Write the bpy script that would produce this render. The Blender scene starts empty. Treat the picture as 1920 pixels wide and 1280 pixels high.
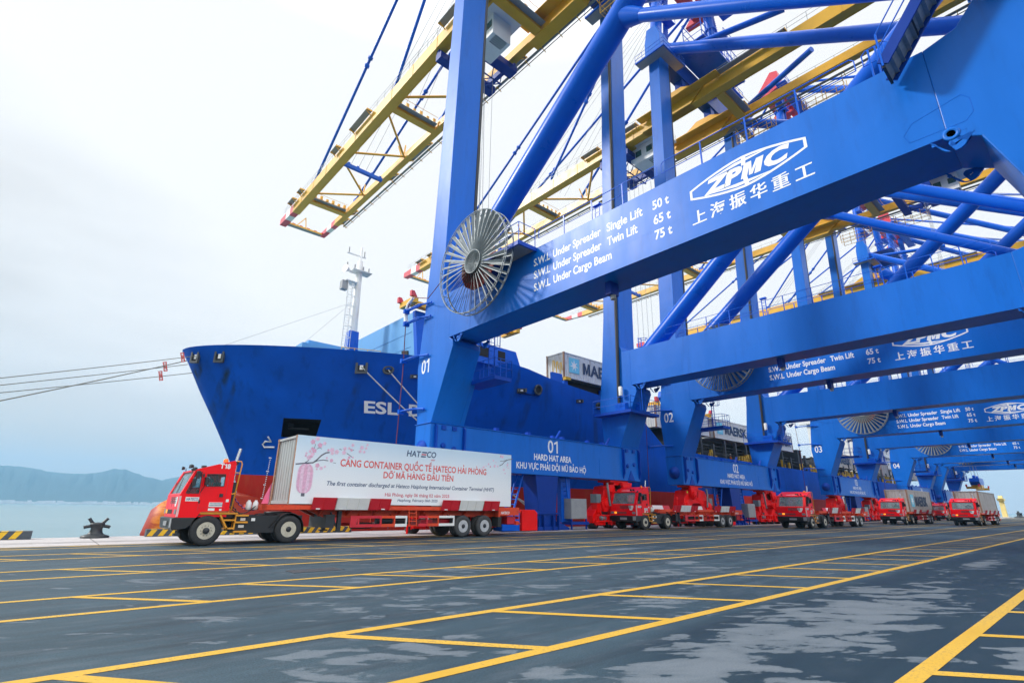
import bpy, math, random, unicodedata
from mathutils import Vector, Matrix
from mathutils.geometry import tessellate_polygon
R = math.radians
random.seed(7)
sc = bpy.context.scene
COL = sc.collection

# ---------------------------------------------------------------- camera, sky, sun
cd = bpy.data.cameras.new('camera')
cam = bpy.data.objects.new('camera', cd)
COL.objects.link(cam)
cd.sensor_width = 36.0
cd.lens = 963.0 / 1920 * 36
cd.clip_start, cd.clip_end = 0.1, 30000
PITCH, ROLL, YAW = R(17.91), R(0.645), R(48.83)
_f = Vector((math.cos(YAW) * math.cos(PITCH), math.sin(YAW) * math.cos(PITCH), math.sin(PITCH)))
_r = Vector((math.sin(YAW), -math.cos(YAW), 0))
_u = _r.cross(_f)
_r2 = math.cos(ROLL) * _r + math.sin(ROLL) * _u
_u2 = -math.sin(ROLL) * _r + math.cos(ROLL) * _u
cam.matrix_world = Matrix(((_r2.x, _u2.x, -_f.x, 0), (_r2.y, _u2.y, -_f.y, 0), (_r2.z, _u2.z, -_f.z, 1.47), (0, 0, 0, 1)))
sc.camera = cam

SUN_DIR = Vector((-1.75, 1.6, 1.55)).normalized()          # towards the sun
sun_el = math.asin(SUN_DIR.z)
sun_az = math.atan2(SUN_DIR.x, SUN_DIR.y)
w = bpy.data.worlds.new('World')
sc.world = w
w.use_nodes = True
nt = w.node_tree
N = nt.nodes
bg = N['Background']


def nnode(nt, typ, **kw):
    n = nt.nodes.new(typ)
    for k, v in kw.items():
        if k.startswith('i_'):
            n.inputs[int(k[2:]) if k[2:].isdigit() else k[2:].replace('_', ' ')].default_value = v
        else:
            setattr(n, k, v)
    return n


def link(nt, a, b):
    nt.links.new(a, b)


def math_node(nt, op, a, b=None, c=None, clamp=False):
    n = nt.nodes.new('ShaderNodeMath')
    n.operation = op
    n.use_clamp = clamp
    for i, v in enumerate((a, b, c)):
        if v is None:
            continue
        if isinstance(v, (int, float)):
            n.inputs[i].default_value = v
        else:
            nt.links.new(v, n.inputs[i])
    return n.outputs[0]


def mix_col(nt, fac, a, b, mode='MIX'):
    n = nt.nodes.new('ShaderNodeMix')
    n.data_type = 'RGBA'
    n.blend_type = mode
    for sock, v in ((n.inputs[0], fac), (n.inputs[6], a), (n.inputs[7], b)):
        if isinstance(v, (int, float)):
            sock.default_value = v
        elif isinstance(v, (tuple, list)):
            sock.default_value = (*v[:3], 1)
        else:
            nt.links.new(v, sock)
    return n.outputs[2]


def ramp(nt, fac, stops, interp='LINEAR'):
    n = nt.nodes.new('ShaderNodeValToRGB')
    n.color_ramp.interpolation = interp
    el = n.color_ramp.elements
    while len(el) < len(stops):
        el.new(0.5)
    for e, (p, c) in zip(el, stops):
        e.position = p
        e.color = (*c[:3], 1) if isinstance(c, (tuple, list)) else (c, c, c, 1)
    nt.links.new(fac, n.inputs[0])
    return n.outputs[0]


sky = nnode(nt, 'ShaderNodeTexSky', sky_type='NISHITA')
sky.sun_disc = False
sky.sun_elevation = sun_el
sky.sun_rotation = sun_az
sky.dust_density = 3.0
tc = nnode(nt, 'ShaderNodeTexCoord')
sep = nnode(nt, 'ShaderNodeSeparateXYZ')
link(nt, tc.outputs['Generated'], sep.inputs[0])
# an overcast: paler overhead, bluer bands of cloud low over the bay, brightest behind the photographer
mp = nnode(nt, 'ShaderNodeMapping')
mp.inputs['Scale'].default_value = (1.6, 1.6, 5.5)
link(nt, tc.outputs['Generated'], mp.inputs[0])
nz = nnode(nt, 'ShaderNodeTexNoise', i_Scale=1.5, i_Detail=5.0, i_Roughness=0.5)
link(nt, mp.outputs[0], nz.inputs['Vector'])
elev = ramp(nt, sep.outputs[2], [(0.0, 0.0), (0.5, 1.0)])
hz = math_node(nt, 'MULTIPLY_ADD', sep.outputs[0], 0.55, 0.0)           # +X side is brighter than the open bay
f1 = math_node(nt, 'ADD', sep.outputs[2], hz)
f1 = math_node(nt, 'MULTIPLY_ADD', math_node(nt, 'SUBTRACT', nz.outputs[0], 0.17), 0.52, f1)
cloud = ramp(nt, f1, [(0.03, (0.52, 0.48, 0.42)), (0.22, (0.58, 0.55, 0.49)), (0.38, (0.62, 0.615, 0.60)), (0.50, (0.73, 0.73, 0.72)), (0.66, (0.82, 0.815, 0.805))])
back = math_node(nt, 'MULTIPLY', sep.outputs[1], -1.0, clamp=True)
zen = math_node(nt, 'SUBTRACT', sep.outputs[2], 0.72, clamp=True)
boost = math_node(nt, 'MULTIPLY_ADD', back, 2.0, 1.0)
boost = math_node(nt, 'MULTIPLY_ADD', zen, 7.0, boost)
lit = nnode(nt, 'ShaderNodeVectorMath', operation='SCALE')
link(nt, cloud, lit.inputs[0])
link(nt, boost, lit.inputs['Scale'])
skys = nnode(nt, 'ShaderNodeVectorMath', operation='SCALE')
link(nt, sky.outputs[0], skys.inputs[0])
skys.inputs['Scale'].default_value = 0.10
link(nt, mix_col(nt, 0.9, skys.outputs[0], lit.outputs[0]), bg.inputs[0])
bg.inputs[1].default_value = 1.0

sl = bpy.data.lights.new('sun', 'SUN')
sun = bpy.data.objects.new('sun', sl)
COL.objects.link(sun)
sl.energy = 2.5
sl.angle = R(6)
sl.color = (1.0, 0.97, 0.92)
sun.rotation_euler = (-SUN_DIR).to_track_quat('-Z', 'Y').to_euler()
sun.location = (0, 0, 120)

sc.view_settings.view_transform = 'Standard'
sc.view_settings.look = 'None'
sc.view_settings.exposure = 0.45
sc.view_settings.gamma = 1.0
sc.render.film_transparent = False
sc.cycles.use_denoising = True
sc.cycles.max_bounces = 6
sc.cycles.diffuse_bounces = 3
sc.cycles.glossy_bounces = 3
sc.cycles.transmission_bounces = 4
sc.cycles.transparent_max_bounces = 8
sc.cycles.volume_bounces = 0
sc.cycles.caustics_reflective = False
sc.cycles.caustics_refractive = False


# ---------------------------------------------------------------- materials
def new_mat(name):
    m = bpy.data.materials.new(name)
    m.use_nodes = True
    return m, m.node_tree, m.node_tree.nodes['Principled BSDF']


def mat(name, col, rough=0.5, metal=0.0, var=0.10, scale=2.0, bump=0.0, dirt=None, dirt_amt=0.0, streak=False, spec=0.5):
    m, nt, b = new_mat(name)
    b.inputs['Metallic'].default_value = metal
    b.inputs['Specular IOR Level'].default_value = spec
    tc = nnode(nt, 'ShaderNodeTexCoord')
    mp = nnode(nt, 'ShaderNodeMapping')
    mp.inputs['Scale'].default_value = (1, 1, 0.18) if streak else (1, 1, 1)
    link(nt, tc.outputs['Object'], mp.inputs[0])
    nz = nnode(nt, 'ShaderNodeTexNoise', i_Scale=scale, i_Detail=6.0, i_Roughness=0.62)
    link(nt, mp.outputs[0], nz.inputs['Vector'])
    v = ramp(nt, nz.outputs[0], [(0.25, 1 - var), (0.75, 1 + var)])
    c = mix_col(nt, 1.0, col, v, 'MULTIPLY')
    if dirt:
        n2 = nnode(nt, 'ShaderNodeTexNoise', i_Scale=scale * 2.7, i_Detail=8.0, i_Roughness=0.7)
        link(nt, mp.outputs[0], n2.inputs['Vector'])
        f = ramp(nt, n2.outputs[0], [(0.52, 0.0), (0.68, 1.0)])
        f = math_node(nt, 'MULTIPLY', f, dirt_amt)
        c = mix_col(nt, f, c, dirt)
    link(nt, c, b.inputs['Base Color'])
    r = math_node(nt, 'MULTIPLY_ADD', nz.outputs[0], 0.25, rough - 0.12, clamp=True)
    link(nt, r, b.inputs['Roughness'])
    if bump:
        bp = nnode(nt, 'ShaderNodeBump', i_Strength=bump, i_Distance=0.02)
        link(nt, nz.outputs[0], bp.inputs['Height'])
        link(nt, bp.outputs[0], b.inputs['Normal'])
    return m


def plate_seams(m, sx, sz, depth=0.25):
    """welded plate seams and the slight oil-canning of steel plate as bump, on top of an existing paint"""
    nt = m.node_tree
    b = nt.nodes['Principled BSDF']
    tc = nnode(nt, 'ShaderNodeTexCoord')
    nz = nnode(nt, 'ShaderNodeTexNoise', i_Scale=0.55, i_Detail=2.0)
    link(nt, tc.outputs['Object'], nz.inputs['Vector'])
    mp = nnode(nt, 'ShaderNodeMapping')
    mp.inputs['Rotation'].default_value = (R(90), 0, 0)
    link(nt, tc.outputs['Object'], mp.inputs[0])
    bk = nnode(nt, 'ShaderNodeTexBrick')
    bk.offset = 0.5
    bk.inputs['Scale'].default_value = 1.0
    bk.inputs['Mortar Size'].default_value = 0.012
    bk.inputs['Brick Width'].default_value = sx
    bk.inputs['Row Height'].default_value = sz
    link(nt, mp.outputs[0], bk.inputs['Vector'])
    h = math_node(nt, 'MULTIPLY_ADD', bk.outputs['Fac'], -0.35, nz.outputs[0])
    bp = nnode(nt, 'ShaderNodeBump', i_Strength=depth, i_Distance=0.06)
    link(nt, h, bp.inputs['Height'])
    link(nt, bp.outputs[0], b.inputs['Normal'])
    return m


M = {}
BLUE = (0.001, 0.140, 0.60)
M['blue'] = plate_seams(mat('crane_blue_paint', BLUE, 0.36, var=0.09, scale=0.7, spec=0.26, dirt=(0.001, 0.085, 0.38), dirt_amt=0.35, streak=True), 5.5, 3.1, 0.28)
M['blue_dark'] = mat('dark_blue_paint', (0.001, 0.036, 0.28), 0.4, var=0.08, spec=0.2)
M['blue_tube'] = mat('blue_tube_paint', (0.001, 0.105, 0.60), 0.3, var=0.08, scale=0.8, spec=0.22)
M['blue_rib'] = mat('blue_rib_paint', (0.001, 0.058, 0.42), 0.4, spec=0.2)
M['yellow'] = mat('crane_yellow_paint', (0.74, 0.395, 0.012), 0.38, var=0.08, scale=0.8)
M['tipred'] = mat('boom_red_paint', (0.62, 0.03, 0.06), 0.4)
M['white'] = mat('white_paint', (0.80, 0.80, 0.78), 0.45, var=0.05, scale=1.2)
M['letter'] = mat('white_lettering', (0.82, 0.83, 0.84), 0.5, var=0.03)
M['galv'] = mat('galvanised_steel', (0.22, 0.25, 0.265), 0.45, metal=0.3, var=0.18, scale=3)
M['grate'] = mat('grating_steel', (0.30, 0.32, 0.33), 0.6, metal=0.3, var=0.2, scale=8)
M['dark'] = mat('dark_steel', (0.022, 0.025, 0.03), 0.5)
M['rubber'] = mat('tyre_rubber', (0.022, 0.023, 0.025), 0.8, var=0.25, scale=14, dirt=(0.12, 0.115, 0.105), dirt_amt=0.35)
M['rubber_dusty'] = mat('dusty_tyre_rubber', (0.045, 0.047, 0.05), 0.85, var=0.25, scale=14, dirt=(0.2, 0.19, 0.18), dirt_amt=0.5)
M['red'] = mat('bogie_red_paint', (0.92, 0.005, 0.004), 0.4, var=0.06, spec=0.2)
M['truckred'] = mat('truck_red_paint', (0.92, 0.004, 0.010), 0.3, var=0.05, scale=1.0, dirt=(0.45, 0.03, 0.03), dirt_amt=0.12, spec=0.2)
M['trailerred'] = mat('trailer_orange_red_paint', (0.74, 0.070, 0.022), 0.5, var=0.12, dirt=(0.30, 0.05, 0.03), dirt_amt=0.35, spec=0.3)
M['guardred'] = mat('guard_red_paint', (0.62, 0.015, 0.03), 0.45, var=0.1)
M['orange'] = mat('step_orange_paint', (0.72, 0.30, 0.012), 0.45, var=0.1)
M['beacon'] = mat('beacon_amber', (0.85, 0.22, 0.02), 0.2)
M['black'] = mat('black_paint', (0.012, 0.013, 0.015), 0.4, var=0.2, scale=4)
M['rim'] = mat('cream_wheel_rim', (0.52, 0.48, 0.38), 0.45, var=0.15, scale=6, dirt=(0.16, 0.12, 0.08), dirt_amt=0.5)
M['rim2'] = mat('grey_wheel_rim', (0.50, 0.51, 0.52), 0.4, metal=0.3, var=0.2, scale=6)
M['chrome'] = mat('bright_pipe', (0.6, 0.61, 0.62), 0.25, metal=0.9)
M['cabinet'] = mat('grey_cabinet', (0.30, 0.31, 0.32), 0.45, var=0.12)
M['person_orange'] = mat('orange_workwear', (0.80, 0.16, 0.02), 0.8, scale=12)
M['person_lime'] = mat('lime_vest', (0.45, 0.62, 0.04), 0.8, scale=12)
M['skin'] = mat('skin', (0.36, 0.19, 0.12), 0.55, var=0.04)
M['hair'] = mat('black_hair', (0.012, 0.010, 0.009), 0.6)
M['trousers'] = mat('navy_trousers', (0.02, 0.025, 0.05), 0.8)
M['interior'] = mat('cab_interior', (0.05, 0.052, 0.055), 0.7)
M['conc'] = mat('quay_concrete', (0.42, 0.40, 0.40), 0.8, var=0.18, scale=0.9, dirt=(0.22, 0.21, 0.21), dirt_amt=0.5)
M['kyellow'] = mat('kerb_yellow', (0.78, 0.47, 0.012), 0.55, var=0.12, scale=4)
M['kblack'] = mat('kerb_grey_black', (0.055, 0.07, 0.085), 0.6, var=0.15, scale=4)
M['bollard'] = mat('bollard_iron', (0.020, 0.024, 0.03), 0.45, var=0.25, scale=5, bump=0.2)
M['rope'] = mat('mooring_rope', (0.20, 0.20, 0.17), 0.9, var=0.3, scale=9)
M['rope_pale'] = mat('pale_mooring_rope', (0.50, 0.49, 0.43), 0.9, var=0.2, scale=9)
M['cable'] = mat('reel_cable', (0.16, 0.03, 0.06), 0.5)
M['ratguard'] = mat('rat_guard_red', (0.75, 0.08, 0.07), 0.4)
M['hullblue'] = None
M['cont_mid'] = mat('ribbed_container_paint', (0.36, 0.39, 0.395), 0.5, var=0.10, scale=1.6, dirt=(0.20, 0.095, 0.045), dirt_amt=0.3, streak=True)
M['cont'] = mat('container_grey_paint', (0.62, 0.645, 0.66), 0.5, var=0.10, scale=1.6, dirt=(0.20, 0.095, 0.045), dirt_amt=0.55, streak=True)
M['cont_old'] = mat('weathered_container_paint', (0.44, 0.425, 0.41), 0.6, var=0.2, scale=1.6, dirt=(0.19, 0.075, 0.025), dirt_amt=0.75, streak=True)
M['cont_rust'] = mat('rusted_frame', (0.27, 0.14, 0.08), 0.7, var=0.3, scale=4, dirt=(0.45, 0.42, 0.40), dirt_amt=0.6)
M['navy'] = mat('navy_print', (0.015, 0.045, 0.11), 0.5, var=0.1)
M['sky_emblem'] = mat('pale_blue_emblem', (0.16, 0.56, 0.75), 0.5, var=0.1)
M['banred'] = mat('coral_print', (0.72, 0.10, 0.09), 0.6, var=0.04)
M['banred2'] = mat('rose_print', (0.60, 0.06, 0.10), 0.6, var=0.04)
M['bannavy'] = mat('dark_blue_print', (0.02, 0.06, 0.16), 0.6, var=0.04)
M['pink'] = mat('pink_print', (0.80, 0.56, 0.70), 0.6, var=0.25, scale=9)
M['pink2'] = mat('deep_pink_print', (0.76, 0.42, 0.58), 0.6, var=0.2, scale=9)
M['branch'] = mat('branch_print', (0.13, 0.13, 0.17), 0.6)
M['flagpink'] = mat('pink_pennant', (0.85, 0.16, 0.30), 0.8)
M['hose'] = mat('purple_hose', (0.16, 0.05, 0.22), 0.5)
M['shipwhite'] = mat('ship_white_paint', (0.78, 0.79, 0.78), 0.4, var=0.06, scale=0.6, dirt=(0.40, 0.28, 0.18), dirt_amt=0.25, streak=True)
M['bwblue'] = mat('breakwater_blue', (0.09, 0.33, 0.66), 0.4, var=0.08, streak=True)
M['shipgrey'] = mat('lashing_bridge_grey', (0.055, 0.065, 0.075), 0.6, var=0.2)
M['shipdark'] = mat('hold_dark', (0.010, 0.011, 0.013), 0.8)
M['shipyellow'] = mat('ship_yellow_paint', (0.70, 0.42, 0.02), 0.5, var=0.2)
M['plastic_white'] = mat('white_drum_plastic', (0.75, 0.75, 0.74), 0.3, var=0.04)


def glass_mat(name, tint, mixf=0.35):
    m, nt, b = new_mat(name)
    b.inputs['Base Color'].default_value = (*tint, 1)
    b.inputs['Roughness'].default_value = 0.03
    tr = nnode(nt, 'ShaderNodeBsdfTransparent')
    tr.inputs[0].default_value = (0.88, 0.95, 0.96, 1)
    ms = nnode(nt, 'ShaderNodeMixShader')
    ms.inputs[0].default_value = mixf
    link(nt, tr.outputs[0], ms.inputs[1])
    link(nt, b.outputs[0], ms.inputs[2])
    link(nt, ms.outputs[0], nt.nodes['Material Output'].inputs[0])
    return m


M['glass'] = glass_mat('cab_glass', (0.10, 0.16, 0.17), 0.22)
M['windshield'] = glass_mat('windshield_glass', (0.26, 0.34, 0.36), 0.42)  # pale tint stands in for bright sky reflected in the screen
M['glass_dark'] = glass_mat('cabin_glass', (0.03, 0.12, 0.12), 0.75)
m, _nt, _b = new_mat('red_lamp_glow')
_b.inputs['Base Color'].default_value = (0.8, 0.05, 0.02, 1)
_b.inputs['Emission Color'].default_value = (1, 0.12, 0.03, 1)
_b.inputs['Emission Strength'].default_value = 1.2
M['lamp_red'] = m
m, _nt, _b = new_mat('amber_lamp_glow')
_b.inputs['Base Color'].default_value = (0.9, 0.3, 0.02, 1)
_b.inputs['Emission Color'].default_value = (1, 0.35, 0.03, 1)
_b.inputs['Emission Strength'].default_value = 0.9
M['lamp_amber'] = m


# ---------------------------------------------------------------- mesh helpers
class MB:
    def __init__(s):
        s.v, s.f, s.m, s.s = [], [], [], []

    def add(s, vs, fs, mi=0, smooth=False):
        o = len(s.v)
        s.v += [tuple(v) for v in vs]
        for f in fs:
            s.f.append(tuple(i + o for i in f))
            s.m.append(mi)
            s.s.append(smooth)

    def box(s, x0, x1, y0, y1, z0, z1, mi=0):
        s.add([(x, y, z) for x in (x0, x1) for y in (y0, y1) for z in (z0, z1)],
              [(0, 1, 3, 2), (4, 6, 7, 5), (0, 4, 5, 1), (2, 3, 7, 6), (0, 2, 6, 4), (1, 5, 7, 3)], mi)

    def bar(s, p, q, w, h, mi=0, up=(0, 0, 1)):
        p, q = Vector(p), Vector(q)
        d = (q - p).normalized()
        u = Vector(up)
        if abs(d.dot(u)) > 0.98:
            u = Vector((0, 1, 0))
        a = d.cross(u).normalized() * (w / 2)
        b = a.cross(d).normalized() * (h / 2)
        s.add([c + k1 * a + k2 * b for c in (p, q) for k1, k2 in ((-1, -1), (1, -1), (1, 1), (-1, 1))],
              [(0, 1, 2, 3), (4, 7, 6, 5), (0, 4, 5, 1), (1, 5, 6, 2), (2, 6, 7, 3), (3, 7, 4, 0)], mi)

    def tube(s, p, q, r, n=10, mi=0, r2=None, caps=True):
        s.path([p, q], r, n, mi, r2=r2, caps=caps)

    def path(s, pts, r, n=8, mi=0, r2=None, caps=True, closed=False):
        pts = [Vector(p) for p in pts]
        k = len(pts)
        vs = []
        ref = None
        for i, p in enumerate(pts):
            if closed:
                d = (pts[(i + 1) % k] - pts[i - 1]).normalized()
            else:
                d = (pts[min(i + 1, k - 1)] - pts[max(i - 1, 0)]).normalized()
            if ref is None or abs(ref.dot(d)) > 0.95:
                ref = Vector((0, 0, 1)) if abs(d.z) < 0.9 else Vector((1, 0, 0))
            a = d.cross(ref).normalized()
            b = d.cross(a).normalized()
            rr = r if r2 is None else r + (r2 - r) * i / (k - 1)
            vs += [p + rr * (math.cos(2 * math.pi * j / n) * a + math.sin(2 * math.pi * j / n) * b) for j in range(n)]
        fs = []
        for i in range(k if closed else k - 1):
            i2 = (i + 1) % k
            fs += [(i * n + j, i * n + (j + 1) % n, i2 * n + (j + 1) % n, i2 * n + j) for j in range(n)]
        s.add(vs, fs, mi, n > 5)
        if caps and not closed:
            s.add(vs[:n], [tuple(range(n))], mi)
            s.add(vs[-n:], [tuple(reversed(range(n)))], mi)

    def lathe(s, prof, o, ax, n=24, mi=0, smooth=True):
        """prof: (radius, distance along ax) pairs"""
        o, ax = Vector(o), Vector(ax).normalized()
        a = ax.orthogonal().normalized()
        b = ax.cross(a)
        vs = [o + ax * h + r * (math.cos(2 * math.pi * j / n) * a + math.sin(2 * math.pi * j / n) * b) for r, h in prof for j in range(n)]
        fs = [(i * n + j, i * n + (j + 1) % n, (i + 1) * n + (j + 1) % n, (i + 1) * n + j) for i in range(len(prof) - 1) for j in range(n)]
        s.add(vs, fs, mi, smooth)
        if prof[0][0] > 1e-4:
            s.add(vs[:n], [tuple(reversed(range(n)))], mi)
        if prof[-1][0] > 1e-4:
            s.add(vs[-n:], [tuple(range(n))], mi)

    def plane(s, polys, o, u, v, t, mi=0):
        """polys: outer outline and holes in (u, v); extruded by t along u x v reversed (behind the face)"""
        o, u, v = Vector(o), Vector(u), Vector(v)
        nrm = u.cross(v).normalized()
        P = [[Vector((a, b, 0)) for a, b in poly] for poly in polys]
        tris = tessellate_polygon(P)
        flat = [p for poly in P for p in poly]
        fr = [o + u * p.x + v * p.y for p in flat]
        n = len(fr)
        fs = []
        for tri in tris:
            a, b, c = (flat[i] for i in tri)
            if (b - a).cross(c - a).z < 0:
                tri = tri[::-1]
            fs.append(tuple(tri))
        if t == 0:
            s.add(fr, fs, mi)
            return
        bk = [p - nrm * t for p in fr]
        allf = fs + [tuple(i + n for i in reversed(f)) for f in fs]
        k = 0
        for poly in P:
            m = len(poly)
            allf += [(k + i, k + n + i, k + n + (i + 1) % m, k + (i + 1) % m) for i in range(m)]
            k += m
        s.add(fr + bk, allf, mi)

    def prism(s, poly, axis, a0, a1, mi=0):
        """poly in the plane across axis ('x': (y,z), 'y': (x,z), 'z': (x,y)), extruded from a0 to a1"""
        def p3(p, a):
            return (a, p[0], p[1]) if axis == 'x' else (p[0], a, p[1]) if axis == 'y' else (p[0], p[1], a)
        n = len(poly)
        area = sum(poly[i][0] * poly[(i + 1) % n][1] - poly[(i + 1) % n][0] * poly[i][1] for i in range(n))
        if area < 0:
            poly = poly[::-1]
        if axis == 'y':
            poly = poly[::-1]
        vs = [p3(p, a0) for p in poly] + [p3(p, a1) for p in poly]
        fs = [tuple(reversed(range(n))), tuple(range(n, 2 * n))]
        fs += [(i, (i + 1) % n, n + (i + 1) % n, n + i) for i in range(n)]
        s.add(vs, fs, mi)

    def ribbon(s, pts, wd, o, u, v, mi=0):
        """flat stroke of width wd along 2-D points"""
        o, u, v = Vector(o), Vector(u), Vector(v)
        P = [Vector((a, b)) for a, b in pts]
        L, Rr = [], []
        for i, p in enumerate(P):
            d = (P[min(i + 1, len(P) - 1)] - P[max(i - 1, 0)]).normalized()
            nn = Vector((-d.y, d.x)) * wd / 2
            L.append(p + nn)
            Rr.append(p - nn)
        vs = [o + u * p.x + v * p.y for p in L + Rr]
        n = len(P)
        s.add(vs, [(i + n, i + 1 + n, i + 1, i) for i in range(n - 1)], mi)

    def build(s, name, mats, parent=None, off=None, bevel=0.0):
        me = bpy.data.meshes.new(name)
        if off is None and parent is not None:
            off = parent.get('_o', None) if parent.type == 'EMPTY' else (parent.get('_o') or (0, 0, 0))
        if off:
            ox, oy, oz = off
            vs = [(a - ox, b - oy, c - oz) for a, b, c in s.v]
        else:
            vs = s.v
        me.from_pydata(vs, [], s.f)
        for m in (mats if isinstance(mats, (list, tuple)) else [mats]):
            me.materials.append(m)
        me.polygons.foreach_set('material_index', s.m)
        me.polygons.foreach_set('use_smooth', s.s)
        me.update()
        o = bpy.data.objects.new(name, me)
        COL.objects.link(o)
        if parent is not None:
            o.parent = parent
            if off:
                o['_o'] = off
        elif off:
            o.location = off
        if bevel:
            bv = o.modifiers.new('bevel', 'BEVEL')
            bv.width = bevel
            bv.segments = 2
            bv.limit_method = 'ANGLE'
            bv.angle_limit = R(50)
        return o


def tag(o, label=None, cat=None, group=None, kind=None):
    for k, v in (('label', label), ('category', cat), ('group', group), ('kind', kind)):
        if v:
            o[k] = v
    return o


def thing(name, label, cat, origin, group=None):
    """an Empty at the thing's base; its parts are written in the scene's coordinates and moved by origin"""
    o = bpy.data.objects.new(name, None)
    COL.objects.link(o)
    o.location = origin
    o.empty_display_size = 0.5
    o['_o'] = tuple(origin)
    return tag(o, label, cat, group)


def copy_tree(o, parent=None, skip=()):
    c = o.copy()
    COL.objects.link(c)
    c.parent = parent
    for ch in list(o.children):
        if ch.name.split('.')[0] in skip:
            continue
        copy_tree(ch, c, skip)
    return c


# ---------------------------------------------------------------- lettering
_gl, _adv = {}, {}


def _conv(body, bold):
    cu = bpy.data.curves.new('glyph', 'FONT')
    cu.body = body
    cu.offset = bold
    cu.resolution_u = 3
    o = bpy.data.objects.new('glyph', cu)
    me = bpy.data.meshes.new_from_object(o)
    vs = [(v.co.x, v.co.y) for v in me.vertices]
    fs = [tuple(p.vertices) for p in me.polygons]
    out = []
    for f in fs:
        a = sum(vs[f[i]][0] * vs[f[(i + 1) % len(f)]][1] - vs[f[(i + 1) % len(f)]][0] * vs[f[i]][1] for i in range(len(f)))
        out.append(f if a > 0 else f[::-1])
    bpy.data.objects.remove(o)
    bpy.data.meshes.remove(me)
    bpy.data.curves.remove(cu)
    return vs, out


def glyph(ch, bold):
    k = (ch, round(bold, 3))
    if k not in _gl:
        if ch == 'M' and bold > 0.015:          # the thick M is drawn as one outline
            xs = [v[0] for v in _conv('M', 0)[0]]
            a, wm, t, H = min(xs), max(xs) - min(xs), .088 + 2 * bold, CAP + bold
            _gl[k] = ([(a + x, y - bold * .5) for x, y in ((0, 0), (t, 0), (t, .62 * H), (wm / 2 - .3 * t, .06 * H), (wm / 2 + .3 * t, .06 * H), (wm - t, .62 * H), (wm - t, 0), (wm, 0), (wm, H), (wm - 1.2 * t, H),
                                                      (wm / 2, .36 * H), (1.2 * t, H), (0, H))], [tuple(range(13))])
        elif ch == '1':                          # a flagged numeral one
            t, H = .085 + 2 * bold, CAP + bold
            _gl[k] = ([(x, y - bold * .5) for x, y in ((.25, 0), (.25 + t, 0), (.25 + t, H), (.25 + .25 * t, H), (.06, .84 * H), (.06, .84 * H - t * .95), (.25, .86 * H - .4 * t))], [tuple(range(7))])
        else:
            _gl[k] = _conv(ch, bold) if ch.strip() else ([], [])
    return _gl[k]


def advance(ch):
    if ch not in _adv:
        def wid(t):
            xs = [v[0] for v in _conv(t, 0)[0]]
            return max(xs) - min(xs)
        if 'HH' not in _adv:
            _adv['HH'] = wid('HH')
        _adv[ch] = wid('H' + ch + 'H') - _adv['HH']
    return _adv[ch]


CAP = max(v[1] for v in _conv('H', 0)[0])
XH = max(v[1] for v in _conv('x', 0)[0])
MARKS = {'\u0300': [(-.13, .17), (.06, .0)], '\u0301': [(.13, .17), (-.06, .0)], '\u0302': [(-.17, .0), (0, .13), (.17, .0)],
         '\u0303': [(-.18, .0), (-.09, .07), (.08, .0), (.18, .07)], '\u0306': [(-.15, .13), (-.08, .03), (.08, .03), (.15, .13)],
         '\u0309': [(-.08, .13), (0, .19), (.08, .13), (0, .06), (0, .0)]}


def layout(text, bold=0.0, track=0.0):
    """text -> (verts2d, faces), in em units with the baseline at 0; marks of Vietnamese letters drawn as strokes"""
    V, F = [], []
    x = 0.0
    for ch in text:
        bar = ch in '\u0110\u0111'
        dec = unicodedata.normalize('NFD', {'\u0110': 'D', '\u0111': 'd'}.get(ch, ch))
        base, marks = dec[0], dec[1:]
        if ord(base) > 0x2e00:
            marks = ''
        vs, fs = glyph(base, bold)
        o = len(V)
        V += [(a + x, b) for a, b in vs]
        F += [tuple(i + o for i in f) for f in fs]
        adv = advance(base)
        if vs:
            x0, x1 = min(v[0] for v in vs), max(v[0] for v in vs)
            top = max(v[1] for v in vs)
            cx = x + (x0 + x1) / 2
            st = 0.065 + bold * 1.6
            up = top + 0.07
            mb = MB()
            for mk in sorted(marks, key=lambda c: c in '\u0300\u0301\u0303\u0309'):
                if mk == '\u0323':
                    mb.add([(cx - .05, -.2, 0), (cx + .05, -.2, 0), (cx + .05, -.1, 0), (cx - .05, -.1, 0)], [(0, 1, 2, 3)])
                elif mk == '\u031b':
                    mb.ribbon([(x + x1 - .04, top - .04), (x + x1 + .08, top), (x + x1 + .1, top + .12)], st, (0, 0, 0), (1, 0, 0), (0, 1, 0))
                elif mk in MARKS:
                    dx = .05 if (up > top + .1) else 0
                    mb.ribbon([(cx + dx + a, up + b) for a, b in MARKS[mk]], st, (0, 0, 0), (1, 0, 0), (0, 1, 0))
                    up += .09
            if bar:
                yb = top * .5
                mb.add([(x + x0 - .09, yb - st / 2, 0), (x + x0 + .24, yb - st / 2, 0), (x + x0 + .24, yb + st / 2, 0), (x + x0 - .09, yb + st / 2, 0)], [(0, 1, 2, 3)])
            o = len(V)
            V += [(p[0], p[1], 1) for p in mb.v]
            F += [tuple(i + o for i in f) for f in mb.f]
        x += adv + track
    return V, F, x - track


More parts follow.
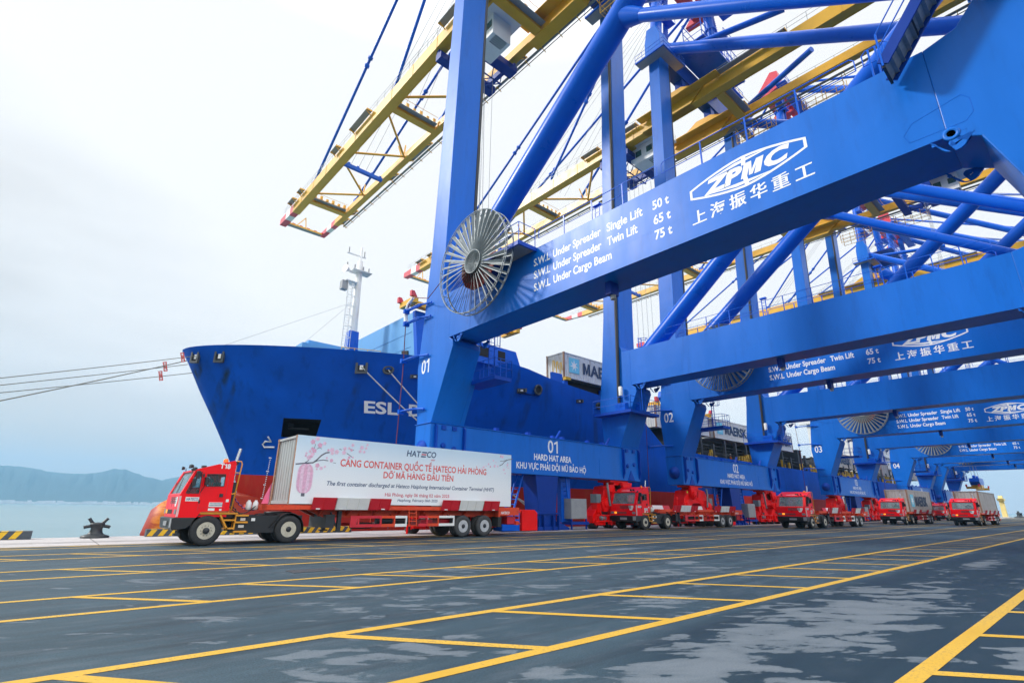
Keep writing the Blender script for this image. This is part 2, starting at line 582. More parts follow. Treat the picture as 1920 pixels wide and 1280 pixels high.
def write(mb, text, o, u, v, size, width=None, align='l', bold=0.0, shear=0.0, mi=0, track=0.0, lift=0.003, fn=None, fat=0.0):
    """size: cap height in metres. fn maps a flat point to the surface it is painted on"""
    V, F, wd = layout(text, bold, track)
    s = size / CAP
    sx = s if width is None else width / wd
    o, u, v = Vector(o), Vector(u), Vector(v)
    n = u.cross(v).normalized()
    dx = {'l': 0, 'c': -wd * sx / 2, 'r': -wd * sx}[align]
    pts = []
    for p in V:
        q = o + u * (dx + p[0] * sx + shear * p[1] * s) + v * (p[1] * s) + n * (lift if len(p) == 2 else lift * 1.5)
        pts.append(fn(q) if fn else q)
    for k in (range(-1, 2) if fat else (0,)):          # fat strokes: three passes of paint side by side
        mb.add([p + u * (k * fat) + v * (abs(k) * fat * .3) + n * (.0008 * (k + 1)) for p in pts] if fat else pts, F, mi)
    return wd * sx


NX = dict(u=(0, -1, 0), v=(0, 0, 1))       # lettering that faces -X
NY = dict(u=(1, 0, 0), v=(0, 0, 1))        # lettering that faces -Y


# ================================================================ SETTING
WATER_Z = -2.3
QEDGE = 31.3
XEND = 262.0


def asphalt():
    m, nt, b = new_mat('apron_asphalt')
    tc = nnode(nt, 'ShaderNodeTexCoord')
    P = tc.outputs['Object']
    sp = nnode(nt, 'ShaderNodeSeparateXYZ')
    link(nt, P, sp.inputs[0])
    X, Y = sp.outputs[0], sp.outputs[1]

    def noise(scale, detail=6, rough=0.6, sx=1.0, sy=1.0, rot=0.0, dist=0.0):
        mp = nnode(nt, 'ShaderNodeMapping')
        mp.inputs['Scale'].default_value = (sx, sy, 1)
        mp.inputs['Rotation'].default_value = (0, 0, rot)
        link(nt, P, mp.inputs[0])
        n = nnode(nt, 'ShaderNodeTexNoise', i_Scale=scale, i_Detail=float(detail), i_Roughness=rough, i_Distortion=dist)
        link(nt, mp.outputs[0], n.inputs['Vector'])
        return n.outputs[0]
    grain = noise(55, 3, 0.7)
    broad = noise(0.12, 5, 0.55, 1.0, 2.2)
    mid = noise(0.9, 6, 0.6, 0.5, 1.6)
    base = ramp(nt, broad, [(0.3, (0.024, 0.044, 0.060)), (0.7, (0.050, 0.080, 0.100))])
    base = mix_col(nt, 1.0, base, ramp(nt, mid, [(0.3, 0.80), (0.7, 1.22)]), 'MULTIPLY')
    base = mix_col(nt, 1.0, base, ramp(nt, grain, [(0.25, 0.5), (0.75, 1.55)]), 'MULTIPLY')
    # tyre tracks along the lanes
    mot = noise(2.6, 8, 0.72, 0.35, 1.2)
    base = mix_col(nt, ramp(nt, mot, [(0.50, 0.0), (0.66, 0.38)]), base, (0.105, 0.125, 0.148))
    trk = noise(1.0, 4, 0.6, 0.02, 2.4)
    base = mix_col(nt, ramp(nt, trk, [(0.5, 0.0), (0.68, 0.45)]), base, (0.022, 0.026, 0.032))
    # the lane on the right is darker
    lane_dark = math_node(nt, 'MULTIPLY', math_node(nt, 'MULTIPLY_ADD', X, .25, -.8, clamp=True), math_node(nt, 'MULTIPLY_ADD', Y, -.9, 4.2, clamp=True))
    lane_dark = ramp(nt, math_node(nt, 'MULTIPLY', lane_dark, math_node(nt, 'MULTIPLY_ADD', broad, 1.0, .5)), [(.15, 0.0), (.55, .72)])
    base = mix_col(nt, lane_dark, base, (0.012, 0.026, 0.040))
    # dried pale patches with lobed edges
    m1 = nnode(nt, 'ShaderNodeMapping')
    m1.inputs['Rotation'].default_value = (0, 0, R(38))
    link(nt, P, m1.inputs[0])
    m2 = nnode(nt, 'ShaderNodeMapping')
    m2.inputs['Scale'].default_value = (0.8, 2.0, 1)
    link(nt, m1.outputs[0], m2.inputs[0])
    nl = nnode(nt, 'ShaderNodeTexNoise', i_Scale=1.25, i_Detail=7.0, i_Roughness=0.55, i_Distortion=0.6)
    link(nt, m2.outputs[0], nl.inputs['Vector'])
    lobes = nl.outputs[0]
    fine = noise(3.2, 9, 0.72, 0.6, 1.3)

    def blob(cx, cy, rx, ry, amt):
        a = math_node(nt, 'MULTIPLY', math_node(nt, 'SUBTRACT', X, cx), 1 / rx)
        c = math_node(nt, 'MULTIPLY', math_node(nt, 'SUBTRACT', Y, cy), 1 / ry)
        d = math_node(nt, 'ADD', math_node(nt, 'MULTIPLY', a, a), math_node(nt, 'MULTIPLY', c, c))
        return math_node(nt, 'MULTIPLY', math_node(nt, 'SUBTRACT', 1.0, d, clamp=True), amt)
    field = None
    for cx, cy, rx, ry, amt in ((9.2, 3.1, 6.8, 1.25, .235), (4.6, 3.0, 3.0, 1.3, .22), (3.0, 5.6, 1.5, 0.8, .17), (8.2, 5.55, 1.6, .7, .16), (6.0, 8.2, 4.6, 1.3, .09),
                                (12.5, 7.6, 3.0, 1.0, .14), (8.5, 0.9, 1.2, .6, .24), (7.0, 11.0, 2.5, .8, .10), (14.6, 8.9, 1.0, .5, .20), (3.0, 13.2, 2.2, .6, .10),
                                (22.0, 3.2, 3.0, .5, .2), (17.0, 13.2, 3.0, .7, .16)):
        bl = blob(cx, cy, rx, ry, amt)
        field = bl if field is None else math_node(nt, 'MAXIMUM', field, bl)
    sel = math_node(nt, 'ADD', field, lobes)
    sel = math_node(nt, 'MULTIPLY_ADD', math_node(nt, 'SUBTRACT', fine, 0.5), 0.32, sel)
    patch = ramp(nt, sel, [(0.625, 0.0), (0.655, 0.75), (0.78, 1.0)])
    pale = mix_col(nt, grain, (0.080, 0.100, 0.124), (0.22, 0.25, 0.28))
    col = mix_col(nt, math_node(nt, 'MULTIPLY', patch, 0.80), base, pale)
    link(nt, col, b.inputs['Base Color'])
    link(nt, math_node(nt, 'MULTIPLY_ADD', patch, 0.28, math_node(nt, 'MULTIPLY_ADD', mid, 0.25, 0.46)), b.inputs['Roughness'])
    b.inputs['Specular IOR Level'].default_value = 0.13
    bp = nnode(nt, 'ShaderNodeBump', i_Strength=0.35, i_Distance=0.006)
    link(nt, grain, bp.inputs['Height'])
    link(nt, bp.outputs[0], b.inputs['Normal'])
    return m


def line_paint():
    m, nt, b = new_mat('yellow_road_paint')
    tc = nnode(nt, 'ShaderNodeTexCoord')
    n1 = nnode(nt, 'ShaderNodeTexNoise', i_Scale=30.0, i_Detail=6.0, i_Roughness=0.75)
    n2 = nnode(nt, 'ShaderNodeTexNoise', i_Scale=0.8, i_Detail=6.0)
    for n in (n1, n2):
        link(nt, tc.outputs['Object'], n.inputs['Vector'])
    c = ramp(nt, n2.outputs[0], [(0.3, (0.50, 0.295, 0.03)), (0.7, (0.60, 0.365, 0.045))])
    wear = ramp(nt, math_node(nt, 'MULTIPLY_ADD', n2.outputs[0], 0.35, n1.outputs[0]), [(0.70, 0.0), (0.84, 0.75)])
    c = mix_col(nt, wear, c, (0.16, 0.13, 0.075))
    link(nt, c, b.inputs['Base Color'])
    b.inputs['Roughness'].default_value = 0.62
    b.inputs['Specular IOR Level'].default_value = 0.25
    return m


def water_mat():
    m, nt, b = new_mat('harbour_water')
    tc = nnode(nt, 'ShaderNodeTexCoord')
    mp = nnode(nt, 'ShaderNodeMapping')
    mp.inputs['Scale'].default_value = (0.35, 1.0, 1)
    link(nt, tc.outputs['Object'], mp.inputs[0])
    n1 = nnode(nt, 'ShaderNodeTexNoise', i_Scale=0.35, i_Detail=7.0, i_Roughness=0.6)
    n2 = nnode(nt, 'ShaderNodeTexNoise', i_Scale=0.01, i_Detail=3.0)
    link(nt, mp.outputs[0], n1.inputs['Vector'])
    link(nt, mp.outputs[0], n2.inputs['Vector'])
    c = ramp(nt, n2.outputs[0], [(0.3, (0.13, 0.21, 0.225)), (0.7, (0.17, 0.25, 0.265))])
    link(nt, c, b.inputs['Base Color'])
    b.inputs['Roughness'].default_value = 0.22
    b.inputs['IOR'].default_value = 1.33
    bp = nnode(nt, 'ShaderNodeBump', i_Strength=0.35, i_Distance=0.15)
    link(nt, n1.outputs[0], bp.inputs['Height'])
    link(nt, bp.outputs[0], b.inputs['Normal'])
    return m


mb = MB()
mb.add([(-9000, -9000, WATER_Z), (12000, -9000, WATER_Z), (12000, 12000, WATER_Z), (-9000, 12000, WATER_Z)], [(0, 1, 2, 3)])
tag(mb.build('water', water_mat()), kind='structure')

mb = MB()
mb.box(-400, XEND, -260, QEDGE, -6, 0)
tag(mb.build('ground', asphalt()), kind='structure')
mb = MB()
mb.add([(-400, 25.3, .004), (XEND, 25.3, .004), (XEND, QEDGE, .004), (-400, QEDGE, .004)], [(0, 1, 2, 3)])
tag(mb.build('quay_pavement', M['conc']), kind='structure')
mb = MB()
for y in (27.0, 27.55):
    mb.add([(-400, y, .008), (XEND - 2, y, .008), (XEND - 2, y + .1, .008), (-400, y + .1, .008)], [(0, 1, 2, 3)])
for x in range(-40, 256, 6):
    mb.add([(x, 25.3, .008), (x + .03, 25.3, .008), (x + .03, QEDGE, .008), (x, QEDGE, .008)], [(0, 1, 2, 3)])
tag(mb.build('crane_rail_track', mat('rail_groove', (0.10, 0.095, 0.09), 0.6, metal=0.3)), kind='structure')

mb = MB()


def paint(x0, y0, x1, y1, z=.004):
    mb.add([(x0, y0, z), (x1, y0, z), (x1, y1, z), (x0, y1, z)], [(0, 1, 2, 3)])


PAIRS = [(-0.45, 1.65), (4.52, 6.6), (9.92, 11.72), (14.8, 16.6), (19.6, 21.4), (24.0, 25.1)]
for i, (a, b) in enumerate(PAIRS):
    wd = 0.17 if i == 1 else 0.15 if i else .17
    paint(-60, a - wd / 2, 255, a + wd / 2)
    paint(-60, b - wd / 2, 255, b + wd / 2)
    x = -50.0 + {0: -.22, 1: 0.92, 2: .42, 3: .35}.get(i, .7)
    st = 2.48 if i < 2 else 2.52
    hw = 0.10
    while x < 245:
        x0, x1, y0, y1 = x, x + 1.5, b - wd / 2, a + wd / 2
        mb.add([(x0 - hw, y0, .004), (x1 - hw, y1, .004), (x1 + hw, y1, .004), (x0 + hw, y0, .004)], [(0, 1, 2, 3)])
        x += st
tag(mb.build('lane_markings', line_paint()), kind='structure')

mb = MB()
for cx, cy in ((5.3, 13.1), (9.2, 13.3)):
    mb.box(cx - .6, cx + .6, cy - .3, cy + .3, -.02, .008)
tag(mb.build('ground_drain_cover', M['dark']), kind='structure')

# hills over the bay, with haze between
SKY_PX = [(-500, 872), (-350, 878), (-260, 866), (-180, 872), (-100, 864), (-40, 868), (0, 871), (40, 874), (70, 878), (100, 884), (125, 886), (160, 887), (190, 884), (215, 878), (235, 879), (255, 886), (275, 893),
          (292, 897), (305, 899), (318, 896), (335, 893), (352, 897), (375, 906), (400, 914), (440, 917), (480, 911), (520, 918), (600, 925), (700, 930), (800, 928), (1000, 931)]


def pxray(u, v):
    d = Vector(((u - 960) / 963, (v - 640) / 963, 1))
    return _r2 * d.x - _u2 * d.y + _f * d.z


mb = MB()
rnd = random.Random(3)
cols = []
for i in range(len(SKY_PX) - 1):
    (u0, v0), (u1, v1) = SKY_PX[i], SKY_PX[i + 1]
    k = max(2, int(abs(u1 - u0) / 6))
    for j in range(k):
        t = j / k
        cols.append((u0 + (u1 - u0) * t, v0 + (v1 - v0) * (t * t * (3 - 2 * t)) + rnd.uniform(-.8, .8)))
DH = 2900.0
vs, rows = [], 7
for u, v in cols:
    d = pxray(u, v)
    h = Vector((d.x, d.y))
    el = d.z / h.length
    h.normalize()
    hgt = el * DH
    for r_ in range(rows):
        t = r_ / (rows - 1)
        dist = 2250 + (DH - 2250) * t
        z = WATER_Z + (hgt - WATER_Z) * (t ** 1.25) * (1 + (rnd.uniform(-.10, .10) if 0 < r_ < rows - 1 else 0))
        vs.append((h.x * dist, h.y * dist, z))
    vs.append((h.x * 3900, h.y * 3900, WATER_Z - 1))
n = rows + 1
mb.add(vs, [(i * n + j, (i + 1) * n + j, (i + 1) * n + j + 1, i * n + j + 1) for i in range(len(cols) - 1) for j in range(n - 1)], 0, True)
hm = mat('forested_hill', (0.025, 0.06, 0.06), 0.9, var=0.35, scale=0.02)
tag(mb.build('hills', hm), kind='structure')
# low pale shore with moored craft far across the water
mb = MB()
for k in range(90):
    u = -120 + k * 7.2 + rnd.uniform(-2, 2)
    d = pxray(u, 941)
    h = Vector((d.x, d.y)).normalized()
    p = h * rnd.uniform(2050, 2180)
    wv = rnd.uniform(4, 13)
    mb.box(p.x - wv, p.x + wv, p.y - 4, p.y + 4, WATER_Z - .5, WATER_Z + rnd.uniform(4, 10))
tag(mb.build('far_shore', mat('pale_far_shore', (0.50, 0.52, 0.54), 0.8, var=.2, scale=.05)), kind='structure')

# striped kerb blocks along the quay edge
KY0, KY1 = 30.35, 30.85


def kerb(x0, x1, label):
    mb = MB()
    mb.box(x0 + .03, x1 - .03, KY0, KY1, 0.008, .33, 1)
    ww, x = .22, x0 + .05
    while x + .36 < x1:                     # slanted yellow bars, 3 mm proud of the grey concrete
        mb.prism([(x, .03), (x + ww, .03), (x + ww + .17, .305), (x + .17, .305)], 'y', KY0 - .003, KY0)
        mb.prism([(x + .17, KY0 + .02), (x + ww + .17, KY0 + .02), (x + ww + .17, KY1 - .02), (x + .17, KY1 - .02)], 'z', .33, .333)
        x += ww * 2
    tag(mb.build('kerb_block', [M['kyellow'], M['kblack']], off=(x0, KY0, 0)), label, 'kerb block', 'striped kerb blocks along the quay edge')


kerb(-16.5, .12, 'striped kerb block standing clear before the water, ending beside the black bollard')
kerb(4.05, 6.1, 'striped kerb block in front of the orange bulb, ahead of the cab')
kerb(6.25, 14.2, 'striped kerb block seen under the T18 truck behind its wheels')
kerb(27.2, 31.8, 'short striped kerb block behind the red bogies of crane 01')
for k, (a, b, l) in enumerate(((50.5, 58, 'striped kerb block behind crane 02 between its bogies'), (90, 98, 'striped kerb block under the middle of crane 03'))):
    kerb(a, b, l)


def bollard(x, y, label, group='bollards along the quay edge', first=[None]):
    if first[0] is None:
        t = thing('mooring_bollard', label, 'bollard', (x, y, 0), group)
        mb = MB()
        mb.lathe([(.52, .008), (.52, .08), (.46, .11), (.30, .16), (.24, .24), (.215, .36), (.225, .50), (.27, .56), (.25, .62), (.0, .66)], (x, y, 0), (0, 0, 1), 28)
        mb.build('bollard_body', M['bollard'], t, bevel=0)
        for sx in (-1, 1):
            mb = MB()
            mb.path([(x, y, .50), (x + sx * .2, y, .50), (x + sx * .40, y, .465), (x + sx * .47, y, .44)], .07, 10)
            mb.build('horn', M['bollard'], t)
            mb = MB()
            mb.path([(x + sx * .06, y + .05, .5), (x + sx * .22, y + .05, .66), (x + sx * .34, y + .05, .82)], .065, 10)
            mb.build('horn', M['bollard'], t)
        first[0] = t
        return t
    c = copy_tree(first[0])
    c.location = (x, y, 0)
    tag(c, label, 'bollard', group)
    return c


bollard(2.2, 30.45, 'black iron bollard with four horns standing alone between two striped kerb blocks')
bollard(-13.6, 30.45, 'black iron bollard holding the single steepest bow rope')
bollard(-21, 30.45, 'black iron bollard holding the three flatter bow ropes')
for k in range(9):
    bollard(257, 4.0 + k * 2.6, 'dark bollard in the distant row across the quay end', 'bollards across the far end of the quay').scale = (3.2, 3.2, 2.6)

# yellow post with a spreading head at the far end of the quay
M['pale_yellow'] = mat('hazed_yellow_paint', (0.70, 0.55, 0.20), .5)  # paler yellow: the haze of distance is mixed into the colour
t = thing('guide_post', 'yellow post with a wide head at the far end of the quay', 'post', (236, 26.2, 0))
mb = MB()
mb.prism([(235.0, .3), (237.0, .3), (236.4, 5.2), (235.6, 5.2)], 'y', 25.6, 26.8)
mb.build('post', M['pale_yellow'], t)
mb = MB()
mb.prism([(233.4, 6.0), (238.6, 6.0), (237, 5.2), (235, 5.2)], 'y', 25.4, 27.0)
mb.prism([(234.9, 6.0), (237.1, 6.0), (236.7, 6.9), (235.3, 6.9)], 'y', 25.7, 26.7)
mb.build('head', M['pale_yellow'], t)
mb = MB()
mb.box(234, 238, 25, 27.4, .008, .3)
mb.build('base', M['conc'], t)

# ================================================================ SHIP
YC, SB = 46.0, 13.0
SEND = 182.0


def interp(pts, x):
    if x <= pts[0][0]:
        return pts[0][1]
    for (a, b), (c, d) in zip(pts, pts[1:]):
        if x <= c:
            return b + (d - b) * (x - a) / (c - a)
    return pts[-1][1]


STEM = [(-3.5, 12.7), (0, 12.2), (2, 11.75), (3.7, 11.2), (5.3, 10.4), (7.67, 9.03), (9.83, 7.72), (12.0, 6.55), (12.96, 5.96), (14.5, 5.1)]
RAIL = [(5.9, 12.95), (14, 13.15), (22, 13.3), (29.5, 13.62), (31, 13.45), (34, 13.0), (42, 12.42), (46.3, 12.06), (52.2, 8.05), (74, 7.8), (118, 7.55), (190, 7.4)]


def stem_x(z):
    return interp(STEM, z)


def half_breadth(dx, z):
    s = max(0.0, min(1.0, (z + 1.0) / 14.0))
    L = 40 - 17 * s
    p = .86 - .31 * s
    return SB * min(1.0, max(0.0, dx) / L) ** p


def hull_x(d, z):
    if d >= 6:
        return 8.9 + d
    return stem_x(z) + d + (8.9 - stem_x(z)) * d / 6


def hull_y_at(x, z):
    return YC - half_breadth(x - stem_x(z), z)


D_COLS = [0, .08, .2, .4, .7, 1.1, 1.6, 2.2, 2.8, 3.5, 4.25, 5, 5.8, 6.75, 7.6, 8.5, 10, 12, 14, 16, 18, 20, 22, 25, 28, 31, 34, 37, 37.4, 40, 43.3, 46, 52, 60, 72, 90, 110, 130, 150, 165, SEND - 8.9]
Z_FIX = [-3.5, -2, 0, 1.6, 3.25, 4.6, 5.8, 6.6, 7.2]
F_UP = [.1356, .30, .48, .66, .83, 1.0]
OPEN_COLS = (10, 13)          # hull opening between these columns and the two rows below


def hull_z(x, k):
    if k == 4:                      # upper edge of the red paint
        return interp([(11, 3.75), (30, 3.3)], x)
    if k < len(Z_FIX):
        return Z_FIX[k]
    r_ = interp(RAIL, x)
    return 7.2 + (r_ - 7.2) * F_UP[k - len(Z_FIX)]


ship = thing('container_ship', 'long blue container ship with red underside and bulbous bow moored along the quay', 'ship', (95, YC, WATER_Z))
NR = len(Z_FIX) + len(F_UP)
hull = MB()
idx = {}
for side in (-1, 1):
    vs = []
    for d in D_COLS:
        for k in range(NR):
            z = hull_z(8.9 + d if d > 6 else 6 + d * 1.3, k)
            x = hull_x(d, z)
            z = hull_z(x, k)
            hb = half_breadth(x - stem_x(z), z) if d > 0 else 0
            vs.append((x, YC + side * hb, z))
    fs_b, fs_r = [], []
    for i in range(len(D_COLS) - 1):
        for k in range(NR - 1):
            if side == -1 and OPEN_COLS[0] <= i < OPEN_COLS[1] and 7 <= k <= 8:
                continue
            q = (i * NR + k, (i + 1) * NR + k, (i + 1) * NR + k + 1, i * NR + k + 1)
            if side == 1:
                q = q[::-1]
            (fs_r if k < 4 else fs_b).append(q)
    o = len(hull.v)
    hull.add(vs, fs_b, 0, True)
    hull.add([], [tuple(a - len(vs) for a in f) for f in fs_r], 1, True)
    if side == -1:
        PORT = vs
n_all = len(D_COLS) * NR
stern = [(len(D_COLS) - 1) * NR + k for k in range(NR)]
hull.add([], [tuple([a - len(hull.v) for a in stern] + [a + n_all - len(hull.v) for a in reversed(stern)])], 0)


def hull_paint(name, col, streak, amt):
    m, nt, b = new_mat(name)
    tc = nnode(nt, 'ShaderNodeTexCoord')
    mp = nnode(nt, 'ShaderNodeMapping')
    mp.inputs['Scale'].default_value = (1, 1, .10)
    link(nt, tc.outputs['Object'], mp.inputs[0])
    n1 = nnode(nt, 'ShaderNodeTexNoise', i_Scale=1.3, i_Detail=7.0, i_Roughness=0.6)
    n2 = nnode(nt, 'ShaderNodeTexNoise', i_Scale=0.35, i_Detail=4.0)
    link(nt, mp.outputs[0], n1.inputs['Vector'])
    link(nt, tc.outputs['Object'], n2.inputs['Vector'])
    c = mix_col(nt, 1.0, col, ramp(nt, n2.outputs[0], [(0.3, .85), (.7, 1.15)]), 'MULTIPLY')
    c = mix_col(nt, math_node(nt, 'MULTIPLY', ramp(nt, n1.outputs[0], [(.54, 0), (.75, 1)]), amt), c, streak)
    if 'blue' in name:                       # dirt that has run down from the fairleads
        sp = nnode(nt, 'ShaderNodeSeparateXYZ')
        link(nt, tc.outputs['Object'], sp.inputs[0])
        n3 = nnode(nt, 'ShaderNodeTexNoise', i_Scale=2.2, i_Detail=5.0)
        link(nt, mp.outputs[0], n3.inputs['Vector'])
        for xs, zt, ln, wd_, am in ((7.15, 11.9, 5.0, .30, .95), (8.75, 11.9, 6.5, .32, .85), (9.5, 11.0, 5.0, .2, .6), (17.3, 11.0, 4.0, .30, .5), (19.4, 11.2, 3.5, .25, .5), (31.5, 11.0, 5, .4, .5), (33.2, 13.0, 5, .9, .45), (37.5, 10.5, 5, .5, .6), (40, 10.2, 5, .4, .6), (29.8, 13.6, 6, .3, .5)):
            d = math_node(nt, 'MULTIPLY', math_node(nt, 'SUBTRACT', sp.outputs[0], xs - 95), 1 / wd_)
            g = math_node(nt, 'SUBTRACT', 1.0, math_node(nt, 'MULTIPLY', d, d), clamp=True)
            zz = math_node(nt, 'MULTIPLY', math_node(nt, 'SUBTRACT', zt + 2.3, sp.outputs[2]), 1 / ln)
            fade = math_node(nt, 'MULTIPLY', math_node(nt, 'MULTIPLY', zz, 8.0, clamp=True), math_node(nt, 'SUBTRACT', 1.0, zz, clamp=True))
            f_ = math_node(nt, 'MULTIPLY', math_node(nt, 'MULTIPLY', g, fade), math_node(nt, 'MULTIPLY', ramp(nt, n3.outputs[0], [(.35, .1), (.62, 1)]), am * 1.3), clamp=True)
            c = mix_col(nt, f_, c, (0.012, 0.030, 0.045))
    link(nt, c, b.inputs['Base Color'])
    b.inputs['Roughness'].default_value = .42
    b.inputs['Specular IOR Level'].default_value = .10
    plate_seams(m, 7.0, 2.3, 0.16)
    return m


M['hullblue'] = hull_paint('hull_blue_paint', (0.001, 0.078, 0.46), (0.001, 0.040, 0.20), .6)
M['hullred'] = hull_paint('hull_red_paint', (0.46, 0.028, 0.018), (0.42, 0.09, 0.04), .5)
hull_o = hull.build('hull', [M['hullblue'], M['hullred']], ship)

# pocket behind the hull opening
mb = MB()
ring = []
for i in (10, 11, 12, 13):
    ring.append(PORT[i * NR + 9])
for i in (13, 12, 11, 10):
    ring.append(PORT[i * NR + 7])
deep = [(x + .9, y + 2.6, z) for x, y, z in ring]
mb.add(ring + deep, [(j, (j + 1) % 8, 8 + (j + 1) % 8, 8 + j) for j in range(8)] + [tuple(range(8, 16))])
a, b_ = PORT[11 * NR + 7], PORT[12 * NR + 7]
mb.bar((a[0] + .2, a[1] + 1.6, a[2] + .9), (b_[0] + .9, b_[1] + 1.2, b_[2] + .9), .3, .12, 1)
mb.bar((b_[0] - .2, b_[1] + 2.3, b_[2] + 1.1), (b_[0] - .2, b_[1] + 2.3, b_[2] + 1.5), .4, .1, 1)
mb.build('hull_opening', [M['shipdark'], M['shipgrey']], hull_o)

# decks
mb = MB()
fore = [(stem_x(12) + .6, YC)]
xs = [7.2, 8, 9.5, 11.5, 14, 17, 20, 24, 28, 30]
mb.add([(x, YC - half_breadth(x - stem_x(12.2), 12.2) + .1, 12.2) for x in xs] + [(x, YC + half_breadth(x - stem_x(12.2), 12.2) - .1, 12.2) for x in reversed(xs)], [tuple(range(20))])
mb.add([(30, YC - SB + .15, 11.2), (48, YC - SB + .15, 11.2), (48, YC + SB - .15, 11.2), (30, YC + SB - .15, 11.2)], [(0, 1, 2, 3)])
mb.add([(47, YC - SB + .15, 7.0), (SEND - .1, YC - SB + .15, 7.0), (SEND - .1, YC + SB - .15, 7.0), (47, YC + SB - .15, 7.0)], [(0, 1, 2, 3)])
mb.build('deck', M['shipgrey'], ship)

# bulb
def bulb_mat():
    m, nt, b = new_mat('scraped_bulb_paint')
    tc = nnode(nt, 'ShaderNodeTexCoord')
    sp = nnode(nt, 'ShaderNodeSeparateXYZ')
    link(nt, tc.outputs['Object'], sp.inputs[0])
    mp = nnode(nt, 'ShaderNodeMapping')
    mp.inputs['Scale'].default_value = (.5, .5, 2.6)
    mp.inputs['Rotation'].default_value = (0, R(55), 0)
    link(nt, tc.outputs['Object'], mp.inputs[0])
    n1 = nnode(nt, 'ShaderNodeTexNoise', i_Scale=1.0, i_Detail=8.0, i_Roughness=.68, i_Distortion=.8)
    n2 = nnode(nt, 'ShaderNodeTexNoise', i_Scale=.42, i_Detail=3.0)
    link(nt, mp.outputs[0], n1.inputs['Vector'])
    link(nt, tc.outputs['Object'], n2.inputs['Vector'])
    c = ramp(nt, n1.outputs[0], [(.32, (.16, .030, .012)), (.42, (.46, .085, .010)), (.52, (.62, .19, .012)), (.60, (.50, .12, .012)), (.68, (.20, .05, .015))])
    red = ramp(nt, n1.outputs[0], [(.35, (.30, .025, .014)), (.6, (.38, .045, .022)), (.70, (.55, .24, .16))])
    f = ramp(nt, math_node(nt, 'MULTIPLY_ADD', sp.outputs[2], .12, math_node(nt, 'ADD', math_node(nt, 'MULTIPLY_ADD', sp.outputs[0], .3, 26.35), n2.outputs[0])), [(.50, 0.0), (.62, 1.0)])
    f = math_node(nt, 'MULTIPLY', f, math_node(nt, 'MULTIPLY_ADD', sp.outputs[0], -.5, -41.8, clamp=True))
    link(nt, mix_col(nt, f, red, c), b.inputs['Base Color'])
    b.inputs['Roughness'].default_value = .5
    b.inputs['Specular IOR Level'].default_value = .2
    return m


mb = MB()
vs, fs = [], []
NA, NB = 26, 28
for i in range(NA + 1):
    t = i / NA
    ax = 1 - 2 * t
    rr = max(0, 1 - abs(ax) ** 2.7) ** (1 / 2.7) if t < .5 else 1
    x = 11.2 - 5.4 * ax if t < .5 else 11.2 + 10 * (t - .5) * 2
    sq = rr * (1 if t < .5 else 1 - .45 * (t - .5) * 2)
    for j in range(NB):
        a = 2 * math.pi * j / NB
        vs.append((x, YC + 2.5 * sq * math.cos(a), -.55 + 3.0 * sq * math.sin(a)))
for i in range(NA):
    for j in range(NB):
        fs.append((i * NB + j, (i + 1) * NB + j, (i + 1) * NB + (j + 1) % NB, i * NB + (j + 1) % NB))
mb.add(vs, fs, 0, True)
bu = mb.build('bulbous_bow', bulb_mat(), ship)
bu['label'] = 'orange scraped bulb at the waterline'


# painted marks on the hull
def on_hull(q):
    y = hull_y_at(q.x, q.z)
    return Vector((q.x, y - .035, q.z))


def px_hull(u, v):
    d = pxray(u, v)
    t = 38.0 / d.y
    for _ in range(60):
        p = Vector((0, 0, 1.47)) + d * t
        y = hull_y_at(p.x, p.z)
        t += .6 * (y - p.y) / d.y
    return Vector((0, 0, 1.47)) + d * t


mb = MB()
e, dd = px_hull(680, 773), px_hull(746, 778)
write(mb, 'ESL', (e.x, 0, e.z), size=.84, width=dd.x - e.x, bold=.028, shear=-.32, fn=on_hull, **NY)
e = px_hull(764, 779)
write(mb, 'D', (e.x, 0, e.z), size=.84, width=1.15, bold=.028, shear=-.32, fn=on_hull, **NY)
mb.build('name_lettering', M['letter'], hull_o)
mb = MB()
sym = [px_hull(*p) for p in ((502, 818), (508, 828), (497, 827), (492, 833), (495, 838), (514, 838))]
mb.path([(p.x, p.y - .05, p.z) for p in sym], .07, 6)
mb.build('bulb_mark', M['letter'], hull_o)
mb = MB()
for k in range(26):
    z = 4.2 - k * .17
    p = px_hull(507 - k * .75, 858 + k * 3.6)
    if k % 7 == 0:
        mb.box(p.x - .12, p.x + .12, p.y - .05, p.y - .02, p.z - .04, p.z + .04)
    else:
        mb.box(p.x - .035, p.x + .035, p.y - .05, p.y - .02, p.z - .04, p.z + .03)
mb.build('draught_marks', M['letter'], hull_o)
mb = MB()
write(mb, 'E', (107.5, 0, 2.0), size=4.6, width=4.6, bold=.06, fn=on_hull, **NY)
mb.build('side_lettering', M['letter'], hull_o)

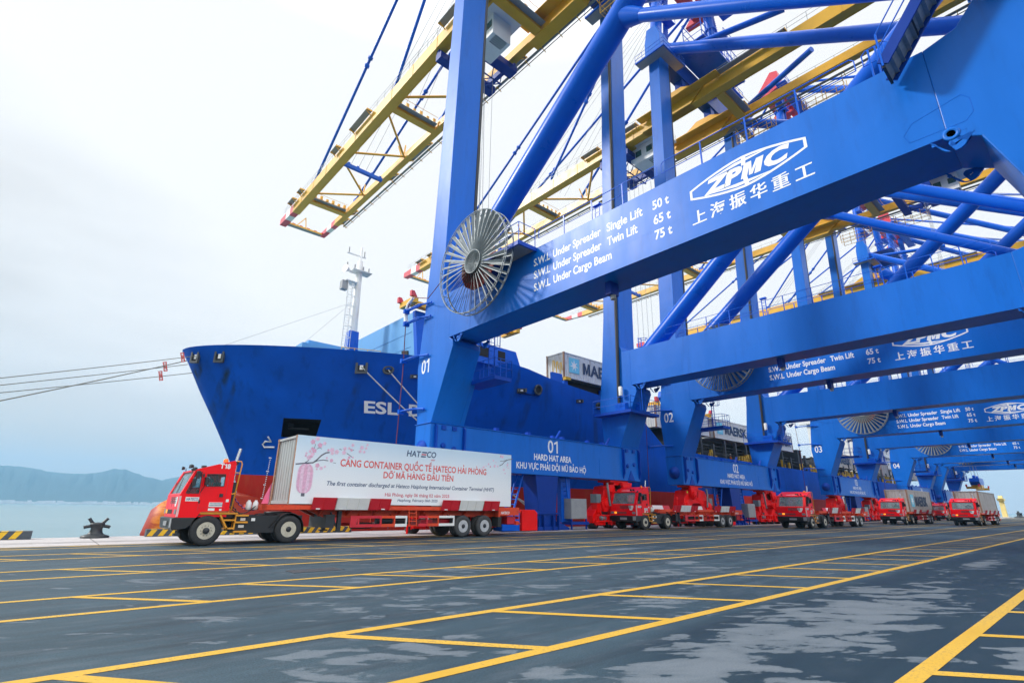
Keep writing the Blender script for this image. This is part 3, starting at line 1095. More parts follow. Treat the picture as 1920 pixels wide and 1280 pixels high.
# fairleads: framed square openings and round ones
def fairlead(u, v, w_, h_, rnd_=False):
    p = px_hull(u, v)
    nn = (px_hull(u + 3, v) - px_hull(u - 3, v)).normalized()
    vv = Vector((0, 0, 1))
    out = nn.cross(vv).normalized()
    o_ = p + out * .10
    mb = MB()
    if rnd_:
        mb.path([o_ + nn * w_ * math.cos(a) + vv * h_ * math.sin(a) for a in [k * math.pi / 10 for k in range(20)]], .09, 8, 0, closed=True)
        mb.plane([[(w_ * math.cos(k * math.pi / 10), h_ * math.sin(k * math.pi / 10)) for k in range(20)]], o_ - out * .06, nn, vv, .06, 1)
    else:
        a, b2 = w_ / 2, h_ / 2
        mb.plane([[(-a, -b2), (a, -b2), (a, b2), (-a, b2)], [(-a * .62, -b2 * .72), (a * .62, -b2 * .72), (a * .62, b2 * .72), (-a * .62, b2 * .72)]], o_ + out * .08, nn, vv, .2, 0)
        mb.plane([[(-a * .64, -b2 * .74), (a * .64, -b2 * .74), (a * .64, b2 * .74), (-a * .64, b2 * .74)]], o_ - out * .03, nn, vv, .05, 1)
        mb.plane([[(-a * .30, -b2 * .42), (a * .26, -b2 * .42), (a * .26, b2 * .45), (-a * .30, b2 * .45)]], o_ - out * .02, nn, vv, .01, 2)
    mb.build('fairlead', [M['shipgrey'], M['shipdark'], M['white']], hull_o)
    return o_


fl_bow = fairlead(368, 668, .75, 1.1)
fairlead(413, 667, .75, 1.1)
fl_mid = fairlead(678, 688, .95, 1.1)
fl_rd = fairlead(728, 694, .38, .30, True)
fairlead(778, 706, .8, .28)
fairlead(1008, 731, .42, .42, True)
fairlead(978, 732, .9, .32)
fairlead(1086, 752, .9, .32)
fairlead(1122, 761, .42, .28, True)

# breakwater, forecastle house, mast
bwk = MB()
bwk.prism([(37.4, 12.2), (56, 12.2), (56, 18.3), (38.6, 18.3)], 'x', 22.0, 22.25, 0)
bwk.prism([(37.2, 12.2), (37.7, 12.2), (38.9, 18.35), (38.4, 18.35)], 'x', 21.95, 24.2, 1)
for y in (40.5, 43.5, 46.5, 49.5, 52.5):
    bwk.prism([(22.25, 12.2), (24.4, 12.2), (22.3, 17.8)], 'y', y, y + .12, 1)
for z in (13.6, 15.0, 16.4):
    bwk.box(21.97, 22.0, 38.9, 55.8, z, z + .05, 0)
bo = bwk.build('breakwater', [M['bwblue'], M['blue_tube']], ship)
mb = MB()
mb.prism([(38.9, 12.8), (40.0, 12.8), (40.3, 14.9), (39.2, 14.7)], 'x', 21.9, 21.99)
mb.build('hatch', M['shipdark'], bo)
mb = MB()
mb.box(13.5, 18.2, 41.5, 50.5, 12.2, 14.2, 0)
mb.box(14.2, 17.4, 42.2, 49.5, 14.2, 14.7, 0)
mb.build('forecastle_house', M['bwblue'], ship)
mb = MB()
pts = [(18.4, 40.9), (20.6, 39.9)]
for (x, y) in ((16.6, 41.0), (17.6, 40.6), (18.6, 40.2), (19.6, 39.8)):
    mb.tube((x, y, 13.1), (x, y, 14.3), .03, 6)
mb.tube((16.6, 41.0, 14.3), (19.6, 39.8, 14.3), .03, 6)
mb.tube((16.6, 41.0, 13.8), (19.6, 39.8, 13.8), .025, 6)
mb.build('railing', M['shipyellow'], ship)
mast = MB()
MX, MY = 19.55, 46.0
mast.add([(MX - .62, MY - .55, 12.2), (MX + .62, MY - .55, 12.2), (MX + .62, MY + .55, 12.2), (MX - .62, MY + .55, 12.2),
          (MX - .46, MY - .42, 17.6), (MX + .46, MY - .42, 17.6), (MX + .46, MY + .42, 17.6), (MX - .46, MY + .42, 17.6)],
         [(0, 1, 5, 4), (1, 2, 6, 5), (2, 3, 7, 6), (3, 0, 4, 7), (4, 5, 6, 7)], 1)
mast.lathe([(.42, 17.6), (.38, 20), (.27, 25.2), (.12, 25.3), (.10, 26.8), (0, 26.85)], (MX, MY, 0), (0, 0, 1), 14, 0)
mo = mast.build('foremast', [M['shipwhite'], M['blue_tube']], ship)
mb = MB()
for dx in (-.95, -.5):
    mb.tube((MX + dx - .3, MY - .6, 12.2), (MX + dx - .3, MY - .6, 22.6), .035, 6)
for k in range(34):
    mb.tube((MX - 1.25, MY - .6, 12.4 + k * .3), (MX - .8, MY - .6, 12.4 + k * .3), .022, 5)
for k in range(8):
    z = 14.5 + k * 1.05
    mb.path([(MX - 1.25, MY - .6, z), (MX - 1.4, MY - 1.1, z), (MX - 1.0, MY - 1.4, z), (MX - .65, MY - 1.1, z), (MX - .8, MY - .6, z)], .03, 6)
for a in (-1.4, -1.0, -.65):
    mb.tube((MX + a, MY - 1.12 if a != -1.0 else MY - 1.4, 14.5), (MX + a, MY - 1.12 if a != -1.0 else MY - 1.4, 22), .022, 5)
mb.build('ladder', M['shipwhite'], mo)
mb = MB()
mb.lathe([(.06, 0), (.10, .5), (.36, 1.0), (.40, 1.05)], (MX - .7, MY - .3, 23.6), (-1, -.25, .12), 14, 0)
mb.lathe([(0, 1.0), (.34, 1.01), (.34, 1.03)], (MX - .72, MY - .31, 23.6), (-1, -.25, .12), 14, 1)
mb.build('horn', [M['shipwhite'], M['ratguard']], mo)
mb = MB()
mb.box(MX - 1.5, MX - .3, MY - .7, MY + .4, 22.5, 22.58)
mb.box(MX - 1.8, MX - 1.2, MY - .5, MY + .1, 21.6, 22.5, 1)
mb.box(MX - .9, MX + 1.1, MY - .7, MY + .5, 23.9, 23.97)
mb.box(MX - 1.5, MX + .5, MY - .06, MY + .06, 25.7, 25.78)
for x in (-1.4, -.6, .3, .9):
    mb.tube((MX + x, MY - .2, 23.95), (MX + x, MY - .2, 24.6), .07, 8, 1)
for x in (-1.3, .35):
    mb.tube((MX + x, MY, 25.75), (MX + x, MY, 26.4), .06, 8, 1)
mb.build('light_platform', [M['shipwhite'], M['cabinet']], mo)
mb = MB()
for x, y in ((8.0, 44.5), (13.0, 43.0)):
    mb.tube((MX - .4, MY, 20.6), (x, y, 13.2), .014, 5)
mb.build('stay', M['cabinet'], mo)

# platform house on the side of the fore hold, seen behind the crane leg
mb = MB()
mb.prism([(23.5, 13.2), (30.4, 13.2), (29.7, 14.9), (23.5, 15.0)], 'y', 33.4, 33.6, 0)
mb.box(27.6, 28.4, 33.36, 33.4, 13.75, 14.6, 1)
mb.box(25.4, 26.6, 33.36, 33.4, 13.75, 14.6, 1)
mb.box(36.0, 48.0, 34.3, 34.5, 11.2, 13.7, 1)
mb.box(34.2, 35.6, 33.25, 33.5, 12.6, 13.85, 0)
mb.build('bulwark_house', [M['blue_tube'], M['shipdark']], ship)

# hatch coamings, lashing bridges and stanchions along the deck
mb = MB()
mb.box(53.5, 158, 35.2, 56.8, 7.0, 9.2, 0)
mb.box(36.4, 48, 35.0, 57, 11.2, 13.6, 0)
mb.build('hatch_coaming', M['shipdark'], ship)
for x in [58 + k * 3.05 for k in range(31)]:
    mb = MB()
    mb.box(x, x + .32, 33.45, 33.8, 7.0, 10.3 if int(x) % 4 else 9.6)
    mb.bar((x + .16, 34.0, 9.3), (x + 2.4, 35.2, 9.3), .15, .15)
    mb.build('stanchion', M['shipgrey'], ship)
for z in (8.6, 9.45):
    mb = MB()
    mb.box(57, 150, 34.0, 34.1, z, z + .10)
    mb.build('deck_rail', M['shipgrey'], ship)
for x in (53.2, 76.6, 91.5, 107.4):
    mb = MB()
    mb.box(x, x + .5, 33.4, 57, 7.0, 10.9)
    mb.box(x + 1.1, x + 1.5, 33.4, 57, 7.0, 10.9)
    mb.box(x - .3, x + 1.9, 33.4, 57, 10.9, 11.0)
    mb.build('lashing_bridge', M['shipgrey'], ship)
mb = MB()
rnd = random.Random(11)
for k in range(95):
    x = 54.6 + rnd.random() * 95
    h = rnd.uniform(.35, 1.3)
    mb = MB()
    mb.box(x, x + rnd.uniform(.08, .5), 33.35, 33.6, 7.6, 7.7 + h)
    mb.build('deck_fitting', M['shipyellow'], ship)
for x in (36.2, 42.6, 47.9):
    mb = MB()
    mb.box(x, x + .7, 33.3, 33.7, 13.45, 13.75)
    mb.build('container_lock', M['shipyellow'], ship)
for x in (34.7, 35.2, 35.7):
    mb = MB()
    mb.path([(x, 33.6, 13.2), (x, 33.6, 15.1), (x + .15, 33.6, 15.2), (x + .3, 33.6, 14.4)], .05, 6)
    mb.build('air_pipe', M['shipyellow'], ship)
mb = MB()
for k in range(14):
    x = 56 + rnd.random() * 88
    mb = MB()
    mb.lathe([(.28, 0), (.30, .1), (.28, .8), (.25, .85)], (x, 33.9, 7.6), (0, 0, 1), 10)
    mb.build('deck_drum', M['blue_tube'], ship)
mb = MB()
for x in [36.2, 42.2, 47.6]:
    mb = MB()
    mb.box(x, x + .5, 33.55, 34.2, 11.2, 13.4)
    mb.build('container_pedestal', M['blue_tube'], ship)
mb = MB()
for k in range(12):
    x = 53.6 + k * 8.1
    mb.tube((x, 33.25, 7.5), (x, 33.25, 8.9), .03, 6)
    mb.tube((x, 33.25, 8.9), (x + 8.1, 33.25, 8.9), .025, 6)
    mb.tube((x, 33.25, 8.3), (x + 8.1, 33.25, 8.3), .02, 6)
mb.build('rail', M['shipgrey'], ship)
# accommodation tower
mb = MB()
mb.box(143, 158, 35.0, 49.0, 7.0, 27.0, 0)
mb.box(142.0, 143.0, 33.6, 50.5, 22.4, 25.4, 0)
mb.box(158, 166, 37, 48, 7, 21, 0)
tw = mb.build('superstructure', M['shipwhite'], ship)
mb = MB()
for z in (9.5, 12.2, 14.9, 17.6, 20.3):
    for x in (144.5, 147.5, 150.5, 153.5, 156.5):
        mb = MB()
        mb.plane([[(.28 * math.cos(k * math.pi / 6), .28 * math.sin(k * math.pi / 6)) for k in range(12)]], (x, 34.97, z), (1, 0, 0), (0, 0, 1), .03)
        mb.build('porthole', M['dark'], tw)
    for y in (36, 39, 42, 45):
        mb = MB()
        mb.box(142.96, 143, y, y + .7, z - .3, z + .5)
        mb.build('window', M['dark'], tw)
for y in range(34, 50, 2):
    mb = MB()
    mb.box(141.96, 142.0, y, y + 1.5, 23.6, 24.9)
    mb.build('window', M['dark'], tw)
mb = MB()
for z in (11, 13.7, 16.4, 19.1):
    for x in (143.2, 157.6):
        mb.tube((x, 34.5, z), (x, 34.5, z + 1), .03, 6)
    mb.tube((143.2, 34.5, z + 1), (157.6, 34.5, z + 1), .03, 6)
    mb.box(143, 158, 34.4, 35, z - .08, z)
mb.build('walkway', M['shipwhite'], tw)


# ---------------------------------------------------------------- containers
def container(x0, y0, z0, L, label, m, logo=None, W=2.44, H=2.6, group='containers stacked on the ship', end='-x', name='cargo_container', logo_x=None):
    t = thing(name, label, 'container', (x0 + L / 2, y0 + W / 2, z0), group)
    mb = MB()
    # corrugated walls
    p = .28

    def wave(a, b):
        n = int((b - a) / p)
        out = []
        for k in range(n):
            s = a + (b - a) * k / n
            q = (b - a) / n
            out += [(s, 0), (s + q * .3, 0), (s + q * .45, .036), (s + q * .85, .036), (s + q, 0)]
        return out
    for y, sg in ((y0 + .04, 1), (y0 + W - .04, -1)):
        wv = wave(x0 + .14, x0 + L - .14)
        vs = [(a, y + sg * d, z) for a, d in wv for z in (z0 + .16, z0 + H - .1)]
        mb.add(vs, [((2 * i, 2 * i + 2, 2 * i + 3, 2 * i + 1) if sg > 0 else (2 * i, 2 * i + 1, 2 * i + 3, 2 * i + 2)) for i in range(len(wv) - 1)])
    for x, sg in ((x0 + .05, 1), (x0 + L - .05, -1)):
        wv = wave(y0 + .14, y0 + W - .14)
        vs = [(x + sg * d, a, z) for a, d in wv for z in (z0 + .16, z0 + H - .1)]
        mb.add(vs, [((2 * i, 2 * i + 1, 2 * i + 3, 2 * i + 2) if sg > 0 else (2 * i, 2 * i + 2, 2 * i + 3, 2 * i + 1)) for i in range(len(wv) - 1)])
    mb.box(x0 + .06, x0 + L - .06, y0 + .06, y0 + W - .06, z0 + .08, z0 + .14)
    mb.box(x0 + .06, x0 + L - .06, y0 + .06, y0 + W - .06, z0 + H - .07, z0 + H - .02)
    body = mb.build('container_wall', m, t)
    mb = MB()
    for y in (y0, y0 + W - .12):
        mb.box(x0 + .12, x0 + L - .12, y, y + .12, z0 + .02, z0 + .16)
        mb.box(x0 + .12, x0 + L - .12, y, y + .10, z0 + H - .11, z0 + H - .01)
    for x in (x0, x0 + L - .12):
        mb.box(x, x + .12, y0 + .12, y0 + W - .12, z0 + .02, z0 + .16)
        mb.box(x, x + .12, y0 + .12, y0 + W - .12, z0 + H - .11, z0 + H - .01)
    mb.build('rail_frame', m, t)
    for x in (x0 - .005, x0 + L - .135):
        for y in (y0 - .005, y0 + W - .135):
            mb = MB()
            mb.box(x, x + .14, y, y + .14, z0, z0 + H)
            mb.box(x - .012, x + .16, y - .012, y + .16, z0 - .005, z0 + .11)
            mb.box(x - .012, x + .16, y - .012, y + .16, z0 + H - .11, z0 + H + .005)
            mb.build('corner_post', M['cont_rust'], t)
    if logo:
        lx = x0 + (1.9 if logo_x is None else logo_x)
        yy = y0 + .02
        if logo != 'text':
            s_ = 1.55
            mb = MB()
            mb.box(lx, lx + s_, yy - .012, yy, z0 + .62, z0 + .62 + s_)
            mb.build('emblem', M['sky_emblem'], t)
            mb = MB()
            pts = []
            for k in range(14):
                a = math.pi / 2 + k * math.pi / 7
                r_ = .62 if k % 2 == 0 else .22
                pts.append((r_ * math.cos(a), r_ * math.sin(a)))
            mb.plane([pts], (lx + s_ / 2, yy - .016, z0 + .62 + s_ / 2), (1, 0, 0), (0, 0, 1), .003)
            mb.build('star', M['letter'], t)
            lx += s_ + .45
        mb = MB()
        write(mb, 'MAERSK', (lx, yy - .014, z0 + .78), size=1.15, width=min(6.4, x0 + L - lx - .5), bold=.035, **NY)
        mb.build('lettering', M['navy'], t)
    return t


container(36.2, 33.55, 13.75, 12.19, 'grey container with pale blue star emblem alone on the high fore deck', M['cont'], 'full', logo_x=.75)
container(51.6, 33.55, 10.5, 12.19, 'pale container with red marks just behind the 02 leg of the second crane', M['cont'])
container(64.9, 33.55, 10.5, 12.19, 'grey container with star emblem and dark lettering above the 02 sill beam', M['cont'], 'full', logo_x=.9)
container(78.2, 33.55, 10.5, 12.19, 'grey container with lettering only, next aft of the full emblem one', M['cont'], 'text', logo_x=4.9)
container(108.3, 33.55, 9.3, 12.19, 'streaked container below the white superstructure, between legs of crane 03', M['cont_old'], 'text', logo_x=3)
container(137.5, 33.6, 9.0, 6.06, 'short rusty ribbed container beside the 04 leg', M['cont_old'])
container(24.6, 41.3, 14.7, 12.19, 'grey container with large lettering behind the small platform of crane 01', M['cont'], 'text', logo_x=4.8)
container(159.0, 33.6, 9.2, 12.19, 'weathered container near the stern behind the last crane', M['cont_old'])
for r_ in range(3):
    container(64.9 if r_ < 2 else 78.2, 36.2 + 2.6 * (r_ % 2), 10.5, 12.19, ['grey container in second row behind the full emblem container', 'grey container in third row behind the full emblem container', 'grey container in second row behind the lettered one'][r_], M['cont'])

# ---------------------------------------------------------------- mooring ropes and rat guards
def rope(p, q, sag, label, m=None, r=.028, name='mooring_rope', group='mooring ropes'):
    p, q = Vector(p), Vector(q)
    pts = [p.lerp(q, k / 24) - Vector((0, 0, sag * 4 * (k / 24) * (1 - k / 24))) for k in range(25)]
    mb = MB()
    mb.path(pts, r, 6)
    o = mb.build(name, m or M['rope'], off=tuple(pts[12]))
    return tag(o, label, 'rope', group)


def px_at_y(u, v, y):
    d = pxray(u, v)
    return Vector((0, 0, 1.47)) + d * (y / d.y)


BX = ((-21, 30.2, .55), (-21, 30.45, .55), (-21, 30.7, .55), (-13.6, 30.45, .55))
rp = [rope(fl_bow, BX[0], .2, 'uppermost of the dark bow ropes, from the framed fairlead'),
      rope(px_at_y(352, 683, 46.2), BX[1], .2, 'second dark bow rope down, nearly level, crossed by the steep one'),
      rope(px_at_y(360, 699, 46.2), BX[2], .15, 'lowest leaving the stem of the dark bow ropes'),
      rope(px_at_y(350, 676, 45.8), BX[3], .2, 'steep dark bow rope crossing the flatter ones', r=.036)]
rope(fl_mid, (31.5, 30.4, .5), .9, 'pale rope from the square fairlead behind the 01 leg', M['rope_pale'], .05)
rope(fl_rd, (30.6, 30.6, .5), .7, 'pale rope from the round fairlead beside the square one', M['rope_pale'], .05)
bollard(31.0, 30.5, 'black iron bollard behind the sill of crane 01 holding the pale ropes')
for k, (ri, fr, lab) in enumerate(((1, .055, 'upper of two red slotted rat guards hanging clear of the stem'), (2, .075, 'lowest red slotted rat guard of the bow ropes'), (0, .03, 'red rat guard right against the ship stem by the framed fairlead'))):
    a = [fl_bow, px_at_y(352, 683, 46.2), px_at_y(360, 699, 46.2)][ri]
    b2 = Vector(BX[ri])
    p = Vector(a).lerp(b2, fr)
    ax = (b2 - Vector(a)).normalized()
    mb = MB()
    side = ax.cross(Vector((0, 0, 1))).normalized()
    upv = side.cross(ax)
    for s_ in (-1, 1):
        mb.plane([[(-.17, s_ * .05), (.17, s_ * .05), (.19, s_ * .36), (-.19, s_ * .36)][::s_], [(-.11, s_ * .14), (.11, s_ * .14), (.11, s_ * .19), (-.11, s_ * .19)], [(-.11, s_ * .24), (.11, s_ * .24), (.11, s_ * .29), (-.11, s_ * .29)]], p, side, upv, .03)
    mb.plane([[(-.17, -.05), (.17, -.05), (.17, .05), (-.17, .05)], [(-.04, -.04), (.04, -.04), (.04, .04), (-.04, .04)]], p, side, upv, .03)
    tag(mb.build('rat_guard', M['ratguard'], off=tuple(p)), lab, 'rat guard', 'rat guards on the bow ropes')


# ================================================================ SHIP-TO-SHORE CRANES
XA = 16.75
FX = (0.0, 18.47)          # the two side frames
FW = 2.1                   # frame thickness
crane = thing('ship_to_shore_crane', 'blue crane numbered 01 whose portal beam shows its whole lettering, behind the banner truck', 'crane', (XA + 10.4, 13.0, 0), 'blue ship to shore cranes along the quay')


def X(a):
    return XA + a


# --- sill beam on the sea side
mb = MB()
mb.box(X(-.03), X(20.93), 26.45, 28.15, 3.66, 6.28)
mb.box(X(-.10), X(21.0), 26.38, 28.22, 6.28, 6.33)
sill = mb.build('sill_beam', M['blue'], crane, bevel=.03)
def one(name, m, parent, fn, **kw):
    mb = MB()
    fn(mb)
    return mb.build(name, m, parent, **kw)


for a in (.25, 2.35, 18.55, 20.7):
    one('stiffener', M['blue_rib'], sill, lambda mb: mb.prism([(26.45, 3.8), (26.20, 4.3), (26.20, 6.1), (26.45, 6.27)], 'x', X(a), X(a + .10)))
for a in (.9, 1.7, 19.2, 20.1):
    one('lifting_stub', M['blue_rib'], sill, lambda mb: mb.lathe([(.16, 0), (.16, .10), (.1, .12)], (X(a), 26.46, 5.0 if a in (.9, 20.1) else 4.85), (0, -1, 0), 12))
    one('pad_eye', M['blue_rib'], sill, lambda mb: mb.box(X(a - .15), X(a + .15), 26.36, 26.45, 5.95, 6.2))
for a in (1.0, 19.2):
    one('gusset', M['blue_rib'], sill, lambda mb: mb.prism([(X(a), 3.7), (X(a + .9), 3.7), (X(a + .45), 4.5)], 'y', 26.40, 26.45))
for a in (5.2, 8.1, 10.6, 11.6, 14.5, 16.3):
    one('pad_eye', M['blue_rib'], sill, lambda mb: mb.box(X(a), X(a + .25), 26.6, 26.9, 6.33, 6.55))
for a in (11.0, 16.8):
    one('bracket', M['blue_rib'], sill, lambda mb: mb.bar((X(a), 26.7, 6.33), (X(a + .5), 26.7, 6.95), .16, .12))
one('end_boss', M['blue_rib'], sill, lambda mb: mb.lathe([(.55, 0), (.55, .10), (.30, .12), (.30, .26), (.0, .28)], (X(-.03), 27.3, 4.75), (-1, 0, 0), 24))
mb = MB()
mb.box(X(15.6), X(16.5), 26.435, 26.45, 4.0, 5.2)
mb.build('access_panel', M['blue'], sill)
mb = MB()
write(mb, 'HARD HAT AREA', (X(10.44), 26.45, 4.68), size=.40, width=3.84, align='c', bold=.03, **NY)
write(mb, 'KHU V\u1ef0C PH\u1ea2I \u0110\u1ed8I M\u0168 B\u1ea2O H\u1ed8', (X(10.44), 26.45, 4.02), size=.40, width=7.13, align='c', bold=.022, **NY)
mb.build('warning_lettering', M['letter'], sill)

# --- centre pin pad
mb = MB()
mb.prism([(X(8.75), 3.66), (X(10.98), 3.66), (X(10.72), 1.15), (X(10.72), .25), (X(9.05), .25), (X(9.05), 1.15)], 'y', 26.5, 27.9)
mb.box(X(8.95), X(10.9), 26.4, 28.0, 1.05, 1.17)
mb.box(X(8.8), X(11.0), 26.35, 28.05, .02, .25)
mb.prism([(X(11.0), .6), (X(12.2), .15), (X(12.2), .02), (X(11.0), .02)], 'y', 26.6, 27.0)
for s in (9.3, 10.2, 10.75):
    mb.box(X(s), X(s + .1), 26.25, 26.5, .02, 1.0)
mb.build('anchor_column', M['blue_dark'], crane, bevel=.02)
for x0, x1 in ((7.9, 6.8), (12.2, 12.6)):
    mb = MB()
    for yy in (26.9, 27.5):
        mb.tube((X(x0), yy, 3.66), (X(x1), yy, .5), .07, 8)
    for k in range(9):
        z = .7 + k * .33
        t_ = (z - .5) / 3.16
        mb.tube((X(x1 + (x0 - x1) * t_), 26.9, z), (X(x1 + (x0 - x1) * t_), 27.5, z), .035, 6)
    mb.build('access_ladder', M['blue_tube'], crane)
one('cable_duct', M['blue_tube'], crane, lambda mb: mb.box(X(12.0), X(13.0), 27.2, 27.6, .5, 3.66))
one('tie_bar', M['blue_tube'], crane, lambda mb: mb.tube((X(6.6), 27.1, 3.66), (X(6.6), 27.1, .6), .10, 8))
one('tie_bar', M['blue_tube'], crane, lambda mb: mb.tube((X(6.0), 26.9, 3.66), (X(6.75), 26.9, .7), .06, 8))
one('tie_bar_foot', M['blue_tube'], crane, lambda mb: mb.box(X(6.3), X(7.1), 26.9, 27.3, .02, .7))
mb = MB()
mb.box(X(12.3), X(14.0), 26.5, 27.3, .75, 2.15)
mb.box(X(12.35), X(13.95), 26.48, 26.5, .8, 2.1)
cb = mb.build('cabinet', M['cabinet'], crane, bevel=.02)
mb = MB()
mb.box(X(12.2), X(14.1), 26.4, 27.4, .35, .55)
for a in (12.3, 13.9):
    mb.box(X(a), X(a + .1), 26.5, 26.6, .02, .75)
mb.build('cabinet_stand', M['blue_dark'], cb)
mb = MB()
mb.prism([(X(7.2), .05), (X(8.6), .05), (X(8.6), 1.15), (X(8.35), 1.35), (X(7.2), 1.35)], 'y', 26.2, 27.2)
mb.build('cable_pit_cover', M['red'], crane, bevel=.02)
mb = MB()
mb.box(X(5.6), X(7.1), 26.3, 27.2, .05, 1.25)
mb.build('counter_box', M['blue_tube'], crane, bevel=.02)

# --- red travel bogies
for bi, xc in enumerate((2.4, 18.3)):
    sg = 1 if bi else -1
    t = MB()
    t.box(X(xc - 1.15), X(xc + 1.15), 26.65, 27.95, 3.50, 3.66)
    t.prism([(X(xc + sg * .05), 3.5), (X(xc + sg * 1.35), 3.5), (X(xc + sg * 1.2), 2.7), (X(xc + sg * .85), 2.35), (X(xc + sg * .55), 2.45)], 'y', 26.42, 26.70)
    t.prism([(X(xc - .6), 3.5), (X(xc + .6), 3.5), (X(xc + .4), 2.6), (X(xc - .4), 2.6)], 'y', 26.75, 27.85)
    t.lathe([(.34, 0), (.34, .12), (.2, .14), (.2, .2), (0, .21)], (X(xc + sg * .82), 26.42, 2.82), (0, -1, 0), 18)
    bogie = t.build('bogie', M['red'], crane, bevel=.015)
    t = MB()
    t.prism([(X(xc - 2.35), 1.55), (X(xc - 2.1), 2.35), (X(xc - 1.75), 3.15), (X(xc - .9), 3.3), (X(xc + .9), 3.3), (X(xc + 1.75), 3.15), (X(xc + 2.1), 2.35), (X(xc + 2.35), 1.55),
             (X(xc + 1.45), 1.55), (X(xc + .55), 2.05), (X(xc - .55), 2.05), (X(xc - 1.45), 1.55)][::1], 'y', 26.75, 27.85)
    t.prism([(X(xc - 2.45), 2.0), (X(xc - 1.55), 2.3), (X(xc - 1.5), 1.5), (X(xc - 1.8), 1.25), (X(xc - 2.2), 1.25)], 'y', 26.58, 26.74)
    t.prism([(X(xc + 2.45), 2.0), (X(xc + 1.55), 2.3), (X(xc + 1.5), 1.5), (X(xc + 1.8), 1.25), (X(xc + 2.2), 1.25)], 'y', 26.58, 26.74)
    t.bar((X(xc - 2.0), 26.72, 3.12), (X(xc + 1.9), 26.72, 1.75), .05, .12)
    for s in (-1, 1):
        t.lathe([(.26, 0), (.26, .08), (.12, .1), (0, .1)], (X(xc + s * 1.9), 26.58, 1.85), (0, -1, 0), 16)
    t.build('equalizer', M['red'], bogie, bevel=.015)
    for s in (-1, 1):
        xb = xc + s * 1.8
        t = MB()
        t.prism([(X(xb - 1.45), .42), (X(xb - 1.45), .95), (X(xb - 1.1), 1.35), (X(xb - .55), 1.75), (X(xb + .55), 1.75), (X(xb + 1.1), 1.35), (X(xb + 1.45), .95), (X(xb + 1.45), .42), (X(xb + .35), .5), (X(xb - .35), .5)], 'y', 26.85, 27.75)
        for q in (-1.1, -.35, .4, 1.1):
            t.box(X(xb + q - .05), X(xb + q + .05), 26.55, 26.85, .30, .95)
        t.box(X(xb - 1.3), X(xb - .55), 26.52, 26.82, .30, .60)
        t.box(X(xb + .5), X(xb + 1.25), 26.52, 26.82, .30, .62)
        t.tube((X(xb - 1.5), 26.45, 1.0), (X(xb + 1.5), 26.45, 1.0), .035, 8)
        t.tube((X(xb - 1.5), 26.45, .55), (X(xb + 1.5), 26.45, .55), .035, 8)
        for q in (-1.5, -.6, .3, 1.5):
            t.tube((X(xb + q), 26.45, .25), (X(xb + q), 26.45, 1.05), .035, 6)
        t.bar((X(xb - .9), 26.6, 1.2), (X(xb - .3), 26.6, .6), .12, .10)
        t.build('wheel_truck', M['red'], bogie, bevel=.012)
        for q in (-.95, .95):
            one('rail_wheel', M['dark'], bogie, lambda t: t.lathe([(.22, -.02), (.34, 0), (.34, .62), (.22, .64)], (X(xb + q), 26.98, .35), (0, 1, 0), 20))
        one('inspection_hole', M['dark'], bogie, lambda t: t.box(X(xb - .4), X(xb + .35), 26.82, 26.86, .95, 1.3))
        t = MB()
        t.lathe([(.0, 0), (.15, .02), (.17, .1), (.17, .55), (.12, .6), (0, .62)], (X(xb + .25 * s), 26.6, .78), (1 * s, 0, 0), 14)
        t.build('motor', M['galv'], bogie)
    t = MB()
    t.box(X(xc + sg * -2.9), X(xc + sg * -2.35), 26.7, 27.3, 1.9, 2.55, 0)
    t.box(X(xc + sg * -2.8), X(xc + sg * -2.3), 26.75, 27.3, 1.2, 1.9, 1)
    t.build('junction_box', [M['galv'], M['red']], bogie)
    t = MB()
    t.box(X(xc - sg * -1.9) - .12, X(xc - sg * -1.9) + .12, 26.5, 26.7, 2.7, 3.15, 0)
    t.box(X(xc - sg * -1.9) - .10, X(xc - sg * -1.9) + .10, 26.48, 26.7, 2.95, 3.1, 1)
    t.build('extinguisher_box', [M['red'], M['person_lime']], bogie)
    t = MB()
    xx = xc + (3.35 if bi else -3.35)
    t.tube((X(xx), 26.8, .02), (X(xx), 26.8, 2.3), .06, 8)
    t.tube((X(xx), 26.8, 1.5), (X(xc + (2.4 if bi else -2.4)), 26.8, 1.5), .05, 6)
    t.lathe([(.12, 0), (.14, .2), (.1, .28)], (X(xx), 26.8, 2.3), (0, 0, 1), 10)
    t.build('buffer_post', M['red'], bogie)
    t = MB()
    t.path([(X(xc - 1.7 * sg), 26.55, 3.4), (X(xc - 1.7 * sg), 26.5, 2.9), (X(xc - 1.5 * sg), 26.5, 1.7)], .09, 8)
    t.build('cable_sleeve', M['galv'], bogie)

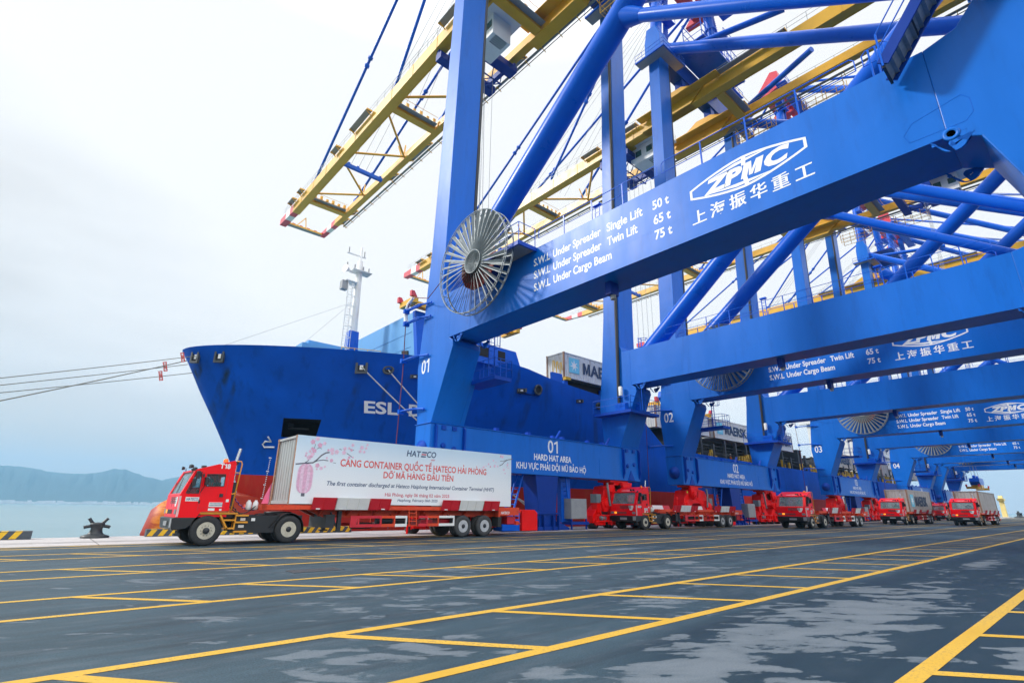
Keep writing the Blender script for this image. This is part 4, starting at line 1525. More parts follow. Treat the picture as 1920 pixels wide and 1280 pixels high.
# --- the two side frames
LEG = [(26.5, 6.30), (28.12, 6.30), (28.46, 9.9), (28.05, 13.4), (27.65, 18), (26.65, 40), (26.15, 54.0), (24.75, 54.0), (25.30, 39.3), (25.92, 18), (26.0, 14.9), (25.7, 14.38), (25.0, 14.38), (25.0, 11.36), (24.62, 11.1), (24.55, 10.75)]
LAND = [(.95, 11.36), (.95, 14.38), (.15, 14.6), (-.35, 15.2), (-.6, 16.2), (-.9, 38), (-1.0, 54), (-2.3, 54), (-2.5, 38), (-2.9, 16), (-3.1, 11), (-3.0, 4.0), (-1.2, 4.0), (-.15, 9.6), (.30, 11.0)]
for fi, x0 in enumerate(FX):
    mb = MB()
    mb.prism(LEG, 'x', X(x0), X(x0 + FW))
    mb.prism([(26.5, 6.32), (28.1, 6.32), (28.35, 9.0), (25.35, 9.0)], 'x', X(x0 + FW), X(x0 + FW + .35))
    leg = mb.build('sea_leg', M['blue'], crane, bevel=.03)
    mb = MB()
    mb.prism(LAND, 'x', X(x0), X(x0 + FW))
    lleg = mb.build('land_leg', M['blue'], crane, bevel=.03)
    mb = MB()
    mb.box(X(x0), X(x0 + FW), .95, 25.0, 11.36, 14.38)
    beam = mb.build('portal_beam', M['blue'], crane)
    # lugs with eyes under the beam ends
    for yc, zc in ((.86, 11.2), (24.1, 11.2)):
        for xx in (x0 + .0, x0 + FW - .08):
            mb = MB()
            out = [(yc + .50, 11.38), (yc + .37, 11.27)] + [(yc + .32 * math.cos(a), zc - .02 + .32 * math.sin(a)) for a in [-.2 - k * .35 for k in range(9)]] + [(yc - .30, 11.30), (yc - .33, 11.38)]
            mb.plane([[(-p[0], p[1]) for p in out], [(-yc + .11 * math.cos(k * .63), zc - .08 + .11 * math.sin(k * .63)) for k in range(10)],
                      [(-yc + .42 + .05 * math.cos(k * 1.05), zc + .04 + .05 * math.sin(k * 1.05)) for k in range(6)], [(-yc - .42 + .05 * math.cos(k * 1.05), zc + .04 + .05 * math.sin(k * 1.05)) for k in range(6)]],
                     (X(xx) - .004, 0, 0), (0, -1, 0), (0, 0, 1), .08)
            mb.build('lifting_lug', M['blue'], beam)
    # handrails on the beam
    mb = MB()
    for xr in (x0 + .08, x0 + FW - .08):
        y = 21.5 if (fi or xr > x0 + 1) else 17.2
        top = []
        while y > 2.2:
            seg = y - 7.2 if y - 7.2 > 1.5 else 1.6
            ys = [y - k * (y - seg) / 4 for k in range(5)]
            for q in ys[1:-1]:
                mb.bar((X(xr), q, 14.38), (X(xr), q, 15.48), .05, .05)
            for zz in (14.95,):
                mb.tube((X(xr), ys[0], zz), (X(xr), ys[-1], zz), .016, 6)
            mb.path([(X(xr), ys[0], 14.95), (X(xr), ys[0], 15.36), (X(xr), ys[0] - .12, 15.48), (X(xr), ys[-1] + .12, 15.48), (X(xr), ys[-1], 15.36), (X(xr), ys[-1], 14.95)], .02, 6)
            y = seg - .22
            if seg <= 2:
                break
    mb.build('handrail', M['blue_tube'], beam)
    # floodlight frames standing on the beam
    for yy in ((14.6, 8.2) if fi == 0 else (14.2, 7.0)):
        mb = MB()
        hh = 2.0 if fi == 0 and yy > 10 else 1.9
        if fi == 0 and yy < 10:
            hh = .7
        xl = x0 + FW - .35
        for q in (-.14, .14):
            mb.bar((X(xl), yy + q, 14.38), (X(xl), yy + q, 14.38 + hh), .05, .05)
        for k in range(int(hh / .25)):
            mb.bar((X(xl), yy - .14, 14.5 + k * .25), (X(xl), yy + .14, 14.5 + k * .25), .03, .03)
        mb.box(X(xl - .12), X(xl + .15), yy - .22, yy + .22, 14.38 + hh, 14.48 + hh)
        mb.build('floodlight', M['blue_tube'], beam)
    # small lamp bracket under the beam
    mb = MB()
    mb.box(X(x0 + .7), X(x0 + 1.3), 13.2, 13.5, 10.75, 11.36, 0)
    mb.tube((X(x0 + 1), 13.3, 10.75), (X(x0 + 1), 13.3, 10.55), .13, 10, 1)
    mb.build('under_beam_lamp', [M['blue_dark'], M['cabinet']], beam)
    # braces
    xm = x0 + FW / 2
    mb = MB()
    za, zb_ = (16.0, 36.4) if fi == 0 else (13.2, 34.5)
    mb.tube((X(xm), 25.0, za), (X(xm), -1.0, zb_), .70, 28)
    mb.build('diagonal_brace', M['blue_tube'], crane)
    mb = MB()
    mb.tube((X(xm), 25.4, 55.2), (X(xm), -1.3, 36.2), .64, 24)
    mb.build('diagonal_brace', M['blue_tube'], crane)
    mb = MB()
    mb.tube((X(xm), 11.9, 26.3), (X(xm), -.9, 16.4), .33, 16)
    mb.lathe([(.60, 0), (.34, 1.4)], (X(xm), 11.7, 26.15), (0, -.791, -.612), 18)
    mb.build('half_brace', M['blue_tube'], crane)
    # vertical cable trunk on the leg
    mb = MB()
    if fi == 0:
        pts = [(x0 + FW + .12, 26.0, 16.2), (x0 + FW + .12, 25.4, 39), (x0 + FW + .12, 24.9, 53)]
    else:
        pts = [(x0 - .14, 26.3, 9.6), (x0 - .14, 26.1, 18), (x0 - .14, 25.45, 39), (x0 - .14, 24.95, 53)]
    mb.path([(X(a), b, c) for a, b, c in pts], .14, 8)
    mb.build('cable_trunk', M['dark'], leg)
    # leg platform with a caged ladder
    mb = MB()
    if fi == 0:
        px0, px1, py0, py1, pz = FW, FW + 1.35, 23.1, 26.3, 9.0
    else:
        px0, px1, py0, py1, pz = -1.0, FW + .9, 24.5, 28.4, 9.15
        mb.box(X(x0 + px0), X(x0), py0, py1, pz - .22, pz, 0)
        mb.box(X(x0), X(x0 + px1), py0, 25.2, pz - .22, pz, 0)
    if fi == 0:
        mb.box(X(x0 + px0), X(x0 + px1), py0, py1, pz - .22, pz, 0)
    pf = mb.build('leg_platform', M['blue_rib'], crane)
    mb = MB()
    cor = [(px0, py1), (px0, py0), (px1, py0), (px1, py1 if fi == 0 else 25.2)]
    for (a, b), (c, d) in zip(cor, cor[1:]):
        for zz in (.55, 1.1):
            mb.tube((X(x0 + a), b, pz + zz), (X(x0 + c), d, pz + zz), .022, 6)
        for k in range(4):
            q = k / 3
            mb.tube((X(x0 + a + (c - a) * q), b + (d - b) * q, pz), (X(x0 + a + (c - a) * q), b + (d - b) * q, pz + 1.1), .022, 6)
    mb.build('handrail', M['blue_tube'], pf)
    mb = MB()
    lx, ly = (x0 + FW + .75, 24.35) if fi == 0 else (x0 + .5, 24.25)
    for q in (-.22, .22):
        mb.bar((X(lx + q), ly, pz), (X(lx + q), ly, 15.4), .05, .05)
    for k in range(22):
        mb.tube((X(lx - .22), ly, pz + .2 + k * .285), (X(lx + .22), ly, pz + .2 + k * .285), .018, 5)
    for k in range(6):
        z = pz + 2.1 + k * .8
        mb.path([(X(lx - .24), ly, z), (X(lx - .36), ly - .35, z), (X(lx - .12), ly - .68, z), (X(lx + .12), ly - .68, z), (X(lx + .36), ly - .35, z), (X(lx + .24), ly, z)], .022, 6)
    for a, b in ((-.36, -.35), (.36, -.35), (-.12, -.68), (.12, -.68)):
        mb.tube((X(lx + a), ly + b, pz + 2.1), (X(lx + a), ly + b, pz + 6.1), .016, 5)
    mb.build('caged_ladder', M['blue_tube'], pf)
    if fi:
        mb = MB()
        mb.lathe([(.17, 0), (.17, .75), (.1, .8)], (X(x0 - .35), 25.9, pz + 1.35), (0, 0, 1), 12)
        mb.box(X(x0 + .05), X(x0 + .4), 24.9, 25.2, pz + 1.7, pz + 2.1)
        mb.build('white_box', M['white'], pf)
        one('locker', M['blue_tube'], pf, lambda mb: mb.box(X(x0 - .8), X(x0 - .3), 25.2, 26.2, pz, pz + .65))
        one('locker', M['blue_tube'], pf, lambda mb: mb.box(X(x0 + .5), X(x0 + 1.0), 24.7, 25.1, pz, pz + .75))
    # node and pylon above the leg
    mb = MB()
    mb.prism([(24.4, 53.6), (26.6, 53.6), (26.5, 56.0), (26.1, 58.0), (24.9, 58.0), (24.4, 56.2)], 'x', X(x0 - .05), X(x0 + FW + .05))
    nd = mb.build('leg_head', M['blue'], crane, bevel=.03)
    mb = MB()
    mb.box(X(x0 - 1.3), X(x0 + FW + 1.2), 23.3, 24.5, 52.6, 52.75, 0)
    mb.box(X(x0 - 1.3), X(x0 - .05), 24.5, 27.2, 52.6, 52.75, 0)
    mb.build('grating', M['grate'], nd)
    mb = MB()
    cor = [(x0 - 1.3, 27.2), (x0 - 1.3, 23.3), (x0 + FW + 1.2, 23.3), (x0 + FW + 1.2, 24.5)]
    for (a, b), (c, d) in zip(cor, cor[1:]):
        mb.bar((X(a), b, 52.68), (X(c), d, 52.68), .16, .2)
        for zz in (.55, 1.1):
            mb.tube((X(a), b, 52.7 + zz), (X(c), d, 52.7 + zz), .03, 6)
        for k in range(5):
            q = k / 4
            mb.tube((X(a + (c - a) * q), b + (d - b) * q, 52.7), (X(a + (c - a) * q), b + (d - b) * q, 53.8), .03, 6)
    mb.build('handrail', M['blue_tube'], nd)
    px = x0 + FW / 2
    tx = 3.4 if fi == 0 else 15.6
    mb = MB()
    mb.tube((X(px), 25.5, 57.5), (X(tx), 25.2, 75.5), .72, 22, 0, .60)
    mb.lathe([(.95, 0), (.95, .25)], (X(px + (tx - px) * .35), 25.4, 63.8), (0, 0, 1), 18)
    mb.lathe([(.9, 0), (.9, .2)], (X(px + (tx - px) * .7), 25.3, 70), (0, 0, 1), 18)
    py = mb.build('pylon', M['blue_tube'], crane)
    mb = MB()
    for k in range(46):
        z = 58.0 + k * .37
        mb.box(X(px + (tx - px) * (z - 57.5) / 18 + 1.0), X(px + (tx - px) * (z - 57.5) / 18 + 1.9), 24.9, 25.1, z, z + .10)
    for q in (.95, 1.95):
        mb.tube((X(px + q), 25, 57.8), (X(tx + q), 25, 75), .04, 6)
    for z in (60, 65, 70):
        mb.box(X(px - 1.3), X(px + 2.4), 24.0, 25.0, z, z + .12)
        mb.tube((X(px - 1.3), 24.0, z + 1), (X(px + 2.4), 24.0, z + 1), .04, 6)
        for q in (-1.3, 0, 1.2, 2.4):
            mb.tube((X(px + q), 24, z), (X(px + q), 24, z + 1), .04, 6)
    mb.build('ladder', M['blue_tube'], py)
    # backstays and tie rods
    mb = MB()
    mb.tube((X(tx), 25.0, 75.6), (X(x0 + FW / 2), -1.5, 55.0), .62, 18)
    mb.build('backstay', M['blue_tube'], crane)
    mb = MB()
    mb.tube((X(tx + .5), 24.6, 76.6), (X(6.4 if fi == 0 else 12.6), -19, 53.5), .22, 10)
    mb.build('tie_rod', M['blue_tube'], crane)
    gx = 5.35 if fi == 0 else 13.15
    mb = MB()
    mb.tube((X(x0 + FW if fi == 0 else x0), 24.6, 54.4), (X(gx), 12.4, 53.6), .36, 14)
    mb.build('plan_brace', M['blue_tube'], crane)

# lettering of the seaward portal beam face
S1, S2 = .0, .0
bx = XA
beam0 = [c for c in crane.children if c.name.split('.')[0] == 'portal_beam'][0]
rowz = (13.40, 12.70, 12.00)
for z, txts in zip(rowz, ((('S.W.L', 17.5, 1.18), ('Under Spreader', 16.12, 3.05), ('Single Lift', 12.72, 1.92), ('50 t', 10.30, .78)),
                          (('S.W.L', 17.5, 1.18), ('Under Spreader', 16.12, 3.05), ('Twin Lift', 12.72, 1.62), ('65 t', 10.30, .80)),
                          (('S.W.L', 17.5, 1.18), ('Under Cargo Beam', 16.12, 3.62), ('75 t', 10.30, .80)))):
    mb = MB()
    for tx, y, wd in txts:
        write(mb, tx, (bx, y, z - .02), size=.40, width=wd, bold=.024, **NX)
    mb.build('load_lettering', M['letter'], beam0)
mb = MB()
# maker's emblem: a long six-sided shield with slanted initials and split spikes
LC, LZ, LW, LH = 6.44, 13.21, 4.28, 1.30


def shield(kw, kh, endh):
    top = []
    for k in range(13):
        t_ = -1 + 2 * k / 12
        top.append((t_ * LW / 2 * kw, (endh + (LH / 2 * kh - endh) * (1 - abs(t_) ** 1.6))))
    return top + [(a, -b) for a, b in reversed(top)]


def ex(p):
    return (p[0] - LC, p[1])


mb.plane([shield(1, 1, .2), shield(.955, .86, .145)], (bx - .004, LC, LZ), (0, -1, 0), (0, 0, 1), 0)
write(mb, 'ZPMC', (bx, LC + 1.50, LZ - .265), size=.53, width=2.95, bold=.055, shear=.32, lift=.004, **NX)
for sgn in (1, -1):
    mb.plane([[(-1.35, sgn * .30), (1.05, sgn * .46), (.3, sgn * .50), (-.3, sgn * .50)][::sgn]], (bx - .005, LC, LZ), (0, -1, 0), (0, 0, 1), 0)
    mb.plane([[(-.06, sgn * .25), (.10, sgn * .25), (.14, sgn * .58), (-.02, sgn * .58)][::sgn]], (bx - .006, LC, LZ), (0, -1, 0), (0, 0, 1), 0)
write(mb, '\u4e0a\u6d77\u632f\u534e\u91cd\u5de5', (bx, 8.62, 11.93), size=.56 * CAP / .88, width=4.40, bold=.004, track=.22, fat=.014, **NX)
mb.build('maker_emblem', M['letter'], beam0)

# inspection plate outline and weld seams on the face
mb = MB()
mb.path([(bx - .003, 1.75, 11.62), (bx - .003, .5, 11.6), (bx - .003, .3, 11.8), (bx - .003, .3, 12.25), (bx - .003, .45, 12.45), (bx - .003, 1.6, 12.2), (bx - .003, 1.85, 11.9)], .004, 4, closed=True)
mb.tube((bx - .002, 22.9, 11.4), (bx - .002, 22.9, 14.3), .006, 4)
mb.build('weld_seam', M['blue_tube'], beam0)
mb = MB()
mb.lathe([(.20, 0), (.20, .012), (.10, .014), (.10, .0)], (bx - .0, .86, 11.40), (-1, 0, 0), 22, 0)
mb.lathe([(.095, .013), (.0, .013)], (bx, .86, 11.40), (-1, 0, 0), 16, 1)
mb.build('pin_boss', [M['blue'], M['dark']], beam0)

# --- cable reel
RX, RY, RZ, RR = -1.25, 20.9, 14.45, 3.0
mb = MB()
mb.lathe([(0, 0), (.5, .02), (.58, .1), (.62, .42), (.7, .44), (.7, .5), (.66, .5), (.56, .2), (.0, .16)], (X(RX + .25), RY, RZ), (-1, 0, 0), 30)
for k in range(24):
    a = k * math.pi / 12
    mb.bar((X(RX - .02), RY + .18 * math.cos(a), RZ + .18 * math.sin(a)), (X(RX - .16), RY + .52 * math.cos(a), RZ + .52 * math.sin(a)), .03, .03)
reel = mb.build('cable_reel', M['galv'], crane)
mb = MB()
NS = 36
for k in range(NS):
    a = 2 * math.pi * k / NS
    c, s_ = math.cos(a), math.sin(a)
    n_ = Vector((0, -s_, c))
    for side, xo in ((0, -.30), (1, .12)):
        r0, r1 = .62, RR - .02
        p0 = Vector((X(RX + xo * .6), RY + r0 * c, RZ + r0 * s_))
        p1 = Vector((X(RX + xo), RY + r1 * c, RZ + r1 * s_))
        wd = .075 if side == 0 else .05
        nn = (n_ + Vector((.9, 0, 0))).normalized()
        mb.add([p0 - nn * wd * .6, p0 + nn * wd * .6, p1 + nn * wd * 1.3, p1 - nn * wd * 1.3], [(0, 1, 2, 3)])
        mb.add([p0 + nn * wd * .6, p0 + nn * wd * .6 + n_ * .03, p1 + nn * wd * 1.3 + n_ * .045, p1 + nn * wd * 1.3], [(0, 1, 2, 3)])
mb.build('spokes', M['galv'], reel)
mb = MB()
for xo in (-.34, -.24, .14, .20):
    mb.path([(X(RX + xo), RY + RR * math.cos(k * math.pi / 36), RZ + RR * math.sin(k * math.pi / 36)) for k in range(72)], .024, 6, closed=True)
for k in range(NS):
    a = 2 * math.pi * (k + .5) / NS
    if k % 3 == 0:
        mb.tube((X(RX - .34), RY + RR * math.cos(a), RZ + RR * math.sin(a)), (X(RX + .2), RY + RR * math.cos(a), RZ + RR * math.sin(a)), .018, 5)
mb.build('rim', M['galv'], reel)
mb = MB()
mb.plane([[(1.55 * math.cos(k * math.pi / 6 + .26), 1.55 * math.sin(k * math.pi / 6 + .26)) for k in range(12)]], (X(RX + .15), RY, RZ), (0, -1, 0), (0, 0, 1), .08)
mb.build('drum_disc', mat('reel_red_oxide', (0.30, 0.035, 0.028), .6, var=.2), reel)
mb = MB()
mb.lathe([(.45, 0), (.45, 1.0)], (X(0), RY, RZ - .2), (-1, 0, 0), 16)
mb.prism([(RY + .9, 14.38), (RY - .9, 14.38), (RY - .4, 13.5), (RY + .4, 13.5)], 'x', X(-.9), X(-.005))
mb.build('bracket', M['blue_dark'], reel)
mb = MB()
mb.box(X(-1.25), X(-.01), 17.3, 20.3, 14.28, 14.36, 0)
for a, b in (((-1.25, 17.3), (-1.25, 20.3)), ((-1.25, 17.3), (-.01, 17.3))):
    mb.bar((X(a[0]), a[1], 14.27), (X(b[0]), b[1], 14.27), .10, .22, 1)
pf = mb.build('reel_platform', [M['grate'], M['blue_rib']], crane)
mb = MB()
for zz in (.55, 1.1):
    mb.path([(X(-1.25), 20.3, 14.36 + zz), (X(-1.25), 17.3, 14.36 + zz), (X(-.1), 17.3, 14.36 + zz)], .022, 6)
for a, b in ((-1.25, 20.3), (-1.25, 18.8), (-1.25, 17.3), (-.1, 17.3)):
    mb.tube((X(a), b, 14.3), (X(a), b, 15.46), .024, 6)
mb.build('handrail', M['blue_tube'], pf)

# --- cable guide arms on the sea side of leg one, and the hanging supply cable
leg0 = [c for c in crane.children if c.name.split('.')[0] == 'sea_leg'][0]
for z, ln in ((14.35, 2.0), (13.4, 1.9), (10.75, 1.9), (7.3, 1.6)):
    mb = MB()
    yb = 28.0 if z > 8 else 28.1
    mb.path([(X(-.12), yb - .9, z - .1), (X(-.22), yb, z), (X(-.22), yb + ln, z + .05)], .07, 8)
    mb.path([(X(-.02), yb - .3, z), (X(-.42), yb + .2, z), (X(-.42), yb + ln, z)], .045, 6)
    mb.box(X(-.5), X(-.1), yb + ln - .1, yb + ln + .1, z - .15, z + .15)
    mb.build('guide_arm', M['blue_tube'], leg0)
mb = MB()
mb.path([(X(-.25), 30.05, 13.6), (X(-.25), 30.2, 14.3), (X(-.25), 29.9, 14.9), (X(-.25), 29.3, 15.2)], .16, 10, 0, .10)
mb.build('cable_bell', M['white'], leg0)
mb = MB()
mb.path([(X(RX), RY + 2.95, RZ + .2), (X(-.7), 26.6, 14.2), (X(-.3), 29.4, 15.25), (X(-.25), 30.1, 14.4), (X(-.25), 29.95, 9.9), (X(-.3), 30.0, 5.0), (X(-.35), 30.1, .15)], .03, 6)
mb.build('supply_cable', M['cable'], reel)

# --- stair at the landward end of the beam
mb = MB()
sx0, sx1 = -1.15, -.25
A, B = (1.75, 13.75), (-1.6, 18.3)
for sx in (sx0, sx1):
    mb.bar((X(sx), A[0], A[1]), (X(sx), B[0], B[1]), .06, .30, 0, up=(0, .8, .6))
nst = 17
for k in range(nst):
    t_ = (k + .5) / nst
    y, z = A[0] + (B[0] - A[0]) * t_, A[1] + (B[1] - A[1]) * t_
    mb.box(X(sx0 + .03), X(sx1 - .03), y - .14, y + .14, z - .02, z + .02, 1)
for k in range(5):
    t_ = k / 4
    y, z = A[0] + (B[0] - A[0]) * t_, A[1] + (B[1] - A[1]) * t_ - .1
    mb.bar((X(sx0), y, z), (X(sx1), y, z), .07, .09, 2)
mb.add([(X(sx0 + .03), A[0] + .02, A[1] - .10), (X(sx1 - .03), A[0] + .02, A[1] - .10), (X(sx1 - .03), B[0] + .02, B[1] - .10), (X(sx0 + .03), B[0] + .02, B[1] - .10)], [(0, 1, 2, 3)], 1)
st = mb.build('stair', [M['blue_dark'], M['grate'], M['dark']], crane)
mb = MB()
for sx in (sx0 - .02,):
    for h in (.55, 1.05):
        mb.tube((X(sx), A[0], A[1] + h), (X(sx), B[0], B[1] + h), .02, 6)
    for k in range(4):
        t_ = k / 3
        mb.bar((X(sx), A[0] + (B[0] - A[0]) * t_, A[1] + (B[1] - A[1]) * t_ - .1), (X(sx), A[0] + (B[0] - A[0]) * t_, A[1] + (B[1] - A[1]) * t_ + 1.05), .05, .05)
mb.build('handrail', M['blue_tube'], st)
mb = MB()
mb.box(X(-1.4), X(0), -3.4, -1.5, 18.2, 18.3, 1)
mb.box(X(-1.4), X(-.02), -1.6, -1.5, 18.05, 18.35, 0)
mb.box(X(-.6), X(-.05), -2.3, -.6, 15.2, 16.6, 2)
mb.build('stair_landing', [M['blue_rib'], M['grate'], M['blue_dark']], st)

# --- cross beams between the frames
for y0, y1, nm in ((24.75, 26.15, 'sea_cross_beam'), (-2.3, -1.0, 'land_cross_beam')):
    mb = MB()
    mb.box(X(FW + .02), X(FX[1] - .02), y0, y1, 53.2, 55.9)
    mb.build(nm, M['blue_dark'], crane)
mb = MB()
mb.box(X(-.5), X(21.4), -3.0, -1.3, 2.6, 4.0)
for a in (1, 18.5):
    mb.box(X(a), X(a + 2), -2.7, -1.6, .05, 2.6)
mb.build('land_sill', M['blue'], crane)

# --- boom and trolley girders
GX = (5.75, 12.9)
GZ0, GZ1 = 48.65, 50.25
for gi, g in enumerate(GX):
    mb = MB()
    wv = (.52, .40)[gi]
    GB = GZ0 + (0, .42)[gi]
    mb.box(X(g - wv), X(g + wv), -24, 82.0, GB, GZ1, 0)
    sw = (1 if gi else -1)
    bands = [(82.0, 83.6, 1), (83.6, 85.6, 2), (85.6, 88.6, 1)]
    for a, b, m_ in bands:
        mb.add([(X(g + s1 * wv), yy, zz) for s1 in (-1, 1) for yy in (a, b) for zz in (GB + (yy - 82) * .06, GZ1 - (yy - 82) * .02)],
               [(0, 1, 3, 2), (4, 6, 7, 5), (0, 4, 5, 1), (2, 3, 7, 6), (0, 2, 6, 4), (1, 5, 7, 3)], m_)
    mb.box(X(g - sw * (wv + .13)), X(g - sw * wv), -24, 82, GB - .05, GB + .25, 0)
    for y in range(-22, 82, 5):
        mb.box(X(g + sw * wv), X(g + sw * (wv + .04)), y, y + .12, GB + .02, GZ1 - .02, 0)
    gd = mb.build('boom_girder', [M['yellow'], M['tipred'], M['white']], crane)
    # outer walkway with brackets, railing
    wx0, wx1 = (g + sw * .66, g + sw * 1.45)
    lo, hi = min(wx0, wx1), max(wx0, wx1)
    for (a, b) in ((27, 31.5), (33.5, 36.5), (53, 58.2), (62.5, 64.5), (76.5, 78), (80, 82.3), (8, 16)):
        mb = MB()
        mb.box(X(lo), X(hi), a, b, GZ1 - .12, GZ1 - .02, 0)
        mb.bar((X(g + sw * .64), a + .2, GZ1 - .7), (X(g + sw * 1.4), a + .2, GZ1 - .14), .08, .1, 1)
        mb.bar((X(g + sw * .64), b - .2, GZ1 - .7), (X(g + sw * 1.4), b - .2, GZ1 - .14), .08, .1, 1)
        mb.box(X(lo), X(hi), a - .06, a, GZ1 - .25, GZ1 - .02, 1)
        mb.box(X(lo), X(hi), b, b + .06, GZ1 - .25, GZ1 - .02, 1)
        mb.build('walkway', [M['grate'], M['yellow']], gd)
    mb = MB()
    for zz in (.55, 1.1):
        mb.tube((X(g + sw * .55), -24, GZ1 + zz), (X(g + sw * .55), 87, GZ1 + zz), .022, 5)
    for y in range(-24, 88, 2):
        mb.tube((X(g + sw * .55), y, GZ1), (X(g + sw * .55), y, GZ1 + 1.1), .025, 5)
    mb.build('railing', M['galv'], gd)
    if gi == 1:
        mb = MB()
        mb.tube((X(g + .95), -24, GZ0 + .25), (X(g + .95), 81, GZ0 + .25), .15, 10, 0)
        mb.tube((X(g + 1.25), -24, GZ0 + .05), (X(g + 1.25), 81, GZ0 + .05), .05, 6, 1)
        for k in range(42):
            y = -22 + k * 2.5
            mb.bar((X(g + .62), y, GZ0 + .1), (X(g + 1.45), y, GZ0 - .12), .06, .10, 2)
        mb.build('cable_tray', [M['galv'], M['dark'], M['yellow']], gd)
# cross members of the boom
for y, m_, nm in ((87.6, 'yellow', 'tip_platform'), (77.2, 'yellow', 'boom_cross_beam'), (63.9, 'blue_tube', 'boom_cross_beam'), (49.5, 'yellow', 'boom_cross_beam'), (29.5, 'yellow', 'boom_cross_beam'), (16.5, 'yellow', 'boom_cross_beam'), (-12, 'yellow', 'boom_cross_beam')):
    mb = MB()
    if nm == 'tip_platform':
        mb.box(X(GX[0] + .62), X(GX[1] - .62), y - .55, y + .45, GZ0 + .5, GZ0 + .62, 2)
        mb.box(X(GX[0] + .62), X(GX[1] - .62), y - .62, y - .55, GZ0 + .45, GZ0 + .75, 0)
        for k in range(5):
            xx = GX[0] + 1.2 + k * 1.3
            mb.box(X(xx), X(xx + .5), y - .4, y + .1, GZ0 + .62, GZ0 + 1.0, 1)
        mb.bar((X(7.6), y, GZ0 + .6), (X(9.2), y, GZ0 + 3.0), .14, .14, 0)
        mb.bar((X(9.5), y, GZ0 + .6), (X(9.2), y, GZ0 + 3.0), .14, .14, 0)
        mb.build(nm, [M['yellow'], M['tipred'], M['grate']], crane)
        continue
    if m_ == 'blue_tube':
        mb.box(X(GX[0] + .62), X(GX[1] - .62), y - .25, y + .25, GZ0 - .1, GZ0 + .4, 0)
        for q in (6.8, 8.2, 10.5, 11.8):
            mb.box(X(q), X(q + .35), y - .2, y + .2, GZ0 + .4, GZ0 + .65, 0)
        mb.build('boom_cross_beam', M['blue_tube'], crane)
        continue
    mb.box(X(GX[0] + .62), X(GX[1] - .62), y - .5, y + .5, GZ0 + .1, GZ0 + 1.1, 0)
    for q in range(6):
        mb.box(X(GX[0] + 1.0 + q), X(GX[0] + 1.4 + q), y - .6, y - .2, GZ0 + 1.1, GZ0 + 1.5 + .2 * (q % 2), 0)
    mb.box(X(GX[0] + .8), X(GX[1] - .8), y - 1.2, y - .5, GZ0 + .5, GZ0 + .56, 1)
    mb.tube((X(GX[0] + .8), y - 1.2, GZ0 + 1.5), (X(GX[1] - .8), y - 1.2, GZ0 + 1.5), .03, 6, 0)
    mb.build('boom_cross_beam', [M['yellow'], M['grate']], crane)
zb = GZ0 + .7
for ya, yb2 in ((75.0, 70.2), (64.2, 70.2), (61.5, 57.3), (51, 57.3), (47.5, 42), (36, 42)):
    one('boom_lacing', M['yellow'], crane, lambda mb: mb.tube((X(GX[0] + .6), ya, zb), (X(GX[1] - .6), yb2, zb), .16, 8))
for yy in (71.5, 58.5, 43.2):
    mb = MB()
    mb.bar((X(GX[1] - .4), yy, GZ1), (X(GX[1] - .7), yy + .5, GZ1 + 1.8), .22, .16)
    mb.bar((X(GX[1] - .4), yy - .8, GZ1), (X(GX[1] - .2), yy - .6, GZ1 + 1.6), .18, .14)
    mb.build('rope_support', M['yellow'], crane)
# forestays
for tx, g in ((3.6, GX[0]), (15.4, GX[1])):
    for ya, r_ in ((74.5, .20), (48.6, .20)):
        mb = MB()
        a = Vector((X(tx), 25.3, 76.0))
        b = Vector((X(g), ya, GZ1 + .5))
        mb.tube(a, b, r_, 10)
        mid = a.lerp(b, .62)
        dv = (b - a).normalized()
        mb.lathe([(.34, -.8), (.34, -.4), (.2, -.3), (.2, .3), (.34, .4), (.34, .8)], mid, dv, 10)
        mb.box(b.x - .3, b.x + .3, b.y - .4, b.y + .4, GZ1, GZ1 + .6)
        mb.build('forestay', M['blue_tube'], crane)
mb = MB()
for q in (.3, .7, 1.1):
    mb.tube((X(9.0 + q), 25.5, 76), (X(7.2 + q * 3), 66, GZ1 + .5), .03, 5)
    mb.tube((X(9.0 + q), 25.5, 76), (X(7.2 + q * 3), 50, GZ1 + .5), .03, 5)
    mb.tube((X(9.0 + q), 25, 76), (X(8 + q), -14, 53), .03, 5)
mb.build('hoist_rope', M['cabinet'], crane)
# hinge plates at the boom foot
for g in GX:
    mb = MB()
    mb.prism([(31, GZ0), (24, GZ0), (22, GZ1), (25, GZ1 + 1.6), (27, GZ1 + 1.7), (30, GZ1)], 'x', X(g - .70), X(g + .70))
    mb.lathe([(.8, 0), (.8, 1.6)], (X(g - .8), 26.2, GZ1 + .6), (1, 0, 0), 18)
    mb.box(X(g - 1.9), X(g - .7), 20, 31, GZ1 - .3, GZ1 - .2)
    mb.build('boom_hinge', M['yellow'], crane)
for g in GX:
    for yy in (25.4, -1.7):
        one('girder_hanger', M['blue_dark'], crane, lambda mb: mb.box(X(g - .5), X(g + .5), yy - .5, yy + .5, GZ1, 53.2))
